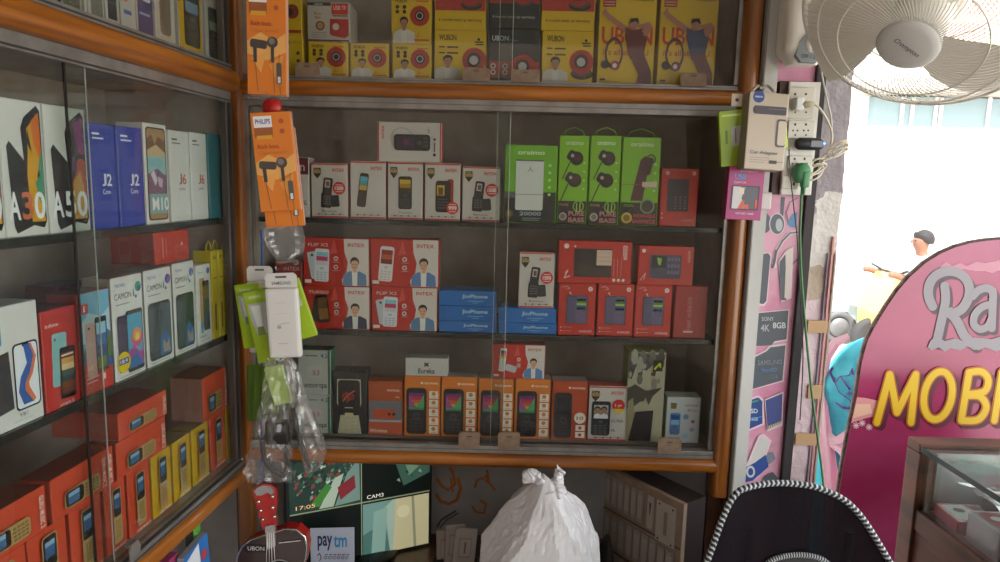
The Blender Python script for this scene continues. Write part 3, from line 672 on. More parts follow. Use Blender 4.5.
# --- shelf 1
B1 = S1 + .0003; g = 'white phone boxes on the top shelf'
bk('phone_box', (285, 157, 309.5, 218), B1, 'white phone box with maroon top behind the orange earphone pack', 'box', g, W, lambda a: Art(a).rect(0, 0, 1, .28, '#6d2330').text('n', .62, .12, .85, .22, '#cfc6c0', .02).text('4G', .7, .72, .92, .8, '#39618a', .02), .045)
def iw(px, base, label, args, grp=g, **k): return bk('phone_box', px, base, label, 'box', grp, (W, B_RED, B_RED), intex_white(**args), .045, **k)
iw((311, 163, 348, 218.5), B1, 'white phone box showing an open flip phone with red badge, nearest the orange pack', dict(ph='flip', badge=(.78, .45, '1500'), name='Boom'))
iw((350, 161, 386, 219), B1, 'white phone box showing a tilted black phone with blue screen', dict(ph='tilt', seal=False))
tt = iw((387.5, 162, 423, 220), B1, 'white phone box showing an upright black phone with yellow screen', dict(ph='bar', name='Turbo'))
t3 = iw((424.5, 163, 460.5, 221), B1, 'white phone box showing a phone with red side and low round badge', dict(ph='music', badge=(.8, .78, '999')))
iw((462, 166.5, 500, 222), B1, 'white flip phone box with red badge standing by the green power bank box', dict(ph='flip', badge=(.8, .42, '1500'), name='Boom'))
def horiz(a):
    A = Art(a); A.rect(0, 0, .02, 1, RED); A.rect(.98, 0, 1, 1, RED); A.text('INTEX', .06, .08, .1, .42, RED, .02, rot=90)
    A.ring(.38, .42, .17, .178, '#8f8784'); A.rrect(.26, .3, .83, .72, '#1c181d', .05); A.rect(.3, .35, .58, .67, '#35263f'); A.ell(.45, .5, .05, '#5f2a52'); A.ell(.66, .52, .03, '#4a4650')
    for i in range(3): A.rect(.72, .38+.1*i, .79, .42+.1*i, '#4a4650')
    A.text('IF', .79, .12, .82, .25, '#777170', rot=90); A.ell(.9, .42, .02, '#333333'); A.ell(.9, .82, .025, '#26262a'); A.rect(.89, .5, .91, .75, '#55504e'); return A
bk('phone_box', (377, 122, 442, 162), max(tt, t3), 'white phone box lying on its side atop the upright white boxes', 'box', g, (W, B_RED), horiz, .045)
g = 'lime green accessory boxes on the top shelf'
def hangtab(o, w, h, col):
    m = MB(); pts = [(-.36*w, h), (-.3*w, h+.012), (0, h+.02), (.3*w, h+.012), (.36*w, h)]
    m.tube([(x, .012, z-.001) for x, z in pts], .0013, M(col, .4), 6); m.build('hang_tab', o)
GRN = '#84bd22'
def ora(px, kind, label, tab=True, cols=None):
    n0 = set(bpy.data.objects); bk('accessory_box', px, B1, label, 'box', g, cols or GRN, oraimo(kind), .04)
    o = [q for q in bpy.data.objects if q not in n0][0]
    if tab:
        xs = [v.co.x for v in o.data.vertices]; zs = [v.co.z for v in o.data.vertices]; hangtab(o, max(xs)-min(xs), max(zs), '#8bc43a')
ora((504, 145, 557, 224), 'bank', 'lime green box printed with a white power bank', False)
ora((558, 135.5, 588, 224.5), 'ear', 'lime green boxed earphones directly right of the power bank box')
ora((589, 135.5, 620, 225), 'ear', 'lime green boxed earphones right in the middle, next to the wearable earpiece')
ora((621, 137, 659.5, 226), 'wear', 'lime green box showing a slim dark wearable earpiece')
bk('phone_box', (660, 168.5, 698, 227), B1, 'red phone box alone at the right end of the top shelf', 'box', None, B_RED, itel('one', 'it5602'), .045)
# behind the green boxes: earphone case and crumpled film
a = hitY(534, 146, YB+.11)
m = MB(); m.box((-.045, 0, .0), (.045, .05, .105), M('#4b4a4c', .3), bev=.004); m.box((-.05, -.002, .105), (.05, .05, .150), M('#6f7072', .25), bev=.006)
tag(m.build('plastic_case', None, (a.x-.0, YB+.10, B1)), 'grey clear-topped plastic case standing behind the power bank box', 'case')
def crumple(nx, ny, fn, amp, freq, mat, seed=0):
    m = MB(); vs = []
    for j in range(ny+1):
        for i in range(nx+1):
            u, v = i/nx, j/ny; p = Vector(fn(u, v)); q = p*freq + Vector((seed, seed*2.1, 0))
            n = Vector((noise.noise(q), noise.noise(q+Vector((31, 0, 0))), noise.noise(q+Vector((0, 47, 0)))))
            n2 = Vector((noise.noise(q*2.7), noise.noise(q*2.7+Vector((31, 0, 0))), noise.noise(q*2.7+Vector((0, 47, 0)))))
            vs.append(p + (n+n2*.5)*amp)
    m.add(vs, [(j*(nx+1)+i, j*(nx+1)+i+1, (j+1)*(nx+1)+i+1, (j+1)*(nx+1)+i) for j in range(ny) for i in range(nx)], mat, False)
    return m
a = hitY(606, 137, YB+.06); b = hitY(654, 120, YB+.06)
m = crumple(22, 14, lambda u, v: (a.x+(b.x-a.x)*u, YB+.095+.02*math.sin(3*u), B1+.001+.19*v+.012*math.sin(PI*u)), .008, 28, PLAST_CLEAR, 3)
tag(m.build('plastic_wrap', None), 'crumpled clear wrapping sticking up behind the lime green boxes', 'wrapping')

# --- shelf 2
B2 = S2 + .0003; g = 'red and white phone boxes on the middle shelf'
def ir(px, base, label, args, **k): return bk('phone_box', px, base, label, 'box', g, (B_RED, B_RED, B_RED), intex_red(**args), .045, **k)
bk('phone_box', (276, 262, 302.5, 332.5), B2, 'plain red phone box half hidden behind the lime green pouches', 'box', g, '#8e211f', lambda a: Art(a).text('INTEX', .3, .06, .95, .12, '#d9a9a2', .02), .045)
ta = ir((303.5, 286, 370, 333), B2, 'red phone box with a man in navy suit, lower left of four', dict(ph='dark', ttl='TURBO', man='#26304d'))
tb = ir((371.5, 287, 437.5, 335), B2, 'red flip phone box with man in blue, lower right of four', dict())
ir((303, 238, 369.5, 285), ta, 'red flip phone box with man in blue, upper left of four', dict())
ir((370.5, 239, 439, 286.5), tb, 'red phone box with white and orange keypad phone, upper right of four', dict(ph='bar', ttl=None, man='#5a7fb8'))
g = 'blue flat phone boxes in two stacks'
BLU = '#0f6cba'
jio = lambda a: Art(a).text('JioPhone', .42 if a > 3.9 else .4, .22, .86, .58, '#bcd9ea', .02).rect(.5, .68, .78, .73, '#7fb4da').rect(.58, .82, .7, .86, '#7fb4da')
t = B2
for i, w_ in enumerate(('at the bottom of the stack of three', 'in the middle of the stack of three', 'on top of the stack of three')):
    t = bk('flat_phone_box', (438.5, 321-15.2*i, 496.5, 336-15.2*i), t, 'flat blue phone box '+w_, 'box', g, BLU, jio, .07, bev=.0015)
t = B2
for i, w_ in enumerate(('lower of the stack of two', 'upper of the stack of two, carrying a white box')):
    t = bk('flat_phone_box', (498, 323-15.2*i, 556.5, 338-15.2*i), t, 'flat blue phone box '+w_, 'box', g, BLU, jio, .07, bev=.0015)
iw((518.5, 252, 554.5, 306.5), t, 'white flip phone box standing on two flat blue boxes', dict(ph='flip', badge=(.8, .45, '1500'), name='Boom'), grp=None)
g = 'red keypad phone boxes on the middle shelf'
t1 = bk('phone_box', (558, 283.5, 595.5, 338.5), B2, 'upright red keypad phone box beside the blue flat boxes', 'box', g, B_RED, itel('v', 'it5625'), .045)
t2 = bk('phone_box', (597, 284, 633.5, 340), B2, 'upright red keypad phone box in the middle of three', 'box', g, B_RED, itel('v', 'it5626'), .045)
t3 = bk('phone_box', (634.5, 285, 671.5, 341), B2, 'upright red keypad phone box, rightmost of the three facing forward', 'box', g, B_RED, itel('v', 'it5626'), .045)
t4 = bk('phone_box', (674, 286, 707, 342), B2, 'red phone box at the right end of the middle shelf showing its narrow side', 'box', g, '#a82521', lambda a: Art(a).text('itel it5626', .38, .2, .52, .85, '#cf7f77', .01, rot=90).rect(.3, .87, .6, .9, '#e6c3bd'), .045)
bk('phone_box', (558, 241, 632, 283), max(t1, t2), 'red phone box lying sideways with a dark window, on two upright boxes', 'box', g, B_RED, itel('h', 'it5023'), .045)
bk('phone_box', (638, 246, 694, 283.5), max(t3, t4), 'smaller red phone box lying sideways at the right, showing a purple keypad phone', 'box', g, B_RED, itel('h2', 'it5625'), .045)

# --- cabinet floor
B0 = S0 + .0003
g = 'white accessory cartons at the left end'
t = B0
for i, (px, w_) in enumerate((((298, 395, 331, 439), 'lower white carton with green edge behind the hanging plastic bag'), ((298, 350, 331, 394), 'upper white carton with green edge behind the hanging plastic bag'))):
    t = bk('accessory_box', px, t, w_, 'box', g, ('#bdbbb4', '#2c6b50', '#52605a'), lambda a: Art(a).rect(.2, .1, .6, .13, '#6a7a86').text('4.2', .7, .06, .93, .16, '#2d6d93', .01).rrect(.25, .35, .75, .62, '#c7bdbb', .1).text('53', .44, .44, .66, .56, '#a86a72').text('xtorqa', .15, .74, .9, .88, '#42403e', .01).rect(.93, 0, 1, 1, '#2c6b50'), .045)
def nokia(a):
    A = Art(a); A.poly([(.14, .12), (.84, .12), (.86, .5), (.76, .66), (.86, 1), (.14, 1), (.24, .66), (.12, .5)], '#b9b4a0'); A.rrect(.16, .135, .82, .7, '#141318', .1); A.poly([(.2, .16), (.78, .16), (.78, .52), (.66, .64), (.32, .64), (.2, .52)], '#181216')
    A.ell(.46, .4, .2, '#7d251c', .07); A.line([(.3, .48), (.45, .38), (.66, .3)], .03, '#d9604a'); A.line([(.4, .32), (.5, .44), (.42, .5)], .02, '#c9442f'); A.rect(.36, .57, .6, .585, '#b9b9b9')
    A.rrect(.36, .66, .62, .72, '#cbbf92', .03)
    for r in range(4):
        for c in range(3): A.ell(.3+.18*c, .765+.06*r+(.01 if c != 1 else .02), .07, '#cbbf92', .02, n=10)
    return A
bk('phone_box', (332, 371, 367, 437), B0, 'black phone box showing a curvy keypad phone with gold keys', 'box', None, '#1b1e20', nokia, .045)
def wire(a):
    A = Art(a); A.rect(0, .36, 1, .76, '#6f6f78'); A.rect(0, .72, 1, .76, '#a5a5ae'); A.rrect(.12, .52, .8, .7, '#bf4a22', .02); A.ell(.62, .61, .05, '#41262a'); A.ell(.76, .61, .05, '#41262a'); A.text('micromax', .56, .13, .94, .18, '#f1d9cb', .01); A.line([(.8, .3), (.88, .27), (.93, .31)], .015, '#f1d9cb'); A.rect(0, .76, 1, 1, '#bd5430'); A.text('Wireless', .03, .89, .56, .96, '#f1d9cb', .01); return A
bk('accessory_box', (368, 381, 402.5, 438), B0, 'orange speaker box with a grey band, right of the black phone box', 'box', None, '#b34e1f', wire, .045)
g = 'orange keypad phone boxes on the cabinet floor'
ts = []
for px, w_ in (((404, 376, 440, 438.5), 'orange phone box under the small white card box, left one'), ((441, 377, 477, 439.5), 'orange phone box second from the left, partly under the small white card box'), ((478, 378.5, 513.5, 441), 'orange phone box third from the left, left half under the red box'), ((514.5, 379, 550, 442), 'orange phone box beside the deeper orange-red phone box')):
    ts.append(bk('phone_box', px, B0, w_, 'box', g, (ORG, ORG, '#b9b0a6'), micromax(), .045))
bk('phone_box', (551.5, 381, 587, 443), B0, 'deep orange-red phone box with a plain dark keypad phone', 'box', g, ('#bb451c', '#bb451c', '#b9b0a6'), micromax(True), .045)
bk('phone_box', (588, 386, 627, 445), B0, 'white phone box with a couple on the screen and a red badge', 'box', None, (W, B_RED, B_RED), intex_white('couple'), .045)
bk('card_box', (405, 358, 448, 375.5), max(ts[:2]), 'small white card box with black lettering on the orange boxes', 'box', None, '#c9c6c2', lambda a: Art(a).text('Eureka', .3, .58, .7, .88, '#262628', .03).line([(.45, .25), (.55, .45)], .04, '#262628').line([(.55, .25), (.45, .45)], .04, '#262628'), .04)
bk('phone_box', (492, 344.5, 545.5, 378), max(ts[2:]), 'red and white phone box lying on the orange boxes', 'box', None, (B_RED, B_RED), intex_red('pair', None, '#5b86c2'), .04)
def grunge(a):
    A = Art(a); rg = random.Random(5)
    A.poly([(0, 0), (1, .02), (.96, .1), (.7, .12), (.5, .2), (.2, .16), (.1, .3), (0, .28)], '#4f4f4c')
    for i in range(26): 
        x, y = rg.uniform(.0, .9), rg.uniform(.02, .55); r = rg.uniform(.03, .1); A.ell(x, y, r, rg.choice(['#6a655c', '#3f3a38', '#8b857a', '#5a3a36', '#a59e90']), r*rg.uniform(.3, 1), n=7)
    A.poly([(0, .4), (.2, .35), (.5, .42), (.95, .38), (.7, .48), (.6, .58), (.5, .5), (.2, .6), (0, .62)], '#4a4039'); A.poly([(.02, .55), (.16, .5), (.3, .9), (.05, .98)], '#9a8f6c')
    A.rect(.66, .08, .92, .2, '#2b2c1e'); A.line([(.7, .18), (.85, .11), (.86, .16)], .05, '#c6cc2c'); A.poly([(.24, .66), (.74, .64), (.7, .99), (.08, .99)], '#32292f', .3); return A
bk('gadget_box', (626, 352, 664, 448.5), B0, 'tall grunge-patterned box with a yellow mark and dark phone', 'box', None, ('#b3ab92', '#8d9a2a', '#93a02c'), grunge, .07)
def smallw(a):
    A = Art(a); A.rect(.1, .12, .28, .25, '#7c6330'); A.text('NOKIA', .55, .15, .93, .19, '#5c5c66'); A.phone(.1, .34, .42, .82, '#5b7cad', ['#2b5a96', '#8fbce0'], .55, '#3a5580', .06); A.ell(.58, .42, .09, '#6b8cb8', n=8); A.ell(.8, .52, .06, '#b85a62', n=8); A.text('Music', .62, .24, .9, .3, '#c77a80'); A.rect(.5, .8, .66, .9, '#9db8cf'); A.ell(.78, .7, .07, '#9c8fae', n=8); return A
bk('phone_box', (665.5, 397, 700, 447.5), B0, 'small white phone box with blue pictures at the right end', 'box', None, '#c3c2c4', smallw, .045)

# --- card stoppers clipped on the tracks
g = 'brown card stoppers clipped along the glass track'
kraft = noisy('kraft_card', '#6f5a48', '#836d59', (20, 20, 20), 3, .7)
for (x0, y0, x1, y1, z0) , w_ in zip(((296, 63, 320, 77, STOP-.006), (463, 68, 490, 81, STOP-.006), (511, 70, 540, 82, STOP-.006), (680, 73, 706, 85, STOP-.006), (459, 431, 480, 441, S0-.006), (498, 431, 520, 442, S0-.006), (657, 437, 680, 448, S0-.006)),
        ('under the white and red boxed speaker', 'in front of the yellow carton left of the black one', 'in front of the lower black speaker box', 'under the dancer in blue', 'below the orange box second from the left', 'below the third and fourth orange boxes', 'at the foot of the tall grunge box')):
    a = hitY(x0, (y0+y1)/2, YB-.008).x; b = hitY(x1, (y0+y1)/2, YB-.008).x; zt = hitY((x0+x1)/2, y0, YB-.008).z
    m = MB(); w2 = (b-a)/2; h = zt-z0; q = .004
    m.prism([(-w2, 0), (w2, 0), (w2, h-q), (w2-q, h), (-w2+q, h), (-w2, h-q)], -.0015, .0015, kraft); m.prism([(-w2*.9, h-.003), (w2*.9, h-.003), (w2*.9, h), (-w2*.9, h)], .0015, .0065, kraft)
    m.box((-.006, -.0019, h*.72), (.006, -.0014, h*.78), M('#3b3029', .6))
    tag(m.build('card_stopper', None, ((a+b)/2, YB-.0095 - (.007 if z0 < 1 else .003), z0)), 'brown card stopper '+w_, 'stopper', g)

# ================================================================== STOCK IN THE LEFT CABINET
WL = '#dcdcd8'; g = 'smartphone boxes on the upper left shelf'
bl = S1+.0003
lf('smartphone_box', (-42, 1.5, 91, 246), bl, 'white smartphone box cut by the left picture edge, upper shelf', 'box', g, WL, galaxy('A20', A50P), .05)
lf('smartphone_box', (2, 45.5, 100, 242), bl, 'white smartphone box with an orange and green phone, reading A30', 'box', g, WL, galaxy('A30', A30P), .05)
lf('smartphone_box', (46.5, 88, 107, 236), bl, 'white smartphone box with a purple and orange phone, reading A50', 'box', g, WL, galaxy('A50', A50P, '#15121d'), .05)
BL2 = '#2740a4'
lf('smartphone_box', (90, 117, 124, 231), bl, 'blue smartphone box directly right of the A50 box', 'box', g, BL2, galaxyj('J2', 'Core'), .05)
lf('smartphone_box', (118.5, 144, 127, 227), bl, 'blue smartphone box directly left of the M10 box', 'box', g, BL2, galaxyj('J2', 'Core'), .05)
lf('smartphone_box', (145, 168, 124, 224), bl, 'white smartphone box with a large marbled phone, reading M10', 'box', g, WL, m10, .05)
lf('smartphone_box', (170, 190, 131, 221), bl, 'plain white smartphone box beside the marbled M10 box', 'box', g, WL, galaxyj('J6', 'prime', c2='#8a4b5a'), .05)
lf('smartphone_box', (191, 207.5, 133, 219), bl, 'plain white smartphone box beside the teal box', 'box', g, WL, galaxyj('J6', 'prime', c2='#b0553a'), .05)
lf('smartphone_box', (208.5, 222, 134, 217), bl, 'teal smartphone box at the corner end of the upper shelf', 'box', g, '#13707a', None, .05)
# middle shelf
bm_ = S2+.0003; g = 'smartphone boxes on the middle left shelf'
lf('smartphone_box', (-6, 42, 303, 446), bm_, 'large white smartphone box with blue and orange swoosh screen', 'box', g, WL, y81, .05)
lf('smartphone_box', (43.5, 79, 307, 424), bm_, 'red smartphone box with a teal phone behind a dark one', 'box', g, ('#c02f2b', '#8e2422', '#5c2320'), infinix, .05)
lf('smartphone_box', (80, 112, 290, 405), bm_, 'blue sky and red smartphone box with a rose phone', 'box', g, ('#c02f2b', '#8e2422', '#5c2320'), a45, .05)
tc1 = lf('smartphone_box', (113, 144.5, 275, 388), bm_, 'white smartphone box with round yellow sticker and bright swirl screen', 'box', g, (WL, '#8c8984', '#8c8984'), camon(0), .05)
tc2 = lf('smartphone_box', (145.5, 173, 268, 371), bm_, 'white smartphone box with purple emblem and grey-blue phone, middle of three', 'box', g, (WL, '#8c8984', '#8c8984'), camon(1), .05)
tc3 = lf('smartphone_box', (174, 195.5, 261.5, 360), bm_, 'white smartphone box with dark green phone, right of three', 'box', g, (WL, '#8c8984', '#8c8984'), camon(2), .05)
lf('smartphone_box', (197, 211.5, 264, 350), bm_, 'narrow white smartphone box with a gold phone by the yellow boxes', 'box', g, WL, camon_s, .05)
lf('smartphone_box', (62, 96, 283, 380), bm_, 'dark maroon smartphone box standing in the rear row behind the red one', 'box', g, ('#5e1d1f', '#5e1d1f', '#4a1a1b'), None, .06, off=.10)
lf('accessory_carton', (154, 189, 228, 260), max(tc1, tc2, tc3)+.0003, 'glossy red carton lying on the white smartphone boxes', 'box', None, ('#c43a2c', '#8a2a24', '#9c2f26'), lambda a: Art(a).rect(.2, .15, .24, .85, '#dd8073').rect(.3, .2, .32, .8, '#dd8073').ell(.78, .45, .03, '#e9c3bc'), .085, off=.035, top=S1-.017)
g = 'yellow earphone boxes at the corner end of the middle shelf'
for i, (a_, b_, yt) in enumerate(((212.5, 218.5, 250), (219, 224.5, 249), (225, 229.5, 254))):
    n0 = set(bpy.data.objects)
    lf('earphone_box', (a_, b_, yt, 345-i*3), bm_, 'slim yellow box with hang tab, '+('beside the gold phone box', 'middle of three', 'nearest the corner post')[i], 'box', g, '#c9b418', lambda a: Art(a).text('UBON', .2, .05, .85, .09, '#3a3414', .03).rect(.1, .3, .9, .31, '#4a4216').rect(.3, .6, .6, .9, '#6a5e1c'), .04, off=.018)
    o = [q for q in bpy.data.objects if q not in n0][0]; zs = max(v.co.z for v in o.data.vertices); xs = max(v.co.x for v in o.data.vertices)
    hangtab(o, xs*2.4, zs, '#c9b418')
# bottom: two tiers of keypad phone boxes
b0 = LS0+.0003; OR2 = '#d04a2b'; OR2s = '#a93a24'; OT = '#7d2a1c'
g = 'keypad phone boxes at the bottom of the left cabinet'
zlow = b0+.120
low = (((-20, 28.5, 560, 600), 'orange-red', 'upright orange-red box cut by the picture edge at bottom left', guru(False)), ((29.5, 70, 540, 615), 'orange-red', 'upright orange-red box at the very bottom, left of the black gasket', guru(False)), ((71, 104, 508, 590), 'orange-red', 'upright orange-red box crossed by the black gasket', guru(False)),
       ((105, 127, 480, 560), 'orange-red', 'upright orange-red box just right of the black gasket', guru(False)), ((128, 151, 464, 540), 'orange-red', 'upright orange-red box left of the yellow boxes', guru(False)),
       ((152, 172, 450, 522), 'yellow', 'upright yellow box, first yellow one from the left', guru(False, dots='#c49a18')), ((173, 191, 436, 502), 'yellow', 'upright yellow box, middle of the first three yellow ones', guru(False, dots='#c49a18')), ((192, 209, 423, 484), 'yellow', 'upright yellow box directly left of the orange upright box', guru(False, dots='#c49a18')),
       ((210, 225, 405, 470), 'orange-red', 'upright orange-red box between yellow ones near the corner', guru(False)), ((226, 232.5, 398, 455), 'yellow', 'upright yellow box at the very corner', guru(False, dots='#c49a18')))
for px, c, lab, ar in low:
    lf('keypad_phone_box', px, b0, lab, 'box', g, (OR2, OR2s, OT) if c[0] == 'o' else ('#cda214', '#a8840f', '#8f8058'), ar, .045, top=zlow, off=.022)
g = 'keypad phone boxes lying on the lower row'
hz = zlow+.0004
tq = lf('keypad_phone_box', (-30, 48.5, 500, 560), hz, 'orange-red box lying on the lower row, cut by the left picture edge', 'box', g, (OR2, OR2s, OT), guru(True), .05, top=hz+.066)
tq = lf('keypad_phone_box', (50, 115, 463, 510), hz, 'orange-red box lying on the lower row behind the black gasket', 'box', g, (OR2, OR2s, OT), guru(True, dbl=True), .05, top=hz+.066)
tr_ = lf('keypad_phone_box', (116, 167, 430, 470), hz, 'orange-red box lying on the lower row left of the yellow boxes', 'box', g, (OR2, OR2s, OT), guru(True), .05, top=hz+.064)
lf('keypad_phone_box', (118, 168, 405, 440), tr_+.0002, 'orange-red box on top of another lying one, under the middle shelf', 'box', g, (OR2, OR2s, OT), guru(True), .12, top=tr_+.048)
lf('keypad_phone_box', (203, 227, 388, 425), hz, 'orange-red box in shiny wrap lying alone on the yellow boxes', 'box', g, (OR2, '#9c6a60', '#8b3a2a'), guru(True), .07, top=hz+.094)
m = MB(); m.box((-.05, 0, 0), (.05, .03, .16), M('#7f97a4', .4), bev=.002)
tag(m.build('accessory_box', None, LW(hitL(150, 390, .16)[0], .18, b0), (0, 0, LROT)), 'pale blue-grey box standing in the rear behind the lying orange boxes', 'box')
m = MB(); m.prism([(-.014, 0), (.014, 0), (.014, .016), (.008, .026), (-.008, .026), (-.014, .016)], -.0015, .0015, M('#6a655f', .5))
m.box((-.012, .0015, .021), (.012, .008, .0245), M('#6a655f', .5))
s_, z_ = hitL(127, 545, 0); tag(m.build('card_stopper', None, LW(s_, -.013, .868), (0, 0, LROT)), 'grey card stopper on the left cabinet track', 'stopper')
# upper tier of the left cabinet
g = 'keypad phone boxes behind the upper left glass'
def upl(kind):
    def f(a):
        A = Art(a)
        if kind == 'grey': A.rrect(.1, 0, .9, .96, '#6c6a63', .06); A.rect(.2, .05, .8, .6, '#4c4a45')
        elif kind == 'blk': A.phone(.1, .03, .8, .93, '#2a2d36', ['#55606e', '#39424f'], .35, '#6d7280', .08)
        elif kind == 'logo': A.rect(.1, .2, .5, .26, '#6a80b8'); A.ell(.3, .6, .2, '#c9574c', n=8); A.rect(.15, .75, .7, .8, '#3d5c9c')
        elif kind == 'blue': A.rect(0, 0, 1, 1, '#39406e'); A.rrect(.35, .05, .85, .55, '#cfd4e4', .05); A.ell(.6, .3, .16, '#8c5c50'); A.rect(.45, .38, .75, .52, '#c23e3c'); A.rect(.1, .7, .8, .73, '#9aa1d0')
        elif kind == 'clear': A.rrect(.12, .02, .85, .95, '#c3b4a0', .2); A.rrect(.2, .06, .78, .88, '#77695c', .15)
        elif kind == 'yel': A.rect(0, 0, .92, .96, '#c99d14'); A.phone(.2, .04, .85, .9, '#2b2a2c', ['#31465e', '#7d91a6'], .45, '#6b6764', .1)
        else: A.phone(.15, .2, .8, .95, '#1d1d20', ['#4d5b53', '#8d9a84'], .45, '#7c7a76', .12)
        return A
    return f
for i, (a_, b_, kd, lab) in enumerate(((20, 58, 'blk', 'boxed dark keypad phone beyond the left of the upper tier'), (60, 88, 'grey', 'grey boxed phone at the left of the upper tier'), (89, 105, 'grey', 'narrow grey boxed phone in the upper tier'), (106, 120, 'blk', 'white box with a dark keypad phone in the upper tier'),
     (121, 136, 'logo', 'white box with a small coloured logo in the upper tier'), (137, 153, 'blue', 'dark blue phone box with a photo in the upper tier'), (155, 175, 'clear', 'white phone box showing a beige phone in the upper tier'), (178, 203, 'yel', 'white and yellow box with a dark keypad phone in the upper tier'), (205, 221, 'last', 'pale box with dark keypad phone nearest the corner, upper tier'))):
    lf('keypad_phone_box', (a_, b_, 0, 30), LST+.0008, lab, 'box', g, '#b7b2aa', upl(kd), .04, off=.02, top=LST+.135)

# ================================================================== HANGING GOODS BY THE CORNER POST
def hang(name, px, y, d, cols, art, label, cat='packet', group=None, tilt=0.0, yaw=0.0, pitch=0.0, bev=.0012, top=None, **k):
    """carton hanging free: px rectangle measured as it would be untilted; tilt in picture sense (clockwise +)"""
    x0, y0, x1, y1 = px; a = hitY(x0, (y0+y1)/2, y).x; b = hitY(x1, (y0+y1)/2, y).x; xm = (x0+x1)/2
    t = hitY(xm, y0, y).z; z = hitY(xm, y1, y).z; w, h = (b-a)/math.cos(yaw), t-z
    mb = carton(name, w, h, d, cols, art(w/h) if art else None, bev=bev, **k)
    mb.v = [(v[0], v[1], v[2]-h/2) for v in mb.v]
    o = mb.build(name, None, ((a+b)/2, y, (t+z)/2)); o.rotation_euler = (pitch, tilt, yaw)
    tag(o, label, cat, group); return o, w, h
def philips(a):
    A = Art(a); A.rect(0, 0, 1, 1, '#dd7e2a'); A.poly([(0, .5), (.35, .42), (.7, .5), (1, .42), (1, .6), (.5, .68), (0, .62)], '#e8ae62'); A.poly([(.1, .66), (.5, .6), (.35, .8)], '#e9a555'); A.poly([(.55, .72), (.95, .62), (.8, .9)], '#e39746')
    A.rect(.06, .1, .52, .25, '#9d5a34'); A.rect(.06, .03, .52, .145, '#e9e6e6'); A.text('PHILIPS', .1, .06, .48, .11, '#2c4f90', .02); A.rect(.1, .225, .5, .265, '#d9a033'); A.ell(.76, .09, .065, '#b5533a', n=12); A.ell(.76, .19, .065, '#b5533a', n=12)
    A.text('Rich bass.', .1, .315, .66, .36, '#a8452b', .01); A.text('Clear sound.', .1, .385, .84, .42, '#b9713a', .0)
    A.rrect(.08, .49, .52, .57, '#4b4442', .06, rot=.12); A.rect(.16, .55, .25, .7, '#45403f'); A.line([(.2, .68), (.27, .98)], .012, '#544a46'); A.ell(.66, .51, .14, '#4f4846'); A.ell(.64, .5, .08, '#807772'); A.rect(.62, .55, .7, .7, '#45403f')
    A.line([(.66, .68), (.7, .99)], .012, '#544a46'); A.rrect(.76, .7, .89, .9, '#5b5753', .03); A.rect(.79, .83, .86, .89, '#d8d5d0'); A.line([(.84, .62), (.82, .72)], .012, '#544a46'); A.line([(.84, .9), (.86, 1)], .012, '#544a46'); return A
def peg(name_loc, L=.09, label=None):
    m = MB(); m.tube([(0, 0, 0), (0, -L, 0), (0, -L-.004, .008)], .0016, M('#b5b2ac', .25, 1.0), 8); m.tube([(0, .004, 0), (0, -.002, 0)], .006, M('#b5b2ac', .3, 1.0), 10)
    return tag(m.build('metal_hook', None, name_loc), label, 'hook', 'hooks on the corner post')
g = 'orange earphone packs hanging at the corner post'
YH = YB - .13
o1, w, h = hang('earphone_pack', (247, -14, 286, 95), YH, .018, ('#dd7e2a', '#c9a18c'), philips, 'orange earphone pack hanging highest, cut by the top edge', 'packet', g, yaw=.06, tilt=.01)
o2, w, h = hang('earphone_pack', (256, 112, 295, 211), YH+.005, .018, ('#dd7e2a', '#c9a18c'), philips, 'orange earphone pack hanging lower, tilted over the middle glass', 'packet', g, yaw=.12, tilt=-.09)
hang('earphone_pack', (261, 128, 299, 227), YH+.028, .014, ('#d6792a', '#c9a18c'), philips, 'orange earphone pack mostly hidden behind the lower tilted one', 'packet', g, yaw=.12, tilt=-.09)
# plastic sleeve tails
def sleeve(name, pts, y, mat, label, thick=.014, seed=1, amp=.004, group=None, nx=10, ny=14, freq=45):
    """pts: list of (xl, xr, py) rows from top to bottom, a closed crumpled bag"""
    m = MB(); rows = []
    def row(t):
        k = t*(len(pts)-1); i = min(int(k), len(pts)-2); f = k-i
        return [pts[i][q]*(1-f)+pts[i+1][q]*f for q in range(3)]
    vs = []
    N = nx*2
    for j in range(ny+1):
        xl, xr, py = row(j/ny); L = hitY(xl, py, y); R = hitY(xr, py, y); th = thick*(math.sin(PI*min(1, max(0, j/ny*.85+.12)))**.6)
        for i in range(N):
            t = 2*PI*i/N; p = (L+R)/2 + (R-L)/2*math.cos(t) + Vector((0, th*math.sin(t), 0))
            q = p*freq + Vector((seed*7.3, 0, 0)); p = p + Vector((noise.noise(q)*.5, noise.noise(q+Vector((9, 9, 9))), noise.noise(q+Vector((5, 0, 3)))*.5))*amp*2 + Vector((0, math.sin(i*2.9)*amp*.4, 0))
            vs.append(p)
    m.add(vs, [(j*N+i, j*N+(i+1) % N, (j+1)*N+(i+1) % N, (j+1)*N+i) for j in range(ny) for i in range(N)], mat, False)
    m.add(vs[-N:], [list(range(N))], mat); 
    return tag(m.build(name), label, 'bag', group)
sleeve('plastic_bag', [(246, 288, 92), (247, 289, 99)], YH+.008, PLAST_CLEAR, 'frayed clear film end of the highest orange earphone pack', .010, amp=.003, ny=3)
sleeve('plastic_bag', [(263, 303, 226), (264, 305, 238), (266, 306, 246), (270, 303, 254), (277, 290, 263)], YH+.02, PLAST_CLEAR, 'crumpled clear bag end under the lower orange packs', .014, 2)
m = MB(); a = hitY(272, 108, YH+.01); m.lathe([(0, .006), (.016, .004), (.020, -.002), (.018, -.006), (0, -.008)], M('#b3201c', .35), 20, Matrix.Rotation(PI/2, 4, 'X'))
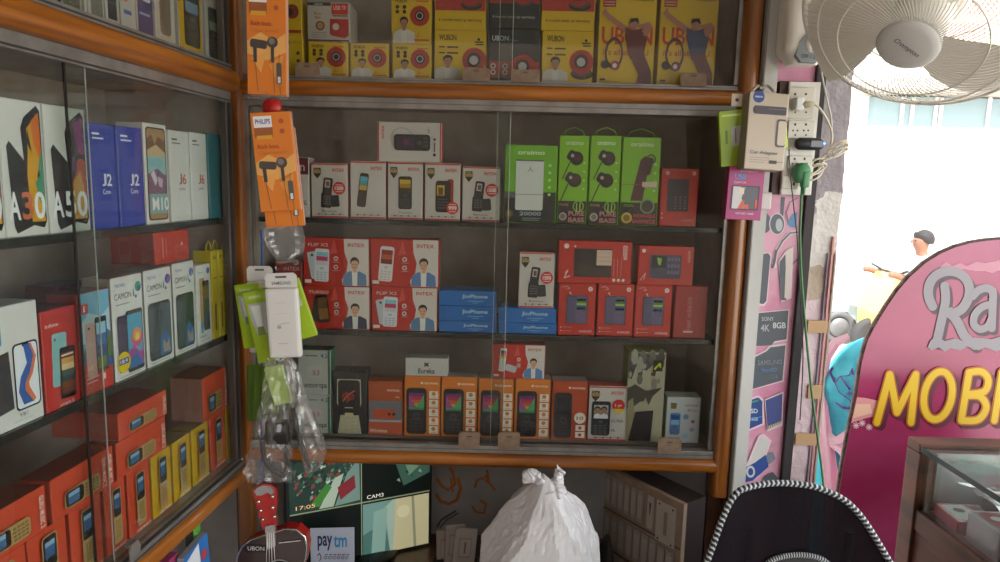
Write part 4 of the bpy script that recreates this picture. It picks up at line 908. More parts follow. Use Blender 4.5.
tag(m.build('round_cap', None, a+Vector((-.004, .01, .002))), 'small red cap between the two orange earphone packs', 'cap')
# white cable packs and lime green packs
g = 'white hang-tab packs at the corner post'
def whitepack(px, y, lab, tilt, label, art=True, yaw=0.05, hh=.0):
    x0, y0, x1, y1 = px; xm = (x0+x1)/2; a = hitY(x0, (y0+y1)/2, y); b = hitY(x1, (y0+y1)/2, y); w = b.x-a.x; t = hitY(xm, y0, y).z; z = hitY(xm, y1, y).z; h = t-z
    root = empty('cable_pack', ((a.x+b.x)/2, y, t), label, 'packet', g, (0, tilt, yaw))
    m = MB(); wm = M('#d6d4cf', .4); ht = h*.17; W2 = w/2
    m.prism([(-W2*.8, 0), (W2*.8, 0), (W2, -.006), (W2, -ht), (-W2, -ht), (-W2, -.006)], -.001, .001, wm)
    m.box((-W2*.35, -.0016, -.010), (W2*.35, -.0009, -.006), M('#57534f', .5)); 
    if art:
        A = Art(w/ht); A.text('SAMSUNG', .2, .58, .8, .8, '#4d4c4e', .01); A.put(m, lambda u, v, o: ((u-.5)*w, -.0012-o, -ht*v))
    m.build('hang_tab', root)
    m = MB(); m.box((-W2*1.02, -.010, -h), (W2*1.02, .010, -ht-.0005), M('#dcdad5', .3, coat=.4), bev=.006)
    if art:
        A = Art(w/(h-ht)); A.line([(.3, .22), (.5, .2), (.65, .215)], .01, '#bcbbb8'); A.line([(.25, .36), (.7, .355)], .008, '#bcbbb8'); A.line([(.35, .58), (.36, .52), (.5, .5), (.75, .49)], .014, '#9b9a99'); A.rect(.3, .53, .44, .57, '#a8a7a6'); A.text('earphone', .3, .77, .64, .8, '#97968f', 0)
        A.put(m, lambda u, v, o: ((u-.5)*w*.9, -.010-o, -ht-(h-ht)*v))
    m.build('pack_body', root)
whitepack((248, 266, 273, 352), YH+.05, '', -.02, 'white blister pack farthest back, peeping above the lime green packs', False)
whitepack((266, 273, 297, 357), YH-.015, '', -.05, 'white hang-tab cable pack in front of the lime green packs')
g = 'lime green packs hanging with the white packs'
def lime(a):
    A = Art(a); A.rect(.05, .04, .95, .12, '#a9c640'); A.text('oraimo', .2, .05, .7, .1, '#e2efc0', .01); A.poly([(.1, .17), (.92, .17), (.92, .5), (.6, .62), (.25, .62), (.1, .4)], '#b9bcb8', .3); A.poly([(.2, .2), (.6, .2), (.5, .55), (.3, .55)], '#dfe1de'); A.poly([(.25, .62), (.6, .62), (.55, .5), (.3, .5)], '#7e8e4a'); return A
LIM = '#9cba1e'
hang('accessory_pack', (238, 284, 262, 348), YH+.03, .012, LIM, lime, 'lime green pack hanging leftmost behind the white cable pack', 'packet', g, tilt=-.13, yaw=-.1)
hang('accessory_pack', (250, 290, 275, 362), YH+.008, .012, LIM, lime, 'lime green pack hanging in front, left of the white cable pack', 'packet', g, tilt=-.2, yaw=0)
hang('accessory_pack', (284, 280, 308, 340), YH+.012, .012, LIM, lambda a: Art(a).poly([(.1, .08), (.8, .08), (.85, .45), (.2, .5)], '#c3c5c2').rect(.3, .1, .55, .45, '#8e908d'), 'lime green pack swung out to the right of the white cable pack', 'packet', g, tilt=-.3, yaw=.1)
# lower: green pouches and clear bags
g = 'green pouches hanging under the lime packs'
for i, (x0, x1, lab) in enumerate(((246, 254, 'outermost left'), (252, 262, 'second from the left'), (260, 272, 'nearest the clear bag'))):
    hang('green_pouch', (x0, 365+i, x1+6, 422-i*3), YH+.06-.02*i, .010, '#557a22', None, 'dark green pouch behind the big clear bag, '+lab, 'pouch', g, tilt=.03, bev=.004)
hang('green_pouch', (268, 366, 288, 405), YH+.005, .008, '#b3d06a', None, 'pale green pouch at the top inside the big clear bag', 'pouch', None, tilt=-.25, bev=.003)
big = sleeve('plastic_bag', [(269, 292, 357), (267, 296, 372), (263, 293, 390), (257, 292, 420), (250, 292, 448), (243, 292, 470), (248, 292, 482)], YH-.012, PLAST_CLEAR, 'big clear plastic bag with a charger, left lobe', .028, 3, .006, ny=26, nx=14)
sleeve('plastic_bag', [(284, 296, 362), (287, 303, 385), (290, 312, 410), (294, 321, 432), (300, 328, 452), (306, 318, 472)], YH-.02, PLAST_CLEAR, 'smaller clear plastic bag with a black cable, right lobe', .016, 5, .005, ny=20, nx=10)
m = MB(); a = hitY(278, 432, YH-.022); m.box((-.024, -.012, -.024), (.024, .014, .024), M('#1f1b1a', .4), bev=.005); m.box((-.012, -.003, -.034), (-.006, .003, -.024), M('#c9c6c0', .3, .8)); m.box((.006, -.003, -.034), (.012, .003, -.024), M('#c9c6c0', .3, .8))
tag(m.build('charger', None, a, (0, 0, .1)), 'dark square charger inside the big clear bag', 'charger')
m = MB(); pts = [hitY(x, y, YH-.018) for x, y in ((293, 408), (296, 425), (300, 440), (306, 458), (310, 468))]; m.tube(pts, .004, M('#1f1d1e', .5), 8, radii=[.004, .006, .005, .005, .003]); tag(m.build('cable'), 'black cable strap inside the smaller clear bag', 'cable')
m = MB(); pts = [hitY(x, y, YH-.01+.004*math.sin(x)) for x, y in ((262, 440), (264, 458), (272, 470), (284, 476), (288, 466), (286, 450), (280, 444))]; m.tube(pts, .006, M('#3a3634', .6), 8); tag(m.build('cable'), 'dark coiled cable at the bottom of the big clear bag', 'cable')
for (x, y, L_, lab) in ((268, -30, .1, 'metal hook carrying the highest orange pack, mostly above the picture'), (276, 270, .12, 'metal hook holding the white hang-tab packs'), (277, 362, .11, 'metal hook holding the clear bags')):
    p = hitY(x, y, YH-.03); peg((p.x, YB-.03, p.z), YB-.03-(YH-.03), lab)
m = MB(); m.tube([hitY(261+1*math.sin(i*.9), 230+i*14, YB-.048) for i in range(26)], .0022, M('#20489a', .4), 8); tag(m.build('cable'), 'blue cable running down the wooden corner post', 'cable')

# ================================================================== UNDER THE CABINETS
DT = .50
m = MB(); desk = empty('desk', (0, 1.45, 0), 'dark wooden desk under the back cabinet carrying monitor and bag', 'desk')
m.box((-.52, -.20, DT-.025), (.46, .38, DT), WOODD, bev=.003); m.build('desk_top', desk)
for x in (-.50, .42):
    for y in (-.18, .34):
        m = MB(); m.box((x, y, 0), (x+.035, y+.035, DT-.026), WOODD); m.build('leg', desk)
# monitor
ang = .455; P0 = hitY(285, 530, 1.60); Dm = Vector((math.cos(ang), math.sin(ang), 0)); Nm = Vector((math.sin(ang), -math.cos(ang), 0))
def hitM(px, py, off=0): p = hitP(px, py, P0+Nm*off, Nm); return (p-P0).dot(Dm), p.z
wM = hitM(432, 500)[0]; zb = hitM(432, 549)[1]; zt = .852
mon = empty('monitor', (P0.x, P0.y, DT), 'black flat monitor showing four camera views under the cabinet', 'monitor', rot=(0, 0, ang))
m = MB(); z0 = zb-DT; z1 = zt-DT; b = .013
m.box((0, 0, z0), (wM, .028, z1), M('#151517', .35), bev=.004); m.box((wM*.25, .028, z0+.05), (wM*.75, .045, z1-.05), M('#151517', .5), bev=.006)
A = Art(1); A.text('lenovo', .56, .935, .66, .96, '#8d8d90', .01); A.put(m, lambda u, v, o: (u*wM, -o, z0+.02-(v-.94)*.3-.012))
m.build('bezel', mon)
m = MB(); m.box((wM*.42, .02, .012), (wM*.58, .045, z0+.06), M('#18181a', .4)); m.lathe([(0, .0), (.10, 0), (.10, .008), (.06, .012), (0, .014)], M('#18181a', .4), 28, Matrix.Translation((wM/2, .03, .0012))); m.build('stand', mon)
m = MB()
def E_(h, e=.8): return M(h, .5, emit=e, spec=.2)
zs0, zs1 = z0+.016, z1-.012; xs0, xs1 = b*.9, wM-b*.7
xd = hitM(361, 500)[0]; zd = hitM(361, 502)[1]-DT
sv = Art((xs1-xs0)/(zs1-zs0)); fx = (xd-xs0)/(xs1-xs0); fz = (zs1-zd)/(zs1-zs0)
EM = .36
def sq(u0, v0, u1, v1, c): sv.rect(u0, v0, u1, v1, E_(c, EM))
def sp_(P, c): sv.poly(P, E_(c, EM))
sq(0, 0, 1, 1, '#101613'); sq(0, 0, fx, fz, '#2b3f36')
rg = random.Random(11)
for i in range(230):
    x, y = rg.uniform(.02, fx-.06), rg.uniform(.1, fz-.08); c = rg.choice(['#3f5d4c', '#1c2c28', '#6d8a7a', '#8e2f2f', '#557c6a', '#22332c', '#a7b9a9', '#304a3e', '#7d4040']); r = rg.uniform(.005, .02)
    sp_([(x, y), (x+r*1.5, y-r), (x+r*1.8, y+r*.4), (x+r*.5, y+r*1.4)], c)
sp_([(fx*.4, fz*.98), (fx*.62, fz*.55), (fx*.75, fz*.5), (fx*.6, fz*.98)], '#9fb09c'); sp_([(fx*.62, fz*.98), (fx*.8, fz*.5), (fx*.97, fz*.3), (fx*.98, fz*.95)], '#6f8a80'); sp_([(fx*.28, fz*.9), (fx*.5, fz*.62), (fx*.58, fz*.68), (fx*.4, fz*.95)], '#3f7a35'); sp_([(fx*.66, fz*.7), (fx*.9, fz*.55), (fx*.92, fz*.75), (fx*.7, fz*.9)], '#7a2a30'); sp_([(0, fz*.8), (fx*.3, fz*.6), (fx*.25, fz), (0, fz)], '#263a34')
sp_([(fx+.2, fz*.3), (.78, 0), (1, 0), (.96, fz*.15), (fx+.3, fz*.6)], '#a8b59a'); sp_([(.72, fz*.35), (1, fz*.1), (1, fz*.7), (.8, fz*.85)], '#3d5f50'); sp_([(.8, fz*.4), (.95, fz*.3), (.93, fz*.55), (.84, fz*.7)], '#6d8d74')
for i in range(16):
    x, y = rg.uniform(.74, .96), rg.uniform(fz*.2, fz*.75); sp_([(x, y), (x+.02, y-.015), (x+.03, y+.02)], rg.choice(['#223a32', '#86a290', '#2e5044']))
sq(fx+.01, fz+.02, .995, .98, '#9fb5a6'); sp_([(fx+.01, fz+.02), (.72, fz+.02), (.66, .6), (.7, .98), (fx+.01, .98)], '#6f948d'); sp_([(.74, fz+.02), (.995, fz+.02), (.995, .98), (.72, .98)], '#c3bb93'); sp_([(fx+.01, .8), (.66, .72), (.7, .98), (fx+.01, .98)], '#4a726c'); sp_([(.58, .62), (.68, .6), (.66, .98), (.56, .98)], '#86a79c'); sp_([(.86, fz+.02), (.88, fz+.02), (.9, .98), (.88, .98)], '#8d8f76'); sv.ell(.8, .66, .05, E_('#cfcaa6', EM), n=10)
sv.rect(fx-.003, 0, fx+.004, 1, E_('#8f9a78', .3)); sv.rect(0, fz-.004, 1, fz+.006, E_('#8f9a78', .3))
sv.text('17:05', .04, fz-.06, .17, fz-.03, E_('#d6a97a', .6), 0); sv.text('CAM3', fx+.04, fz-.05, fx+.16, fz-.02, E_('#d6d7cf', .6), 0)
sv.put(m, lambda u, v, o: (xs0+u*(xs1-xs0), -o, zs1-v*(zs1-zs0)), step=.00004); m.build('screen', mon)
# card in front of the screen
cp_ = hitY(332, 546, 1.575)
def paytm(a):
    A = Art(a); A.text('pay', .16, .12, .5, .38, '#1d2c55', .05); A.text('tm', .53, .12, .84, .33, '#2c94c9', .05); A.line([(.15, .47), (.2, .42), (.24, .5), (.2, .56)], .02, '#3a3f52')
    for i in range(6): A.ring(.34+.1*i, .5, .025, .04, '#3a3f52', 8); A.rect(.33+.1*i, .44, .4+.1*i, .455, '#3a3f52')
    A.text('Rinji Aunniearom', .02, .66, .94, .78, '#b52f57', .02); A.rect(.16, .88, .8, .91, '#777a88'); return A
o, w, h = hang('payment_card', (311, 528, 354, 586), 1.575, .003, '#c3cadb', paytm, 'pale payment card with blue lettering leaning before the monitor', 'card', None, yaw=.1)
m = MB(); m.box((-.05, 0, DT+.001), (.05, .05, 0), M('#6e6a66', .5)); 
zc = o.location.z-h/2
m = MB(); m.box((-w*.5, -.014, 0), (w*.5, .024, .02), M('#a7a5a0', .3), bev=.003); m.box((-.012, -.004, .019), (.012, .012, zc-DT+.01), M('#a7a5a0', .3)); tag(m.build('card_stand', None, (o.location.x, 1.582, DT+.0005)), 'small grey stand holding the payment card', 'stand')
# orange painted marks on the wall
m = MB(); WP = WY-.001
def stroke(pts, r, mat, y=None, mm=None):
    (mm or m).tube([hitY(px, py, y or WP) for px, py in pts], r, mat, 6)
om = M('#b8662b', .7)
for pts, r in (([(437, 478), (442, 486), (448, 490), (455, 484), (453, 472), (450, 468)], .0045), ([(436, 494), (441, 501), (449, 504), (457, 500), (461, 488), (458, 478)], .005), ([(475, 487), (477, 480), (483, 478), (488, 483), (486, 475)], .004), ([(472, 506), (476, 512), (484, 513), (486, 504), (480, 500)], .004), ([(487, 470), (489, 482), (495, 490)], .0035), ([(451, 478), (453, 492)], .003)):
    stroke(pts, r, om)
tag(m.build('painted_mark'), 'orange brushed auspicious marks on the wall behind the bag', 'painted mark', kind='thing')
# white bag
def white_bag():
    YW = 1.37; base = DT+.001; top = hitY(548, 474, YW).z; H = top-base; n, k = 110, 80; m = MB(); vs = []; rg = random.Random(21)
    xl, xr = hitY(481, 545, YW).x, hitY(601, 545, YW).x; cx = (xl+xr)/2; W2 = (xr-xl)/2; zc = H*.42
    pl = []
    for i in range(46):
        v = Vector((rg.gauss(0, 1), rg.gauss(0, 1), rg.gauss(.25, .8))).normalized(); pl.append((v, rg.uniform(.80, .97)))
    pl += [(Vector((-.62, -.35, .70)).normalized(), .70), (Vector((.66, -.3, .68)).normalized(), .76), (Vector((-.1, -.8, .6)).normalized(), .74), (Vector((.25, -.75, .62)).normalized(), .78)]
    for j in range(k+1):
        ph = PI*j/k
        for a_ in range(n):
            th = 2*PI*a_/n; d = Vector((math.sin(ph)*math.cos(th), math.sin(ph)*math.sin(th), -math.cos(ph)))
            d2 = (d + .10*Vector((noise.noise(d*2.1), noise.noise(d*2.1+Vector((7, 0, 0))), noise.noise(d*2.1+Vector((0, 9, 0)))))).normalized()
            r = 1.08
            for v, q in pl:
                c = d2.dot(v)
                if c > .05: r = min(r, q/c)
            r += .018*abs(noise.noise(d*6))+.010*noise.noise(d*15)
            # gather towards the knot
            up = max(0, d.z); x = d.x*r*W2*1.16; y = d.y*r*W2; z = zc + (d.z*r*(H-zc)*1.10 if d.z > 0 else d.z*r*zc*1.2)
            g_ = max(0, (z/H-.80)/.2); g_ = min(1, g_); x = x*(1-.45*g_)+(.004*g_); y = y*(1-.45*g_)
            vs.append(Vector((x, y, min(max(z, 0), H*1.02))))
    m.add(vs, [(j*n+i, j*n+(i+1) % n, (j+1)*n+(i+1) % n, (j+1)*n+i) for j in range(k) for i in range(n)], BAG, False)
    o = m.build('carrier_bag', None, (cx, YW, base)); tag(o, 'large crumpled white plastic bag tied at the top on the desk', 'bag')
    kn = hitY(533, 474, YW-.0); kx, kz = kn.x-cx, kn.z-base
    def twist(pts, rad, sd):
        P3 = []
        for q in range(len(pts)-1):
            for t in range(6):
                f = t/6; P3.append((hitY(pts[q][0]*(1-f)+pts[q+1][0]*f, pts[q][1]*(1-f)+pts[q+1][1]*f, YW-.01)-Vector((cx, YW, base)), rad[q]*(1-f)+rad[q+1]*f))
        mm = MB(); mm.tube([q[0] for q in P3], .01, BAG, 18, radii=[q[1]*(1+.12*math.sin(i*2.1)) for i, q in enumerate(P3)])
        mm.v = [tuple(Vector(v)+Vector((noise.noise(Vector(v)*70+Vector((sd, 0, 0))), noise.noise(Vector(v)*70+Vector((0, sd, 5))), noise.noise(Vector(v)*70)))*.007) for v in mm.v]; mm.sm = [False]*len(mm.sm)
        mm.build('tied_handle', o)
    twist([(548, 492), (541, 481), (534, 474), (528, 476), (524, 482)], [.022, .012, .009, .013, .006], 1.0)
    twist([(556, 494), (557, 482), (559, 473), (562, 469)], [.022, .014, .011, .012], 6.0)
BAG = M('#dcdce0', .35, coat=.2)
white_bag()
# papers and blister cards left of the bag
g = 'pale cards bundled left of the white bag'
for i, (x0, y0, x1, tl) in enumerate(((437, 530, 455, -.02), (444, 525, 463, .04), (452, 529, 474, .09))):
    hang('blister_card', (x0, y0, x1, 600), 1.62-.012*i, .006, '#a59c96', lambda a: Art(a).rrect(.2, .12, .8, .4, '#8b827e', .04).rrect(.25, .14, .75, .38, '#aaa19c', .04).rect(.46, .18, .54, .34, '#5c5452'), 'pale blister card '+('at the back of the bundle left of the bag', 'in the middle of the bundle left of the bag', 'at the front of the bundle next to the bag')[i], 'card', g, tilt=tl, yaw=.2)
m = MB(); stroke([(437, 527), (441, 520), (449, 515), (456, 511)], .0022, M('#1c1a1b', .5), 1.585); stroke([(440, 528), (446, 520), (458, 513)], .0016, M('#1c1a1b', .5), 1.58); tag(m.build('cable'), 'short black cable lying over the pale cards', 'cable')
m = MB(); m.box((-.06, -.03, 0), (.06, .03, .045), M('#5b5048', .6), bev=.003); m.box((-.056, -.026, .02), (.056, .026, .046), M('#2a2523', .7)); p = hitY(455, 560, 1.61); tag(m.build('card_tray', None, (p.x, 1.60, DT+.0005)), 'low brown tray holding the pale cards', 'tray')
# display rack
Q = hitY(684, 505, 1.40); an = -.94; Dr = Vector((math.cos(an), math.sin(an), 0)); Nr = Vector((math.sin(an), -math.cos(an), 0))
def hitR(px, py): p = hitP(px, py, Q, Nr); return (p-Q).dot(Dr), p.z
L0 = hitR(606, 470)[0]; 
rack = empty('accessory_case', (Q.x, Q.y, DT+.0005), 'beige wooden case of blister packed accessories standing open under the cabinet', 'case', rot=(0, 0, an))
zt = Q.z-DT; be = noisy('beige_board', '#7a6656', '#8f7a68', (9, 9, 9), 2, .6)
m = MB(); m.box((L0, .0, 0), (0, .012, zt), be); m.build('front_board', rack)
m = MB(); m.box((L0, .0125, 0), (0, .075, zt), M('#2a2221', .5)); m.build('case_body', rack)
cards = ((616, 478, 630, 498), (622, 481, 637, 506), (632, 486, 648, 512))
su = -L0
def card(u0, v0, u1, v1, shape, c='#8f857c'):
    m = MB(); x0, x1 = L0+u0*su, L0+u1*su; zt_, zb_ = zt*(1-v0), zt*(1-v1)
    m.box((x0, -.004, zb_), (x1, -.0006, zt_), M(c, .4), bev=.001)
    A = Art((x1-x0)/(zt_-zb_)); A.ell(.15, .07, .05, '#2b2422', n=8); A.ell(.85, .07, .05, '#2b2422', n=8); A.ell(.15, .94, .05, '#2b2422', n=8); A.ell(.85, .94, .05, '#2b2422', n=8); A.rrect(.22, .14, .78, .86, '#a3988e', .08)
    if shape == 'blue': A.poly([(.35, .2), (.65, .2), (.58, .45), (.52, .6), (.46, .6), (.42, .45)], '#262c52')
    elif shape == 'big': A.rrect(.42, .2, .6, .78, '#7c7269', .03)
    else: A.line([(.5, .2), (.4, .4), (.6, .6), (.5, .8)], .05, '#786e66')
    A.put(m, lambda u, v, o: (x0+(x1-x0)*u, -.004-o, zt_+(zb_-zt_)*v)); m.build('blister_pack', rack)
for i in range(6): card(.02+.087*i, .05, .095+.087*i, .29, 'x')
card(.585, .05, .665, .3, 'blue', '#a69b90'); card(.70, .05, .93, .35, 'big', '#a69b90')
for i in range(9): card(.02+.102*i, .36 if i < 7 else .385, .11+.102*i, .62, 'x')
for i in range(8): card(.02+.115*i, .66, .12+.115*i, .95, 'x')
m = MB(); m.box((L0, -.0022, zt*.665), (0, -.0004, zt*.675), M('#4b3d34', .5)); m.box((L0, -.0022, zt*.345), (0, -.0004, zt*.355), M('#4b3d34', .5)); m.build('divider', rack)
def blob(name, px, y, rx, ry, rz, mat, label, cat, seed=0, amp=.012, z=None):
    m = MB(); n, k = 32, 20; vs = []
    for j in range(k+1):
        ph = PI*j/k
        for i in range(n):
            th = 2*PI*i/n; d = Vector((math.sin(ph)*math.cos(th), math.sin(ph)*math.sin(th), -math.cos(ph))); r = 1+amp*8*noise.noise(d*2.2+Vector((seed, 0, 0)))
            v = Vector((d.x*rx*r, d.y*ry*r, d.z*rz*r)); v.z = max(v.z, -rz*.75); vs.append(v)
    m.add(vs, [(j*n+i, j*n+(i+1) % n, (j+1)*n+(i+1) % n, (j+1)*n+i) for j in range(k) for i in range(n)], mat, True)
    p = hitY(px[0], px[1], y); return tag(m.build(name, None, (p.x, y, DT+rz*.75+.001)), label, cat)
blob('cloth_pouch', (606, 545), 1.50, .022, .04, .105, M('#141012', .8), 'black cloth pouch between the white bag and the beige case', 'pouch', 1)
blob('cloth_pouch', (648, 560), 1.34, .032, .035, .075, M('#141012', .8), 'small black cloth pouch in front of the beige case', 'pouch', 5)

# guitar-shaped speaker hanging at the post
YG = 1.34
def G(px, py, dy=0): p = hitY(px, py, YG); return Vector((p.x, YG+dy, p.z))
gc = G(273, 562); gt = empty('guitar_speaker', gc, 'dark red guitar-shaped speaker with chrome rim hanging at the lower left', 'speaker')
def gpts(P): return [((hitY(x, y, YG).x-gc.x), (hitY(x, y, YG).z-gc.z)) for x, y in P]
body = [(236, 566), (238, 556), (243, 546), (251, 540), (262, 536), (273, 533), (285, 529), (297, 530), (305, 537), (307, 547), (306, 558), (302, 570), (300, 582), (306, 596), (312, 612), (308, 632), (294, 646), (270, 652), (246, 646), (232, 630), (230, 610), (237, 594), (240, 580)]
bp = gpts(body); dkr = M('#26070b', .12, coat=1); chrome = M('#d9dadc', .12, 1.0)
m = MB(); m.prism(bp, 0, .032, dkr, M('#a51f1b', .3)); 
A = Art(1); A.rrect(.2, .1, .5, .19, '#15090b', .02); A.text('UBON', .24, .12, .44, .17, '#e2dede', .0); A.ell(.62, .42, .13, '#16090b'); A.ring(.62, .42, .13, .15, '#8b8a8c', asp=1); A.line([(.62, .06), (.88, .02)], .012, '#c9c6c6')
x0, x1 = min(p[0] for p in bp), max(p[0] for p in bp); z1 = max(p[1] for p in bp); z0 = min(p[1] for p in bp)
A.put(m, lambda u, v, o: (x0+(x1-x0)*u, -o, z1-.02-(v)*(x1-x0))); m.build('body', gt)
m = MB(); m.tube([(x, 0.0, z) for x, z in bp], .0022, chrome, 8, closed=True); m.build('rim', gt)
m = MB(); m.prism(gpts([(252, 491), (256, 487), (262, 484), (270, 485), (276, 489), (277, 500), (275, 514), (277, 526), (262, 531), (258, 515)]), .002, .014, M('#b3211c', .18, coat=1), M('#5d1512', .3)); m.build('headstock', gt)
m = MB(); m.prism(gpts([(254, 491), (258, 487), (263, 485), (270, 486), (275, 490), (272, 495), (268, 492), (262, 495), (257, 495)]), -.002, .002, M('#dfe0e2', .15, 1.0)); m.build('silver_tip', gt)
m = MB(); m.prism(gpts([(265, 526), (275, 524), (276, 545), (268, 549)]), -.003, .010, M('#c9c5c8', .12, .8)); m.build('neck', gt)
for px, py in ((259, 501), (261, 510), (263, 519), (273, 496), (273, 507), (275, 516)):
    m = MB(); p = G(px, py)-gc; m.lathe([(0, -.004), (.0032, -.003), (.0036, 0), (.0028, .003), (0, .004)], chrome, 12, Matrix.Translation((p.x, -.002, p.z)) @ Matrix.Rotation(PI/2, 4, 'X')); m.build('tuning_peg', gt)
for i in range(4):
    m = MB(); a = G(268+i*2, 532)-gc; b = G(266+i*4, 600)-gc; m.tube([(a.x, -.005, a.z), (b.x, -.004, b.z)], .0005, M('#d8d6d2', .3, .8), 5); m.build('string', gt)
g = 'small packets hanging below the left cabinet'
sx = lambda px, py, off=-.01: LW(hitL(px, py, off)[0], off, hitL(px, py, off)[1])
def hangL(px, off, d, cols, art, label, tilt=0):
    x0, y0, x1, y1 = px; a = hitL(x0, (y0+y1)/2, off); b = hitL(x1, (y0+y1)/2, off); t = hitL((x0+x1)/2, y0, off)[1]; z = hitL((x0+x1)/2, y1, off)[1]; w, h = b[0]-a[0], t-z
    mb = carton('packet', w, h, d, cols, art(w/h) if art else None); o = mb.build('accessory_packet', None, LW((a[0]+b[0])/2, off, z), (0, tilt, LROT)); tag(o, label, 'packet', g)
hangL((194, 523, 201, 545), .02, .02, ('#5aa531', '#3c3632'), lambda a: Art(a).text('2x', .2, .4, .7, .6, '#e5efdd', .02), 'small green packet hanging under the left cabinet rail')
hangL((188, 541, 212, 600), -.0, .015, ('#2d74c0', '#8f9196'), lambda a: Art(a).poly([(0, .1), (.6, 0), (.62, .6), (0, .6)], '#dcdfe4').ell(.78, .3, .14, '#b2484c', n=8).rect(.1, .3, .45, .34, '#30333c'), 'blue and white packet with a red mark below the green one', -.1)
hangL((160, 560, 180, 620), .02, .02, '#9d3a63', None, 'dark pink packet at the bottom edge under the left cabinet')

# ================================================================== RIGHT OF THE BACK CABINET
m = MB(); m.box((XR+.053, -.03, 0), (XR+.078+.005, .03, CEIL), noisy('white_painted_strip', '#b9bab7', '#cccdca', (4, 4, 1), 3, .5)); 
m.box((XR+.0535, -.032, 0), (XR+.056, -.028, CEIL), M('#8e8f8d', .5)); o = m.build('trim_2', None, (0, YB, 0)); o['kind'] = 'structure'
PX0, PX1, PY = XR+.084, .6465, YB-.005
panm = noisy('pink_painted_board', '#c86f97', '#dca6bc', (7, 7, 7), 1.5, .45, pos=(.3, .62))
m = MB(); m.box((PX0, PY, 0), (PX1, PY+.03, CEIL), panm)
S = Art(1); 
# artwork painted on the board, laid out in measured picture points on the board's own plane
WHT = '#e3ccd6'
def P(*pts): return [tuple(p) for p in pts]
S.poly(P((780, 0), (812, 0), (812, 62), (780, 62)), '#8c3a5c')
for c, pts in (('#cdbec8', ((763, 195), (766, 197), (766, 222), (762, 238), (757, 234), (757, 205))), ('#55636f', ((781, 197), (785, 197), (783, 216), (780, 216))), ):
    S.poly(pts, c)
for (cx_, cy_, rx_, ry_, c) in ((765, 223, 6, 10, '#4d5560'), (777, 224, 8, 11, '#d8d5dc'), (777, 224, 7, 10, '#5c646e'), (779, 225, 3.5, 6.5, '#b9c0c4')):
    S.poly([(cx_+rx_*math.cos(t*PI/9), cy_+ry_*math.sin(t*PI/9)) for t in range(18)], c)
S.poly(P((787, 224), (792, 214), (797, 212), (796, 228), (790, 227)), '#4f86b0')
def cur(pts, w, c):
    for a_, b_ in zip(pts, pts[1:]):
        d = Vector((b_[0]-a_[0], b_[1]-a_[1])); n_ = Vector((-d.y, d.x)).normalized()*w/2
        S.poly(P((a_[0]+n_.x, a_[1]+n_.y), (b_[0]+n_.x, b_[1]+n_.y), (b_[0]-n_.x, b_[1]-n_.y), (a_[0]-n_.x, a_[1]-n_.y)), c)
cur([(798, 232), (790, 233), (782, 241), (776, 252), (774, 262), (775, 268)], 4, '#dfcbd6'); cur([(798, 232), (790, 233), (782, 241), (776, 252), (773, 262)], 1.6, '#6a6b75')
cur([(797, 198), (790, 202), (786, 212), (788, 222)], 1, '#7a7780'); cur([(776, 250), (774, 262), (772, 268)], 2.4, '#5b5d68'); cur([(798, 258), (794, 262), (791, 266)], 1.5, '#6b6d78')
S.poly(P((760, 253), (769, 252), (771, 255), (767, 301), (764, 306), (757, 305)), '#e3ccd6'); S.poly(P((762, 254), (768, 253), (770, 256), (766, 301), (763, 304), (758, 303)), '#4b525c'); S.poly(P((761, 255), (762.5, 255), (759, 302), (757.5, 302)), '#b4484f')
S.poly(P((778, 262), (784, 252), (793, 246), (791, 298), (781, 302), (779, 276)), WHT); S.poly(P((779, 262), (785, 254), (786, 300), (781, 300), (779, 276)), '#59616c'); S.poly(P((786, 250), (792, 247), (788, 298), (784, 298)), '#d8cfc6')
S.poly(P((756, 312), (789, 309), (787, 340), (754, 347)), WHT); S.poly(P((756, 313), (788, 310), (786, 339), (774, 341), (771, 345), (754, 346)), '#4d535d')
S.poly(P((753, 356), (765, 350), (769, 345), (786, 343), (783, 381), (750, 390)), WHT); S.poly(P((754, 357), (766, 351), (770, 347), (785, 345), (782, 380), (751, 389)), '#4d5661')
S.poly(P((749, 398), (758, 395), (763, 399), (764, 424), (745, 432)), WHT); S.poly(P((749, 400), (758, 397), (762, 401), (762, 423), (745, 430)), '#264a8a')
S.poly(P((764, 399), (783, 391), (782, 425), (767, 431)), WHT); S.poly(P((765, 400), (782, 393), (781, 422), (767, 429)), '#3d4a8a')
for i in range(6): S.poly(P((768+2.2*i, 425.5-.9*i), (769.4+2.2*i, 425-.9*i), (769.4+2.2*i, 428.5-.9*i), (768+2.2*i, 429.2-.9*i)), '#c9b982')
S.poly(P((748, 402), (758, 399), (758, 400.5), (748, 403.5)), '#3d9a6a'); S.poly(P((747, 420), (762, 415), (762, 416), (747, 421)), '#4f86c9')
S.poly(P((758, 435), (763, 433), (771, 440), (762, 466), (758, 476), (752, 480), (745, 478), (746, 464)), WHT); S.poly(P((760, 436), (769, 442), (755, 476), (748, 478), (745, 472)), '#cfcfc9'); S.poly(P((754, 462), (765, 454), (768, 466), (752, 480), (742, 482), (742, 468)), '#2d4f9a'); S.poly(P((765, 455), (772, 451), (775, 458), (768, 464)), '#7c8796'); S.poly([(750+4.5*math.cos(t*PI/8), 471+6*math.sin(t*PI/8)) for t in range(16)], '#cfcfc9'); S.poly([(750+2.6*math.cos(t*PI/8), 471+3.8*math.sin(t*PI/8)) for t in range(16)], '#2d4f9a')
S.poly(P((764, 476), (772, 471), (778, 478), (776, 500), (758, 500)), '#4d5661')
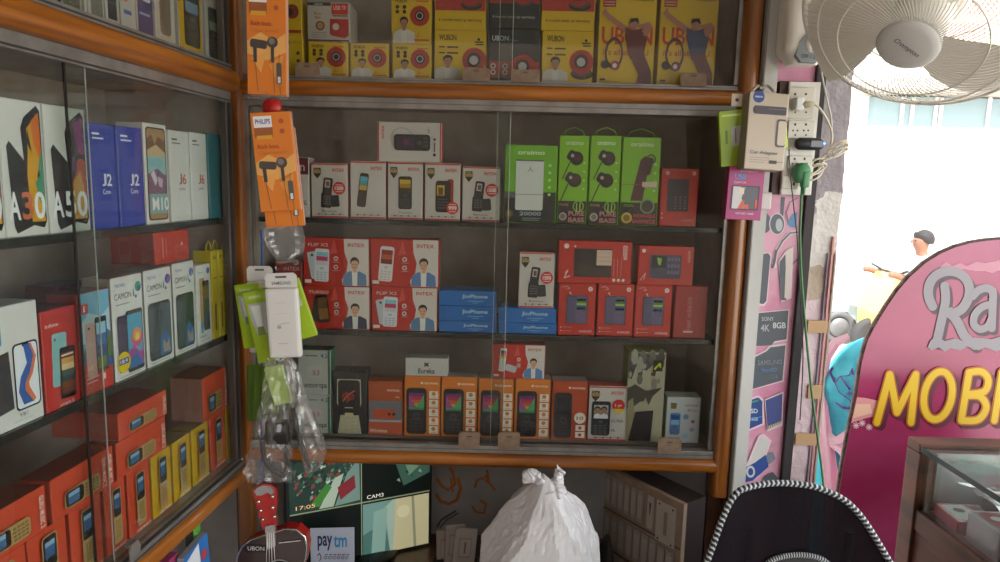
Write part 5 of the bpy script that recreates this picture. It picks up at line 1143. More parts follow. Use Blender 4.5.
def tx(t, x0, y0, x1, y1, c, off=.0, sk=0.0, slope=0.0): 
    vs, fs = text_mesh(t, off); S.it.append(([(x0+(x1-x0)*u+sk*(1-v)*0, y1+(y0-y1)*v+slope*u) for u, v in vs], fs, c, .4))
tx('SONY', 761, 316.5, 773, 320.5, '#c9cdd0', .0); tx('8GB', 772, 322, 785, 328, '#c9cdd0', .03); tx('4K', 760, 324, 769, 331, '#aab0b4', .03); tx('SAMSUNG', 757, 360, 781, 364.5, '#8c97a2', .01, slope=-1); tx('MicroSD', 760, 368, 776, 372, '#5f83b0', .03, slope=-1); tx('32GB', 768, 374, 777, 378, '#6f7d8a'); tx('SD', 750, 408, 757, 412.5, '#d7deea', .03); tx('16GB', 750, 416.5, 757, 420, '#a9c6e4', .02)
def onpanel(u, v, o): p = hitY(u, v, PY); return (min(max(p.x, PX0), PX1), PY-o, p.z)
S.put(m, onpanel, step=.00008)
tag(m.build('painted_board'), 'narrow pink board painted with headphones, memory cards and USB stick', 'board')
m = MB(); m.box((PX1+.0005, PY-.012, 0), (.666, PY+.03, CEIL), noisy('gap_shade_black', '#191618', '#2d282b', (12, 12, 3), 3, .6)); o = m.build('gap_shade_strip'); o['kind'] = 'structure'  # near-black strip stands in for the dark recess between board and pillar
# plastered pillar with a scraped upper coat
pm = bpy.data.materials.new('peeling_plaster'); pm.use_nodes = True; nt = pm.node_tree; B = nt.nodes['Principled BSDF']; L = nt.links.new; B.inputs['Roughness'].default_value = .75
tc = nt.nodes.new('ShaderNodeTexCoord'); sx_ = nt.nodes.new('ShaderNodeSeparateXYZ'); L(tc.outputs['Object'], sx_.inputs[0])
n1 = nt.nodes.new('ShaderNodeTexNoise'); n1.inputs['Scale'].default_value = 9; n1.inputs['Detail'].default_value = 8; L(tc.outputs['Object'], n1.inputs['Vector'])
ad = nt.nodes.new('ShaderNodeMath'); ad.operation = 'MULTIPLY_ADD'; ad.inputs[1].default_value = .35; L(n1.outputs['Fac'], ad.inputs[0]); L(sx_.outputs['Z'], ad.inputs[2])
r1 = nt.nodes.new('ShaderNodeValToRGB'); cr_ = r1.color_ramp; cr_.interpolation = 'CONSTANT'
mp_ = nt.nodes.new('ShaderNodeMapRange'); mp_.inputs[1].default_value = 1.0; mp_.inputs[2].default_value = 2.2; L(ad.outputs[0], mp_.inputs[0]); L(mp_.outputs[0], r1.inputs[0])
cr_.elements[0].color = hexc('#d9c3c9'); cr_.elements[0].position = 0; cr_.elements[1].color = hexc('#d8d4cf'); cr_.elements[1].position = .42
e = cr_.elements.new(.36); e.color = hexc('#b8a897'); e = cr_.elements.new(.54); e.color = hexc('#9b959a')
L(r1.outputs[0], B.inputs['Base Color'])
n2 = nt.nodes.new('ShaderNodeTexNoise'); n2.inputs['Scale'].default_value = 60; n2.inputs['Detail'].default_value = 4; L(tc.outputs['Object'], n2.inputs['Vector']); bp_ = nt.nodes.new('ShaderNodeBump'); bp_.inputs['Strength'].default_value = .8; bp_.inputs['Distance'].default_value = .006; L(n2.outputs['Fac'], bp_.inputs['Height']); L(bp_.outputs[0], B.inputs['Normal'])
m = MB(); 
# rough face built as a wavering grid
XP0, XP1, YP = .667, .779, 1.60; nx, nz = 16, 150; vs = []
for j in range(nz+1):
    for i in range(nx+1):
        x = XP0+(XP1-XP0)*i/nx; z = CEIL*j/nz; q = Vector((x*14, 0, z*14)); x2 = x + (.004*noise.noise(Vector((3, 0, z*25))) if i == nx else 0)
        vs.append((x2, YP+.004*noise.noise(q)+.003*noise.noise(q*3), z))
m.add(vs, [(j*(nx+1)+i, j*(nx+1)+i+1, (j+1)*(nx+1)+i+1, (j+1)*(nx+1)+i) for j in range(nz) for i in range(nx)], pm, True)
m.box((XP0, YP+.009, 0), (XP1-.003, 1.86, CEIL), pm)
for xx, c, w_ in ((.758, '#8d80a0', .0008), (.767, '#d39a94', .002), (.776, '#b5a59a', .002)): m.box((xx-w_, YP-.0055, 0), (xx+w_, YP+.004, 1.40-xx*.06+(.04 if c == '#d39a94' else 0)), M(c, .6))
for z_, h_, x_ in ((1.02, .035, .74), (1.18, .03, .725), (.9, .03, .72)): m.box((x_, YP-.0065, z_-h_/2), (.772, YP-.003, z_+h_/2), M('#bd9a72', .6))
o = m.build('wall_right'); o['kind'] = 'structure'

# switch board
sb = empty('switchboard', (.611, YB-.012, 1.615), 'white wall switchboard with three-pin sockets beside the car adapter box', 'switchboard')
def sbx(m, x0, y0, x1, y1, d0, d1, mat, bev=.001):
    a = hitY(x0, (y0+y1)/2, YB-.03); b = hitY(x1, (y0+y1)/2, YB-.03); t = hitY((x0+x1)/2, y0, YB-.03).z; z = hitY((x0+x1)/2, y1, YB-.03).z; q = Vector(sb.location)
    m.box((a.x-q.x, d0, z-q.z), (b.x-q.x, d1, t-q.z), mat, bev=bev)
IV = M('#c9c5b8', .4, coat=.3); PW = M('#d8d6d0', .4)
m = MB(); sbx(m, 776, 81, 815, 195, -.016, .006, M('#4a2f2c', .5)); m.build('back_box', sb)
m = MB(); sbx(m, 784, 82, 815, 195, -.024, -.0165, PW, .002); m.build('cover_plate', sb)
for (x0, y0, x1, y1) in ((786, 88, 812, 119), (786, 121, 812, 139), (786, 156, 810, 170), (780, 176, 797, 189)):
    m = MB(); sbx(m, x0, y0, x1, y1, -.029, -.0245, IV, .0015)
    if x1-x0 > 20:
        for cx_ in (x0+.27*(x1-x0), x0+.68*(x1-x0)):
            for (dx, dy, r) in ((0, -.28, .9), (-2.2, .05, .7), (2.2, .05, .7), (0, .3, .7)):
                sbx(m, cx_+dx-r, (y0+y1)/2+dy*(y1-y0)-r*1.2, cx_+dx+r, (y0+y1)/2+dy*(y1-y0)+r*1.2, -.0296, -.029, M('#2f2a26', .6), 0)
    else: sbx(m, (x0+x1)/2+2, (y0+y1)/2, (x0+x1)/2+4, (y0+y1)/2+3, -.0296, -.029, M('#2f2a26', .6), 0)
    m.build('socket', sb)
def T(pts, r, mat, name, label, cat='cable', y=None, seg=8, sub=4):
    Pn = []
    P3 = [hitY(p[0], p[1], p[2] if len(p) > 2 else y) for p in pts]
    for i in range(len(P3)-1):
        p0 = P3[max(0, i-1)]; p1 = P3[i]; p2 = P3[i+1]; p3 = P3[min(len(P3)-1, i+2)]
        for k in range(sub):
            t = k/sub; Pn.append(.5*((2*p1)+(p2-p0)*t+(2*p0-5*p1+4*p2-p3)*t*t+(3*p1-p0-3*p2+p3)*t**3))
    Pn.append(P3[-1]); m = MB(); m.tube(Pn, r, mat, seg); return tag(m.build(name), label, cat)
YS = YB-.045
m = MB(); sbq = hitY(799, 105, YS-.0); m.box((-.013, -.018, -.012), (.004, .006, .014), M('#d9dcdc', .2, coat=.5), bev=.003); m.tube([(0, -.01, 0), (.016, -.016, 0), (.03, -.016, 0)], .0055, M('#c9c2aa', .4), 10, radii=[.008, .007, .004])
tag(m.build('power_plug', None, sbq), 'ivory plug in the upper socket of the switchboard', 'plug')
T([(808, 105, YS-.014), (816, 105, YS-.02), (823, 113, YS-.01), (828, 122, YS), (832, 134, YS), (831, 145, YS)], .0023, M('#c9c2aa', .4), 'cable', 'ivory cable curling from the upper plug to the cable bundle')
T([(820, 58, YB-.07), (822, 75, YS), (827, 100, YS), (831, 118, YS+.01), (832, 140, YS+.01)], .0018, M('#b9b2a2', .4), 'cable', 'thin ivory cable dropping from the fan base')
m = MB()
def loopy(cx_, cy_, a_, b_, rot, y, r=.0017):
    pts = []
    for i in range(25):
        t = 2*PI*i/24; x = a_*math.cos(t); z = b_*math.sin(t); pts.append(hitY(cx_+x*math.cos(rot)-z*math.sin(rot), cy_+x*math.sin(rot)+z*math.cos(rot), y+.006*math.sin(2*t)))
    m.tube(pts, r, M('#d0c8b2', .4), 7)
for cx_, cy_, a_, b_, rt in ((836, 151, 14, 4, -.55), (838, 149, 12, 6, -.6), (814, 167, 12, 5, -.7), (816, 170, 12, 3.5, -.5), (813, 163, 11, 3, -.35), (834, 154, 15, 3, -.4), (840, 148, 10, 3, -.8), (815, 172, 10, 6, -.8)): loopy(cx_, cy_, a_, b_, rt, YB-.035)
m.tube([hitY(822+2.2*math.cos(i), 160+3*math.sin(i), YB-.035+.004*math.cos(2*i)) for i in range(0, 13)], .0016, M('#e0d9c6', .4), 6)
tag(m.build('cable_bundle'), 'tied bundle of ivory cable loops in front of the plaster pillar', 'cable bundle')
# usb adapter
bq = hitY(810, 144, YS-.01); ub_ = empty('charging_adapter', bq, 'dark rounded charging adapter with a glowing blue light in the socket', 'adapter')
m = MB(); rot = Matrix.Rotation(PI/2, 4, 'Y'); m.lathe([(0, -.030), (.008, -.030), (.0125, -.024), (.013, .0), (.0125, .018), (.010, .026), (0, .030)], M('#23252c', .35, coat=.3), 20, Matrix.Diagonal((1, .8, 1, 1)) @ rot); m.build('body', ub_)
m = MB(); m.box((-.004, -.0125, -.007), (.024, -.009, .007), M('#6b7078', .3), bev=.003); m.build('face_plate', ub_)
m = MB(); m.lathe([(0, -.0022), (.002, -.001), (.002, .001), (0, .0022)], M('#3f6cff', .3, emit=8), 10, Matrix.Translation((.024, -.0125, .001))); m.build('indicator_light', ub_)
m = MB(); m.box((-.018, .009, -.006), (.0, .02, .006), M('#c9c6c0', .3, .9)); m.build('pins', ub_)
# green plug and cable
gq = hitY(801, 173, YS-.004); gp = empty('power_plug', gq, 'green round power plug in the lowest socket', 'plug')
gm = M('#4f9063', .45); m = MB(); m.lathe([(0, -.017), (.014, -.016), (.017, -.008), (.017, .004), (.012, .012), (0, .014)], gm, 22, Matrix.Rotation(-PI/2, 4, 'X') @ Matrix.Diagonal((1, 1.25, 1, 1))); m.box((-.002, -.02, -.03), (.012, .0, .004), gm, bev=.004); m.build('body', gp)
m = MB(); m.tube([(.004, -.01, -.024), (.004, -.01, -.045)], .0045, M('#3f7d52', .5), 10, radii=[.0055, .0035]); m.build('strain_relief', gp)
T([(802, 186, YS-.014), (801, 205, YS-.01), (800, 235, YS), (801, 270, YS), (804, 310, YS), (808, 355, YS), (812, 395, YS-.0), (818, 440, YS-.02), (823, 480, YS-.05), (826, 520, YS-.06), (826, 600, YS-.06), (820, 760, YS-.05)], .0026, M('#3d7d45', .45), 'cable', 'green cable hanging down from the green plug in front of the pillar')
T([(789, 149, YS-.02), (790, 170, YS-.02), (793, 200, YS-.02), (797, 235, YS-.01), (799, 270, YS-.01), (801, 310, YS), (803, 360, YS), (800, 420, YS)], .0013, M('#2e2c2c', .5), 'cable', 'thin black cable hanging beside the green one')

# car adapter box, lime pack and purple pack hanging at the stile
def samsung(a):
    A = Art(a); A.ell(.22, .055, .15, '#2b4a8c'); A.text('SAMSUNG', .12, .042, .33, .067, '#cfd6e2', .02); A.rrect(.12, .17, .97, .28, '#4a444a', .04, rot=.0); A.poly([(.1, .2), (.14, .17), (.16, .28), (.1, .25)], '#37323a'); A.rect(.5, .2, .97, .21, '#6d6670')
    A.rrect(.74, .33, 1.0, .7, '#57525a', .06); A.rrect(.79, .355, 1.0, .675, '#c9bda9', .05); A.text('Car Adapter', .1, .76, .84, .82, '#5b6375', .01); A.rect(.1, .85, .6, .856, '#8b8377'); A.rect(.1, .88, .55, .886, '#8b8377'); A.rect(.1, .91, .5, .916, '#8b8377')
    A.rrect(.62, .88, .82, .925, '#3d393d', .02); A.line([(.82, .9), (.98, .895)], .012, '#3d393d'); return A
oS, w, h = hang('adapter_box', (746.5, 92, 787, 170), YB-.15, .034, ('#bfb29f', '#8f8474', '#9a8f7f'), samsung, 'beige car adapter box hanging in front of the switchboard', 'box', None, yaw=.06, tilt=.04, pitch=-.08)
m = MB(); m.box((-.012, 0, -.0), (.0, .002, .05), M('#c4c0b6', .5)); 
T([(752, 92, YB-.14), (757, 86, YB-.13), (761, 88, YB-.12), (768, 86, YB-.12), (774, 92, YB-.13)], .003, M('#b5aea2', .7), 'string', 'knotted pale string on top of the beige adapter box', 'string')
m = MB(); m.tube([hitY(x, y, YB-.13) for x, y in ((759, 89), (761, 84), (762, 80))], .0012, M('#5b3d28', .6), 6); tag(m.build('metal_hook'), 'thin rusty hook above the beige adapter box', 'hook')
m = MB(); p = hitY(737, 100, YB-.12); m.box((-.010, 0, -.012), (.010, .002, .012), M('#c9c2b4', .5)); m.box((-.003, -.0006, -.003), (.003, 0, .003), M('#5b2d28', .5)); tag(m.build('price_tag', None, p), 'small cream tag left of the beige adapter box', 'tag')
def limepk(a): return Art(a).poly([(.45, .3), (.85, .28), (.88, .62), (.5, .66)], '#b9bcc0').rect(.1, .06, .9, .1, '#c4d96a').rect(.2, .35, .3, .6, '#5e7a12').rect(.6, .32, .66, .6, '#7b7f83')
hang('accessory_pack', (720, 110, 745, 166), YB-.12, .012, '#8fac1c', limepk, 'lime green pack half hidden left of the beige adapter box', 'packet', None, tilt=-.12, yaw=.0)
hang('accessory_pack', (769, 112, 787, 149), YB-.098, .008, '#b9d43a', None, 'lime corner of a pack peeping right behind the adapter box', 'packet', None, tilt=-.15)
def purp(a):
    A = Art(a); A.rect(.3, .02, .6, .05, '#d7c4b0'); A.text('CABLE', .3, .07, .8, .1, '#c9a5b5'); A.text('USB', .16, .14, .48, .24, '#3b8fc9', .04); A.text('DATA', .16, .28, .5, .32, '#d7b3c4', .01); A.rect(.1, .36, .9, .82, '#2e2a33'); A.rect(.14, .38, .86, .8, '#8b8a92'); A.poly([(.14, .38), (.35, .38), (.45, .6), (.3, .8), (.14, .8)], '#c9c5c8')
    A.poly([(.5, .38), (.86, .38), (.86, .8), (.6, .8), (.4, .6)], '#55565f'); A.rect(.32, .4, .46, .52, '#d9cdb6'); A.poly([(.4, .66), (.5, .64), (.44, .8), (.32, .8)], '#d8522f'); A.poly([(.52, .72), (.6, .7), (.64, .8), (.5, .8)], '#d8522f'); A.rect(.8, .62, .86, .78, '#d8522f'); A.text("TOP'S BEST CABLE", .25, .87, .78, .905, '#e3c3d1', .01); return A
hang('cable_pack', (727, 166, 763.5, 220), YB-.11, .02, ('#a3346f', '#7d2553'), purp, 'purple cable pack with a clear window hanging under the lime one', 'packet', None, tilt=.02, yaw=.04)
m = MB(); m.box((-.012, 0, -.018), (.012, .012, .018), M('#cfcac8', .4), bev=.003); tag(m.build('cable_clip', None, hitY(766, 201, YB-.05)), 'small white clip behind the purple cable pack', 'clip')

# ================================================================== WALL FAN
HC = hitY(922, 15, 1.18); TW = (CAM-HC).normalized(); AX = (TW*.52 + (RT*-.43 - UPV*.9).normalized()*.855).normalized()
zq = Vector((0, 0, 1)).rotation_difference(AX); fan = empty('wall_fan', HC, 'white wall fan with round wire cage at the upper right', 'fan'); fan.rotation_mode = 'QUATERNION'; fan.rotation_quaternion = zq
wf = M('#efece4', .35, coat=.3); wire_m = M('#ebe8de', .4)
RF = .188
def grille(front):
    m = MB(); N = 96 if front else 84; s = 1 if front else -1; dpt = .075 if front else .09
    for i in range(N):
        a = 2*PI*i/N; pts = []
        for k in range(9):
            t = k/8; r = (.047 if front else .04)+(RF-(.047 if front else .04))*t; tw = (a + .55*(t)*s); z = s*(dpt*(1-t**2.6)) + .0
            pts.append((r*math.cos(tw), r*math.sin(tw), z))
        m.tube(pts, .00075, wire_m, 4, caps=False)
    for t in (.38, .7): 
        r = .062+(RF-.062)*t; z = s*dpt*(1-t**2.6)-s*.0015; m.tube([(r*math.cos(2*PI*i/64), r*math.sin(2*PI*i/64), z) for i in range(64)], .0013, wire_m, 5, closed=True)
    return m.build('front_grille' if front else 'rear_grille', fan)
grille(True); grille(False)
m = MB(); m.tube([(RF*math.cos(2*PI*i/72), RF*math.sin(2*PI*i/72), 0) for i in range(72)], .0045, wf, 8, closed=True); m.build('rim_ring', fan)
m = MB(); m.lathe([(0, .083), (.034, .082), (.044, .079), (.048, .073), (.047, .066), (.036, .064), (0, .064)], M('#e2e2e0', .4), 36)
A = Art(1); A.text('Crompton', .2, .42, .8, .56, '#77777b', .01, shear=.3); rz = Matrix.Rotation(2.62, 3, 'Z')
# orient lettering along the picture's slant
ux = (RT*.80 - UPV*.60); uxl = zq.inverted() @ ux; uxl.z = 0; uxl.normalize(); uyl = Vector((0, 0, 1)).cross(uxl)
A.put(m, lambda u, v, o: tuple(uxl*((u-.5)*.078) + uyl*((.5-v)*.078) + Vector((0, 0, .0835+o)))); m.build('hub_badge', fan)
m = MB(); m.lathe([(0, .045), (.03, .043), (.045, .03), (.046, -.015), (0, -.02)], wf, 28); m.build('blade_hub', fan)
for k in range(3):
    m = MB(); vs = []; nr, na = 8, 10
    for j in range(nr+1):
        r = .04+.145*j/nr; sp2 = .45+.75*math.sin(PI*min(1, .25+.6*j/nr))
        for i in range(na+1):
            t = i/na-.5; a = 2*PI*k/3 + .35*j/nr + t*sp2; vs.append((r*math.cos(a), r*math.sin(a), .012+.04*t*(.5+j/nr*.6)))
    fs = [(j*(na+1)+i, j*(na+1)+i+1, (j+1)*(na+1)+i+1, (j+1)*(na+1)+i) for j in range(nr) for i in range(na)]
    m.add(vs, fs, wf, True); m.add([(v[0], v[1], v[2]-.002) for v in vs], [f[::-1] for f in fs], wf, True); m.build('fan_blade', fan)
m = MB(); m.lathe([(0, -.022), (.03, -.022), (.055, -.035), (.062, -.07), (.058, -.12), (.04, -.15), (0, -.155)], wf, 30); m.build('motor_housing', fan)
inv = zq.inverted()
def fl(p): return inv @ (Vector(p)-HC)
mb_ = HC - AX*.11
m = MB(); bx0 = hitY(803, 20, YB-.06); pth = [mb_, mb_+Vector((0, .02, .03)), Vector((.64, YB-.09, mb_.z+.02)), Vector((.618, YB-.06, mb_.z-.02)), Vector((.614, YB-.05, bx0.z+.06))]
m.tube([fl(p) for p in pth], .016, wf, 14, radii=[.02, .02, .02, .022, .024]); m.build('arm', fan)
# wall base with control knob
a = hitY(779, 40, YB-.05).x; b = hitY(823, 40, YB-.05).x; zb_ = hitY(800, 66, YB-.06).z; zt_ = zb_+.24
def wb(m, x0, x1, y0, y1, z0, z1, mat, bev):
    t = MB(); t.box((x0, y0, z0), (x1, y1, z1), mat, bev=bev); m.add([fl(v) for v in t.v], t.f, mat, True)
m = MB(); P_ = []
n = 10
for j in range(25):
    t = j/24; z = zb_+(zt_-zb_)*t; e = (math.sin(PI*min(t*4, .5)) if t < .125 else 1)**.5 if t < .125 else 1; e = max(.62, e); fr = .052*(.75+.25*math.cos((t-.25)*2.4)); 
    ring = []
    for i in range(28):
        th = 2*PI*i/28; c, s_ = math.cos(th), math.sin(th); q = .38; xx = (a+b)/2+(b-a)/2*e*math.copysign(abs(c)**q, c); yy = YB-.030-fr*.55+fr*.7*e*math.copysign(abs(s_)**q, s_); ring.append(fl((xx, yy, z)))
    P_.append(ring)
vs = [v for r_ in P_ for v in r_]; m.add(vs, [(j*28+i, j*28+(i+1) % 28, (j+1)*28+(i+1) % 28, (j+1)*28+i) for j in range(24) for i in range(28)], wf, True); m.add(vs[:28], [list(range(28))[::-1]], wf); m.add(vs[-28:], [list(range(28))], wf); m.build('wall_base', fan)
m = MB(); yb = YB-.030-.052*.55-.052*.7-.002
pp = [(801, 62), (796, 55), (800, 42), (808, 32), (817, 26), (823, 36), (821, 56), (816, 63)]
pts = [hitY(x, y, yb) for x, y in pp]; nP = len(pts); vs = [fl(p) for p in pts]+[fl(p+Vector((0, .012, 0))) for p in pts]; gp2 = M('#8f979c', .35)
m.add(vs, [list(range(nP))], gp2); m.add(vs, [(i, (i+1) % nP, nP+(i+1) % nP, nP+i) for i in range(nP)], gp2)
A = Art(1); A.text('OFF 1 2 3', 0, 0, 1, 1, '#3d4246', .02); q0 = hitY(801, 56, yb); q1 = hitY(818, 59, yb)
A.put(m, lambda u, v, o: tuple(fl((q0.x+(q1.x-q0.x)*u, yb-.0006-o, q0.z+.004-.007*v-.003*u)))); m.build('control_panel', fan)
m = MB(); kc = hitY(812, 44, yb); t = MB(); t.lathe([(0, -.016), (.008, -.016), (.0095, -.004), (.011, 0), (0, 0)], wf, 22, Matrix.Translation(kc+Vector((0, -.001, 0))) @ Matrix.Rotation(-PI/2, 4, 'X') @ Matrix.Diagonal((1.2, 1.5, -1, 1)))
m.add([fl(v) for v in t.v], t.f, wf, True); t2_ = MB(); t2_.box((kc.x-.0018, kc.y-.021, kc.z-.014), (kc.x+.0018, kc.y-.014, kc.z+.014), wf, bev=.001); m.add([fl(v) for v in t2_.v], t2_.f, wf); m.build('speed_knob', fan)

# ================================================================== OFFICE CHAIR
YC = 1.09
chair = empty('office_chair', (.58, YC-.25, 0), 'black mesh office chair with black and white striped piping', 'chair')
out = [(688, 592), (692, 575), (700, 552), (708, 533), (716, 514), (725, 497), (735, 487), (748, 484), (768, 482.5), (790, 483.5), (812, 486.5), (832, 493), (846, 501), (858, 514), (868, 530), (878, 548), (887, 566), (894, 584), (898, 602)]
def hc(px, py):
    p = hitY(px, py, YC); return p
O3 = [hc(x, y) for x, y in out]; zbm = .42; cxx = (O3[0].x+O3[-1].x)/2
tail = lambda x: [Vector((x, YC, z)) for z in (.68, .6, .52, .46)]
left = [Vector((O3[0].x-.004, YC, .66)), Vector((O3[0].x, YC, .57)), Vector((O3[0].x+.02, YC, .49)), Vector((O3[0].x+.06, YC, .44))]
right = [Vector((O3[-1].x+.006, YC, .66)), Vector((O3[-1].x+.002, YC, .57)), Vector((O3[-1].x-.02, YC, .49)), Vector((O3[-1].x-.06, YC, .44))]
OUT = O3+right+left[::-1]
def bend(p):
    u = (p.x-cxx)/.2; w_ = (p.z-.7)/.3; return Vector((p.x-chair.location.x, p.y-chair.location.y-.055*u*u+.03*((.93-p.z)/.4)**2, p.z))
# dense outline
def dense(P, sub=5, closed=True):
    R_ = []; n = len(P)
    for i in range(n):
        p0, p1, p2, p3 = P[i-1], P[i], P[(i+1) % n], P[(i+2) % n]
        for k in range(sub):
            t = k/sub; R_.append(.5*((2*p1)+(p2-p0)*t+(2*p0-5*p1+4*p2-p3)*t*t+(3*p1-p0-3*p2+p3)*t**3))
    return R_
DO = dense(OUT, 6); C0 = Vector((cxx, YC, .70))
meshm = noisy('black_mesh_fabric', '#121014', '#2c2527', (160, 160, 160), 3, .55, .3)
mesht = glassy('black_chair_mesh', '#d9d4d4', .4, .3, 0, '#2b262b', .84)
m = MB(); rings = 10; vs = []; n = len(DO)
for j in range(rings+1):
    for p in DO: vs.append(bend(C0+(p-C0)*(j/rings)*1.0))
fs = [(j*n+i, (j+1)*n+i, (j+1)*n+(i+1) % n, j*n+(i+1) % n) for j in range(rings) for i in range(n)]
m.add(vs, fs, mesht, True); m.add([v+Vector((0, .004, 0)) for v in vs], [f[::-1] for f in fs], mesht, True); m.build('backrest', chair)
m = MB(); m.tube([bend(p) for p in DO], .0062, M('#16161a', .6), 8, closed=True, mat2=M('#bfc6cc', .6))
# helix stripes
def helix(path, r, seg=12, per=10):
    mm = MB(); n_ = len(path); cum = [0]
    L_ = 0; rs = []
    N = 1000; acc = [0]
    for i in range(n_): acc.append(acc[-1]+(path[(i+1) % n_]-path[i]).length)
    tot = acc[-1]; P = []
    k = 0
    for q in range(N):
        d = tot*q/N
        while acc[k+1] < d: k += 1
        f = (d-acc[k])/(acc[k+1]-acc[k]); P.append(path[k].lerp(path[(k+1) % n_], f))
    mm.tube(P, r, M('#16161a', .6), seg, closed=True); w = mm.mi(M('#c3c9cf', .6)); fi = 0
    for i in range(N):
        for s_ in range(seg):
            if ((i/5 + s_/seg) % 1) < .40: mm.m[fi] = w
            fi += 1
    return mm
helix([bend(p) for p in DO], .0052).build('piping', chair)
# lumbar pad with its own piping
lp_ = [hc(x, y)+Vector((0, .0, 0)) for x, y in ((752, 590), (758, 572), (766, 560), (778, 555), (797, 553), (815, 555), (826, 561), (834, 573), (840, 590))]
lp_ += [Vector((lp_[-1].x, YC, .62)), Vector((lp_[-1].x-.03, YC, .56)), Vector((lp_[0].x+.03, YC, .56)), Vector((lp_[0].x, YC, .62))]
DL = dense(lp_, 5); CL = sum(DL, Vector())/len(DL); fw = Vector((0, -.02, 0))
m = MB(); vs = []; n = len(DL)
for j in range(7):
    for p in DL: vs.append(bend(CL+(p-CL)*(j/6))+fw*(1-(j/6)**3*.7))
m.add(vs, [(j*n+i, (j+1)*n+i, (j+1)*n+(i+1) % n, j*n+(i+1) % n) for j in range(6) for i in range(n)], M('#121014', .6), True); pad = m.build('lumbar_pad', chair)
helix([bend(p)+fw*.3 for p in DL], .0045).build('pad_piping', pad)
blk = M('#17171a', .4)
m = MB(); c0 = bend(Vector((cxx, YC, .86))); c1 = bend(Vector((cxx, YC, .46)))
for dx in (-.085, .085):
    m.tube([bend(Vector((cxx+dx, YC, z)))+Vector((0, .012, 0)) for z in (.93, .85, .75, .65, .55, .46)], .011, blk, 10)
m.tube([bend(Vector((cxx, YC, .5)))+Vector((0, .02, 0)), Vector((c1.x, c1.y-.02, .40)), Vector((c1.x, c1.y-.2, .385))], .016, blk, 10); m.build('back_frame', chair)
sx0 = c1.x; sy0 = c1.y-.24
m = MB(); m.box((sx0-.22, sy0-.22, .41), (sx0+.22, sy0+.20, .47), M('#141216', .7), bev=.025); m.build('seat', chair)
m = MB(); m.tube([(sx0, sy0, .41), (sx0, sy0, .12)], .025, blk, 16); m.build('gas_column', chair)
for k in range(5):
    a = 2*PI*k/5+.3; m = MB(); m.tube([(sx0, sy0, .12), (sx0+.27*math.cos(a), sy0+.27*math.sin(a), .075)], .018, blk, 10, radii=[.024, .014]); lg = m.build('leg', chair)
    m = MB(); m.lathe([(0, -.012), (.02, -.012), (.024, -.006), (.024, .006), (.02, .012), (0, .012)], blk, 18, Matrix.Translation((sx0+.27*math.cos(a), sy0+.27*math.sin(a), .026)) @ Matrix.Rotation(a, 4, 'Z') @ Matrix.Rotation(PI/2, 4, 'X')); m.tube([(sx0+.27*math.cos(a), sy0+.27*math.sin(a), .026), (sx0+.27*math.cos(a), sy0+.27*math.sin(a), .075)], .006, blk, 8); m.build('caster', lg)

# ================================================================== PAINTED SIGN
YSG = 1.90
sg = [(828, 620), (831, 562), (839, 494), (844, 462), (850, 430), (857.5, 394), (862, 362), (868, 340), (877, 323), (886, 308.5), (898, 291), (910, 277), (925, 263.5), (940, 254), (955, 247.5), (970, 243.3), (985, 240.8), (1000, 239.6), (1020, 239), (1040, 240)]
SP = [hitY(x, y, YSG) for x, y in sg]; SP = [Vector((SP[1].x-.004, YSG, .0)), Vector((SP[1].x-.004, YSG, .35))] + SP[1:]
xc = SP[-2].x+.02; rightside = [Vector((2*xc-p.x, YSG, p.z)) for p in SP[::-1] if p.x < xc-.03]
SO = SP[:-1]+rightside
sgn = empty('painted_sign', (xc, YSG, 0), 'tall magenta arch-topped sign painted with MOBILE lettering', 'sign')
sm = noisy('magenta_sign_paint', '#8e2350', '#a43e69', (1.5, 1, 3), 1.4, .22, .03, .5)
m = MB(); m.prism([(p.x-xc, p.z) for p in SO], 0, .022, sm, M('#5a463c', .6))
K = Art(1)
def kc_(pts, w, c):
    for a_, b_ in zip(pts, pts[1:]):
        d = Vector((b_[0]-a_[0], b_[1]-a_[1])); n_ = Vector((-d.y, d.x)).normalized()*w/2
        K.poly([(a_[0]+n_.x, a_[1]+n_.y), (b_[0]+n_.x, b_[1]+n_.y), (b_[0]-n_.x, b_[1]-n_.y), (a_[0]-n_.x, a_[1]-n_.y)], c)
    for a_ in pts: K.poly([(a_[0]+w/2*math.cos(t*PI/6), a_[1]+w/2*math.sin(t*PI/6)) for t in range(12)], c)
def smooth(P):
    P = [Vector((p[0], p[1], 0)) for p in P]; R_ = []
    for i in range(len(P)-1):
        p0, p1, p2, p3 = P[max(0, i-1)], P[i], P[i+1], P[min(len(P)-1, i+2)]
        for k in range(5):
            t = k/5; v = .5*((2*p1)+(p2-p0)*t+(2*p0-5*p1+4*p2-p3)*t*t+(3*p1-p0-3*p2+p3)*t**3); R_.append((v.x, v.y))
    return R_+[(P[-1].x, P[-1].y)]
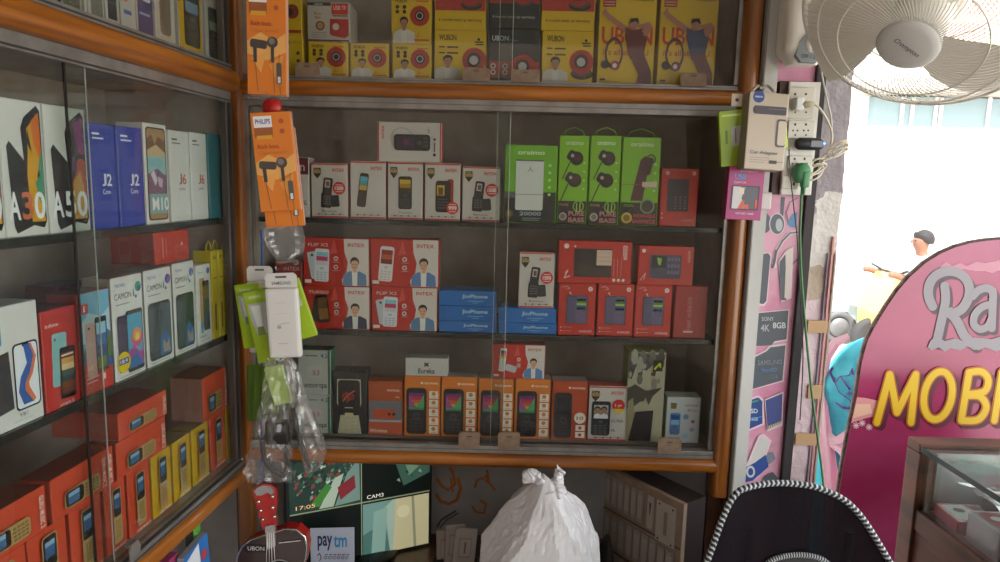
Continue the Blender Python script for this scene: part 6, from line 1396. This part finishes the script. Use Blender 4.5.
# pale brushed stripe and highlight swashes
K.poly([(851, 423), (866, 418), (884, 414), (884, 402), (866, 398), (857, 397)], '#cf8f8d'); K.poly([(853, 418), (872, 413), (870, 404), (856, 404)], '#dcb49a')
for cx_, cy_ in ((856, 425.5), (869, 427), (862, 423)):
    for t in range(4): a_ = PI*t/4; kc_([(cx_-3*math.cos(a_), cy_-3*math.sin(a_)), (cx_+3*math.cos(a_), cy_+3*math.sin(a_))], .9, '#d8bcc6')
SM = [(940, 266), (946, 262), (952, 266), (960, 263), (966, 266), (976, 262), (985, 263), (1000, 260), (1022, 262), (1022, 270), (1008, 274), (1000, 270), (992, 273), (984, 271), (975, 271), (964, 269), (956, 271), (948, 270), (941, 271)]
K.poly(SM, '#c08296')
Rs = smooth([(932, 306), (928, 296), (929, 284), (936, 275), (948, 271), (960, 274), (968, 284), (968, 297), (961, 309), (950, 314)]); st = smooth([(944, 286), (945, 300), (941, 320), (936, 342)]); lg_ = smooth([(950, 312), (958, 324), (964, 336), (974, 345)])
As = smooth([(972, 296), (978, 290), (986, 288), (992, 292), (992, 304), (991, 328)]); Ab = smooth([(991, 304), (981, 307), (974, 315), (973, 324), (979, 329), (987, 326), (991, 318)])
for off, c in ((3.2, '#4f3848'), (0, '#8f8b92')):
    for s_, w_ in ((Rs, 9.5), (st, 9), (lg_, 9.5), (As, 8), (Ab, 7.5)): kc_([(x+off, y+off*1.1) for x, y in s_], w_, c)
K.poly([(930, 340), (936, 336), (944, 341), (954, 338), (962, 341), (974, 337), (990, 339), (1000, 336), (1018, 338), (1018, 349), (1004, 348), (996, 351), (984, 347), (978, 350), (966, 346), (960, 350), (950, 348), (944, 351), (938, 347), (931, 350), (927, 347)], '#8f8b92')
def slant(t, x0, y0, x1, y1, c, off, sh=.3, dx=0, dy=0):
    vs, fs = text_mesh(t, off); H_ = y1-y0
    K.it.append(([(x0+(x1-x0)*u+dx+sh*H_*v*.35, y1-H_*v+dy) for u, v in vs], fs, c, .3))
def ov(cx_, cy_, a_, b_): return [(cx_+a_*math.cos(2*PI*t/26)-.22*b_*math.sin(2*PI*t/26)*-1*.6, cy_-b_*math.sin(2*PI*t/26)) for t in range(27)]
LET = [[(876, 422), (889, 374)], [(889, 374), (896, 412)], [(896, 412), (915, 374)], [(915, 374), (910, 422)], ov(937, 395, 14, 24),
       [(960, 420), (968, 372)], smooth([(968, 372), (980, 371), (987, 379), (983, 391), (965, 394)]), smooth([(965, 395), (979, 396), (985, 407), (977, 419), (960, 420)]), [(993, 420), (1001, 372)],
       [(1010, 420), (1018, 372)], [(1010, 420), (1028, 420)], [(1037, 420), (1045, 372)], [(1045, 372), (1062, 372)], [(1041, 395), (1056, 395)], [(1037, 420), (1054, 420)]]
for dx, dy, w_, c in ((4, 3.5, 9.5, '#56202f'), (0, 0, 9.5, '#b5641c'), (0, 0, 6.5, '#d8b526')):
    for s_ in LET: kc_([(x+dx, y+dy) for x, y in s_], w_, c)
K.put(m, lambda u, v, o: (hitY(u, v, YSG).x-xc, -.0004-o, hitY(u, v, YSG).z), step=.00008); m.build('panel', sgn)
m = MB(); m.tube([(p.x-xc, .010, p.z) for p in SO], .007, noisy('weathered_edge', '#3d2d2a', '#6d5a52', (30, 30, 30), 2, .7), 6); m.build('edge_trim', sgn)

# ================================================================== GLASS COUNTER
kb = hitY(908, 436, 1.62); CX0, CZT = kb.x, kb.z; CY1, CY0, CX1 = 1.62, .35, CX0+.55
ctr = empty('glass_counter', (CX0, CY0, 0), 'brown wood-framed glass display counter in front of the magenta sign', 'counter')
def cb(x0, y0, z0, x1, y1, z1, mat, name, bev=.003):
    m = MB(); m.box((x0-CX0, y0-CY0, z0), (x1-CX0, y1-CY0, z1), mat, bev=bev); return m.build(name, ctr)
CW = noisy('counter_brown_wood', '#40200f', '#633520', (3, 3, 14), 2, .6, .1, 0); zg = CZT-.165
cb(CX0, CY1-.05, CZT-.024, CX1, CY1, CZT, CW, 'top_rail'); cb(CX0, CY1-.055, 0, CX0+.045, CY1, CZT-.025, CW, 'corner_post')
cb(CX0, CY0, 0, CX0+.045, CY0+.045, CZT-.025, CW, 'corner_post'); cb(CX0+.004, CY0+.046, zg-.05, CX0+.04, CY1-.056, zg, CW, 'side_rail')
cb(CX0+.008, CY0+.046, 0, CX0+.03, CY1-.056, zg-.051, CW, 'side_panel'); cb(CX0+.046, CY1-.03, 0, CX1, CY1-.01, CZT-.026, CW, 'rear_panel'); cb(CX0+.031, CY0+.02, zg-.02, CX1, CY1-.04, zg-.008, M('#8b8884', .3), 'display_floor')
cb(CX0+.003, CY0, CZT-.018, CX1, CY1-.052, CZT-.008, glassy('counter_top_glass', '#dfeae4', 1.0, .02, 0, '#8fa79b', .05), 'glass_top', .001)
cb(CX0+.0015, CY0, CZT-.019, CX0+.003, CY1-.052, CZT-.007, M('#23403a', .15), 'glass_edge', 0)
cb(CX0+.012, CY0+.046, zg+.0005, CX0+.017, CY1-.056, CZT-.02, GLASS, 'side_glass', 0)
g = 'shiny packs inside the glass counter'
rg = random.Random(3)
spots = []
k_ = 0
for i in range(5):
    for j in range(3):
        x = CX0+.085+.115*j; y = CY1-.12-.118*i; red = (i+j) % 2 == 0; h_ = .035+.04*((i*2+j) % 3)/2
        m = MB(); m.box((-.052, -.048, 0), (.052, .048, h_), M('#a8262c' if red else '#a9adb0', .2, 0 if red else .5, coat=.8), bev=.004)
        A = Art(1); A.rrect(.1, .12, .6, .88, '#c9cccf' if red else '#8c2028', .06); A.rect(.68, .1, .94, .9, '#7c1a20' if red else '#dadcde'); A.ell(.35, .4, .12, '#5a1a1e' if red else '#d0d3d6'); A.put(m, lambda u, v, o: (-.052+.104*u, .048-.096*v, h_+o))
        tag(m.build('accessory_pack', None, (x, y, zg-.0078), (0, 0, rg.uniform(-.08, .08))), ('red' if red else 'silver')+' pack inside the glass counter, row %s from the sign, %s' % (('nearest', 'second', 'third', 'fourth', 'farthest')[i], ('beside the left glass', 'middle place', 'right place')[j]), 'packet', g)
m = crumple(18, 12, lambda u, v: (CX0+.05+.26*u, CY1-.42+.3*v, zg+.09+.015*math.sin(3*u+2*v)), .012, 26, glassy('shiny_film', '#f4f4f4', 2.5, .10, .2, '#eef1f3', .55), 8)
cb(CX0+.046, CY1-.034, zg-.006, CX1, CY1-.0305, CZT-.026, M('#c9ccce', .25, .6), 'added_reflector', 0)  # silver reflector, added to brighten the counter inside and give it sparkle
tag(m.build('plastic_wrap'), 'shiny crumpled film lying over the packs inside the counter', 'wrapping')

# ================================================================== EMBROIDERED CLOTH BEYOND THE PILLAR
YK = 2.25
m = MB(); n, k = 40, 30; vs = []
kc0 = hitY(848, 480, YK); kt = hitY(850, 338, YK).z; kbz = .25; HK = kt-kbz
def krad(t): return .175*math.sqrt(max(.0004, 1-((t-.55)/.455)**2)) if t > .55 else .175
for j in range(k+1):
    t = j/k; r = max(.004, krad(t))
    for i in range(n):
        th = 2*PI*i/n; f = 1+.05*math.sin(th*7+t*4)*(1-t*.5)+.05*noise.noise(Vector((math.cos(th)*2, math.sin(th)*2, t*5))); vs.append((r*f*math.cos(th), r*.6*f*math.sin(th), HK*t))
cl = MB(); cl.add(vs, [(j*n+i, j*n+(i+1) % n, (j+1)*n+(i+1) % n, (j+1)*n+i) for j in range(k) for i in range(n)], noisy('turquoise_cloth', '#2f9fae', '#48b4bf', (6, 6, 6), 3, .8, .1), True)
cl.add(vs[-n:], [list(range(n))], M('#3aa8b5', .8)); cl.add(vs[:n], [list(range(n))[::-1]], M('#3aa8b5', .8))
KX = hitY(864, 400, YK).x
def K3(px, py, d=-.085): p = hitY(px, py, YK+d); return (p.x-KX, d, p.z-kbz)
def onk(px, py):
    p = hitY(px, py, YK-.07); x = p.x-KX; t = (p.z-kbz)/HK; r = max(.01, krad(min(.99, t))); q = max(0, 1-(x/(r*1.03))**2)
    y = -.6*r*1.06*math.sqrt(q)-.003; return (x, y, p.z-kbz)
root = cl.build('embroidered_cloth', None, (KX, YK, kbz)); tag(root, 'turquoise embroidered cloth wrapped in a pale pink scarf, left of the magenta sign', 'cloth')
e_ = MB(); pv = M('#5a4386', .7)
for pts, r in (([(842, 405), (850, 408), (848, 399), (840, 393), (838, 385), (843, 378), (850, 376), (854, 369)], .0022), ([(838, 384), (837, 377), (840, 372)], .004), ([(846, 392), (852, 393), (856, 389)], .004), ([(843, 378), (846, 384), (849, 389)], .003), ([(836, 403), (842, 407), (850, 406)], .0035), ([(854, 369), (853, 375)], .003)):
    e_.tube([onk(x, y) for x, y in pts], r, pv, 6)
e_.build('embroidery', root)
sc_ = MB(); sm_ = M('#e8e3e6', .7)
def ribbon(P, w, mat, mm):
    vs = []; N = len(P)
    for i, p in enumerate(P):
        for q in range(7):
            u = q/6-.5; d = Vector(P[min(i+1, N-1)])-Vector(P[max(i-1, 0)]); s = Vector((0, -1, 0)).cross(d).normalized(); vs.append(Vector(p)+s*(w[i]*u)+Vector((0, -.006*math.cos(u*14)-.01*(1-4*u*u), 0)))
    mm.add(vs, [(i*7+q, i*7+q+1, (i+1)*7+q+1, (i+1)*7+q) for i in range(N-1) for q in range(6)], mat, True)
ribbon([onk(x, y) for x, y in ((858, 340), (845, 347), (834, 362), (829, 384), (827, 408), (826, 430), (828, 455), (829, 490), (830, 540))], [.02, .035, .045, .045, .045, .05, .06, .06, .06], sm_, sc_)
ribbon([onk(x, y) for x, y in ((824, 446), (836, 440), (846, 430), (856, 420), (866, 410))], [.05, .045, .045, .06, .07], sm_, sc_)
ribbon([onk(x, y) for x, y in ((826, 436), (838, 446), (848, 458), (858, 470), (868, 484))], [.04, .035, .045, .05, .05], sm_, sc_)
sc_.build('scarf', root)
m = MB(); m.box((-.17, -.12, 0), (.17, .12, .02), WOODD); m.box((-.15, -.1, .02), (.15, .1, kbz-.001), M('#4a3a34', .6), bev=.01); tag(m.build('low_stool', None, (KX, YK, .0008)), 'low brown stool under the turquoise cloth behind the sign', 'stool')

# ================================================================== THE STREET OUTSIDE
GZ = -.35
m = MB(); m.box((-12, 2.31, GZ-.1), (40, 40, GZ), noisy('sunlit_street', '#b5aca0', '#c9c1b5', (1, 1, 1), 1, .9)); m.box((3.21, -20, GZ-.1), (40, 2.31, GZ), M('#bcb3a8', .9)); m.box((-12, -20, GZ-.1), (3.21, -1.61, GZ), M('#bcb3a8', .9)); struct(m, 'ground')
# shop block opposite
YF = 15.0
fac = empty('shop_building', (12, YF, GZ), 'whitewashed shop building across the street, blown out by sunlight', 'building')
def fb(px0, py0, px1, py1, d0, d1, mat, name, art=None):
    a = hitY(px0, (py0+py1)/2, YF); b = hitY(px1, (py0+py1)/2, YF); t = hitY((px0+px1)/2, py0, YF).z; z = hitY((px0+px1)/2, py1, YF).z
    m = MB(); m.box((a.x-12, d0, z-GZ), (b.x-12, d1, t-GZ), mat, bev=.01)
    if art: art.put(m, lambda u, v, o: (a.x-12+(b.x-a.x)*u, d0-o*8, t-GZ+(z-t)*v))
    return m.build(name, fac)
m = MB(); m.box((-16, 0, 0), (16, .4, 9), M('#e6e4e0', .9)); m.build('wall', fac)
fb(868, 99, 1030, 128, -.25, -.001, M('#7d9298', .4), 'window'); 
for x in (893, 903, 926, 931, 978): fb(x, 99, x+3, 128, -.3, -.251, M('#e6e4e0', .7), 'mullion')
fb(850, 88, 1060, 98, -1.2, -.002, M('#a8a39e', .8), 'awning')
A = Art(4); A.text('SHREE', .05, .15, .5, .85, '#8a9bc4', .05); A.text('ELEC', .58, .15, .98, .85, '#8a9bc4', .05); fb(872, 64, 1060, 86, -.4, -.003, M('#cfd0cc', .7), 'blue_lettered_board')
A = Art(2.2)
for (x, y, x2) in ((.08, .15, .45), (.5, .12, .9), (.05, .55, .4), (.48, .5, .95)):
    A.poly([(x, y+.3), (x+.05, y), (x2, y-.02), (x2-.04, y+.28)], '#dc9c94')
fb(905, -10, 1080, 62, -.5, -.004, M('#efe6b0', .7), 'yellow_board', A)
A = Art(1); A.rect(.1, .1, .35, .9, '#8b959b'); A.rect(.5, .1, .9, .4, '#8b959b'); A.rect(.5, .55, .9, .9, '#9aa3a8'); fb(898, 168, 920, 189, -.06, -.001, M('#bfc5c9', .7), 'wall_poster', A)
A = Art(1.6); A.poly([(.02, .05), (.98, .05), (.6, .5), (.3, .45)], '#9aa0a8'); A.ell(.3, .6, .12, '#c5b3aa'); A.ell(.6, .62, .12, '#b9a8a0'); fb(932, 170, 968, 205, -.06, -.001, M('#d5d7d9', .7), 'wall_poster', A)
# car
cxr = hitY(838, 333, 8.2); CY = 8.2
car = empty('car', (cxr.x, CY, GZ), 'pale silver-blue car parked in the street behind the pillar', 'car'); car.scale = (.72, .72, .72)
cbm = M('#8fa3b3', .25, coat=1)
m = MB(); pr = [(.62, .22), (.68, .45), (.6, .62), (.1, .78), (-.75, .86), (-1.2, 1.3), (-2.4, 1.34), (-2.95, .95), (-3.2, .9), (-3.25, .3), (-2.8, .22), (-2.75, .4), (-2.55, .55), (-2.3, .55), (-2.1, .4), (-2.05, .22), (-.32, .22), (-.28, .4), (-.12, .55), (.12, .55), (.28, .4), (.32, .22)]
m.prism(pr, -.0, 1.5, cbm); m.build('body', car)
m = MB(); m.prism([(-.85, .88), (-1.22, 1.24), (-1.75, 1.27), (-1.75, .88)], -.006, 0, M('#2a3238', .1)); m.prism([(-1.82, .88), (-1.82, 1.27), (-2.35, 1.26), (-2.75, .93)], -.006, 0, M('#2a3238', .1)); m.build('side_window', car)
for x in (0, -2.42):
    m = MB(); m.lathe([(0, -.02), (.14, -.03), (.17, -.05), (.2, -.08), (.27, -.08), (.285, 0), (.27, .09), (0, .09)], M('#5b5d60', .6), 28, Matrix.Translation((x, .05, .285)) @ Matrix.Rotation(-PI/2, 4, 'X')); w_ = m.build('wheel', car)
    m = MB(); m.lathe([(0, -.07), (.05, -.06), (.16, -.052), (.165, -.03), (0, -.03)], M('#6d6f72', .5, .3), 24, Matrix.Translation((x, .05-.03, .285)) @ Matrix.Rotation(-PI/2, 4, 'X')); m.build('hub_cap', w_)
m = MB(); m.box((.5, .1, .55), (.66, .4, .66), M('#e9edf0', .1), bev=.03); m.build('headlight', car)
# yellow three wheeler
YT = 7.6; tw = hitY(893, 300, YT); cart = empty('cargo_rickshaw', (tw.x, YT, GZ), 'yellow three-wheeled goods rickshaw in the street behind the arched sign', 'rickshaw')
yl = M('#e3bd62', .4, coat=.5)
m = MB(); m.prism([(-.28, .32), (-.30, .6), (-.2, .95), (-.12, 1.12), (.08, 1.12), (.12, .5), (.5, .34), (.5, .26), (-.1, .26)], -.3, .3, yl); m.build('front_cowl', cart)
m = MB(); m.box((1.25, -.45, .5), (2.6, .45, .56), yl); m.box((1.25, -.45, .56), (2.6, -.42, .9), yl); m.box((1.25, .42, .56), (2.6, .45, .9), yl); m.box((1.25, -.42, .56), (1.28, .42, .9), yl); m.build('cargo_bed', cart)
m = MB(); m.box((.1, -.05, .24), (2.6, .05, .34), M('#2a2a2c', .5)); m.build('chassis', cart)
m = MB(); m.tube([(-.1, -.42, 1.2), (-.05, -.2, 1.14), (-.05, .2, 1.14), (-.1, .42, 1.2)], .018, M('#2a2a2c', .4), 8); m.tube([(-.05, 0, 1.14), (-.22, 0, .3)], .025, M('#2a2a2c', .4), 8); m.build('handlebar', cart)
m = MB(); m.box((.45, -.22, .34), (1.1, .22, .78), M('#3a3436', .6), bev=.04); m.build('driver_seat', cart)
for (x, y) in ((-.24, 0), (2.0, -.4), (2.0, .4)):
    m = MB(); m.lathe([(0, -.05), (.16, -.05), (.2, -.06), (.25, -.05), (.262, 0), (.25, .05), (.2, .06), (0, .05)], M('#303032', .7), 26, Matrix.Translation((x, y, .262)) @ Matrix.Rotation(PI/2, 4, 'X')); m.build('wheel', cart)
cart.scale = (.85, .85, .85)
# rider
hp = hitY(921, 241, YT); rx = hp.x; Zh = hp.z
def skin(name, verts, edges, rad, mat, root_i=0, sub=2, parent=None, loc=(0, 0, 0)):
    me = bpy.data.meshes.new(name); me.from_pydata(verts, edges, []); o = bpy.data.objects.new(name, me); COL.objects.link(o); o.location = loc
    md = o.modifiers.new('s', 'SKIN'); 
    for i, r in enumerate(rad):
        me.skin_vertices[0].data[i].radius = (r, r) if not isinstance(r, tuple) else r; me.skin_vertices[0].data[i].use_root = (i == root_i)
    s2 = o.modifiers.new('u', 'SUBSURF'); s2.levels = sub; s2.render_levels = sub; md.use_smooth_shade = True
    me.materials.append(mat); 
    if parent: o.parent = parent
    return o
rid = None
b0_ = (rx, YT, Zh-1.10)
# pelvis at seat height
vz = lambda x, y, z: (x, y, z)
pel = .34
V_ = [vz(.0, 0, pel), vz(-.01, 0, pel+.2), vz(-.03, 0, pel+.42), vz(-.04, 0, pel+.50), vz(-.055, 0, pel+.56), vz(-.07, 0, pel+.64), vz(-.07, 0, pel+.73),
      vz(-.03, -.18, pel+.43), vz(-.2, -.24, pel+.22), vz(-.46, -.26, pel+.3), vz(-.54, -.27, pel+.31), vz(-.03, .18, pel+.43), vz(-.2, .24, pel+.22), vz(-.46, .26, pel+.3), vz(-.54, .27, pel+.31),
      vz(-.05, -.1, pel-.02), vz(-.42, -.16, pel-.0), vz(-.46, -.16, pel-.40), vz(-.6, -.16, pel-.43), vz(-.05, .1, pel-.02), vz(-.42, .16, pel-.0), vz(-.46, .16, pel-.40), vz(-.6, .16, pel-.43)]
E__ = [(0, 1), (1, 2), (2, 3), (3, 4), (4, 5), (5, 6), (2, 7), (7, 8), (8, 9), (9, 10), (2, 11), (11, 12), (12, 13), (13, 14), (0, 15), (15, 16), (16, 17), (17, 18), (0, 19), (19, 20), (20, 21), (21, 22)]
R__ = [.15, .14, .15, .07, .06, .1, .085, .075, .052, .035, .04, .075, .052, .035, .04, .09, .075, .05, .045, .09, .075, .05, .045]
zroot = Zh-(pel+.66)
per = skin('person', V_, E__, R__, M('#7a5442', .6), 0, 2, None, (rx+.07, YT, zroot)); tag(per, 'person with short black hair in a white shirt riding the yellow rickshaw, in the street', 'person')
sh = skin('shirt', [V_[0], V_[1], V_[2], vz(-.04, 0, pel+.49), V_[7], V_[8], vz(-.32, -.25, pel+.255), V_[11], V_[12], vz(-.32, .25, pel+.255)], [(0, 1), (1, 2), (2, 3), (2, 4), (4, 5), (5, 6), (2, 7), (7, 8), (8, 9)], [.175, .165, .17, .085, .09, .07, .058, .09, .07, .058], M('#e4e6ea', .8), 0, 2, per)
pt = skin('trousers', [V_[0], V_[15], V_[16], V_[17], V_[19], V_[20], V_[21]], [(0, 1), (1, 2), (2, 3), (0, 4), (4, 5), (5, 6)], [.165, .11, .09, .065, .11, .09, .065], M('#4a4d55', .8), 0, 2, per)
m = MB(); n, k = 24, 14; vs = []
for j in range(k+1):
    ph = PI*.62*j/k
    for i in range(n):
        th = 2*PI*i/n; vs.append((-.06+.108*math.sin(ph)*math.cos(th)+.022, .1*math.sin(ph)*math.sin(th), pel+.675+.115*math.cos(ph)+(.05*max(0, -math.cos(th)) if j > 8 else 0)))
m.add(vs, [(j*n+i, (j+1)*n+i, (j+1)*n+(i+1) % n, j*n+(i+1) % n) for j in range(k) for i in range(n)], M('#1f1a1a', .7), True); m.build('hair', per)
m = MB()
for y in (-.035, .035): m.lathe([(0, -.012), (.010, 0), (0, .012)], M('#1c1512', .4), 10, Matrix.Translation((-.155, y, pel+.665)))
m.lathe([(0, .03), (.012, -.005), (0, -.014)], M('#6d4a3a', .6), 10, Matrix.Translation((-.175, 0, pel+.645))); m.box((-.165, -.025, pel+.60), (-.155, .025, pel+.608), M('#5a2f2a', .6)); m.build('face_features', per)
# ================================================================== LIGHT
wd = bpy.data.worlds.new('sky'); SC.world = wd; wd.use_nodes = True; nt = wd.node_tree
bg = nt.nodes['Background']; bg.inputs[0].default_value = (.95, .98, 1, 1); bg.inputs[1].default_value = 3.4
sun = bpy.data.lights.new('sun', 'SUN'); so = bpy.data.objects.new('sun', sun); COL.objects.link(so)
sun.energy = 6; sun.angle = .03; sun.color = (1, .96, .9); so.rotation_euler = (math.radians(32), 0, math.radians(-8))
vs = SC.view_settings; vs.view_transform = 'Standard'; vs.look = 'None'; vs.exposure = 0.55; vs.gamma = 1; vs.use_curve_mapping = False
SC.cycles.max_bounces = 10; SC.cycles.transparent_max_bounces = 32
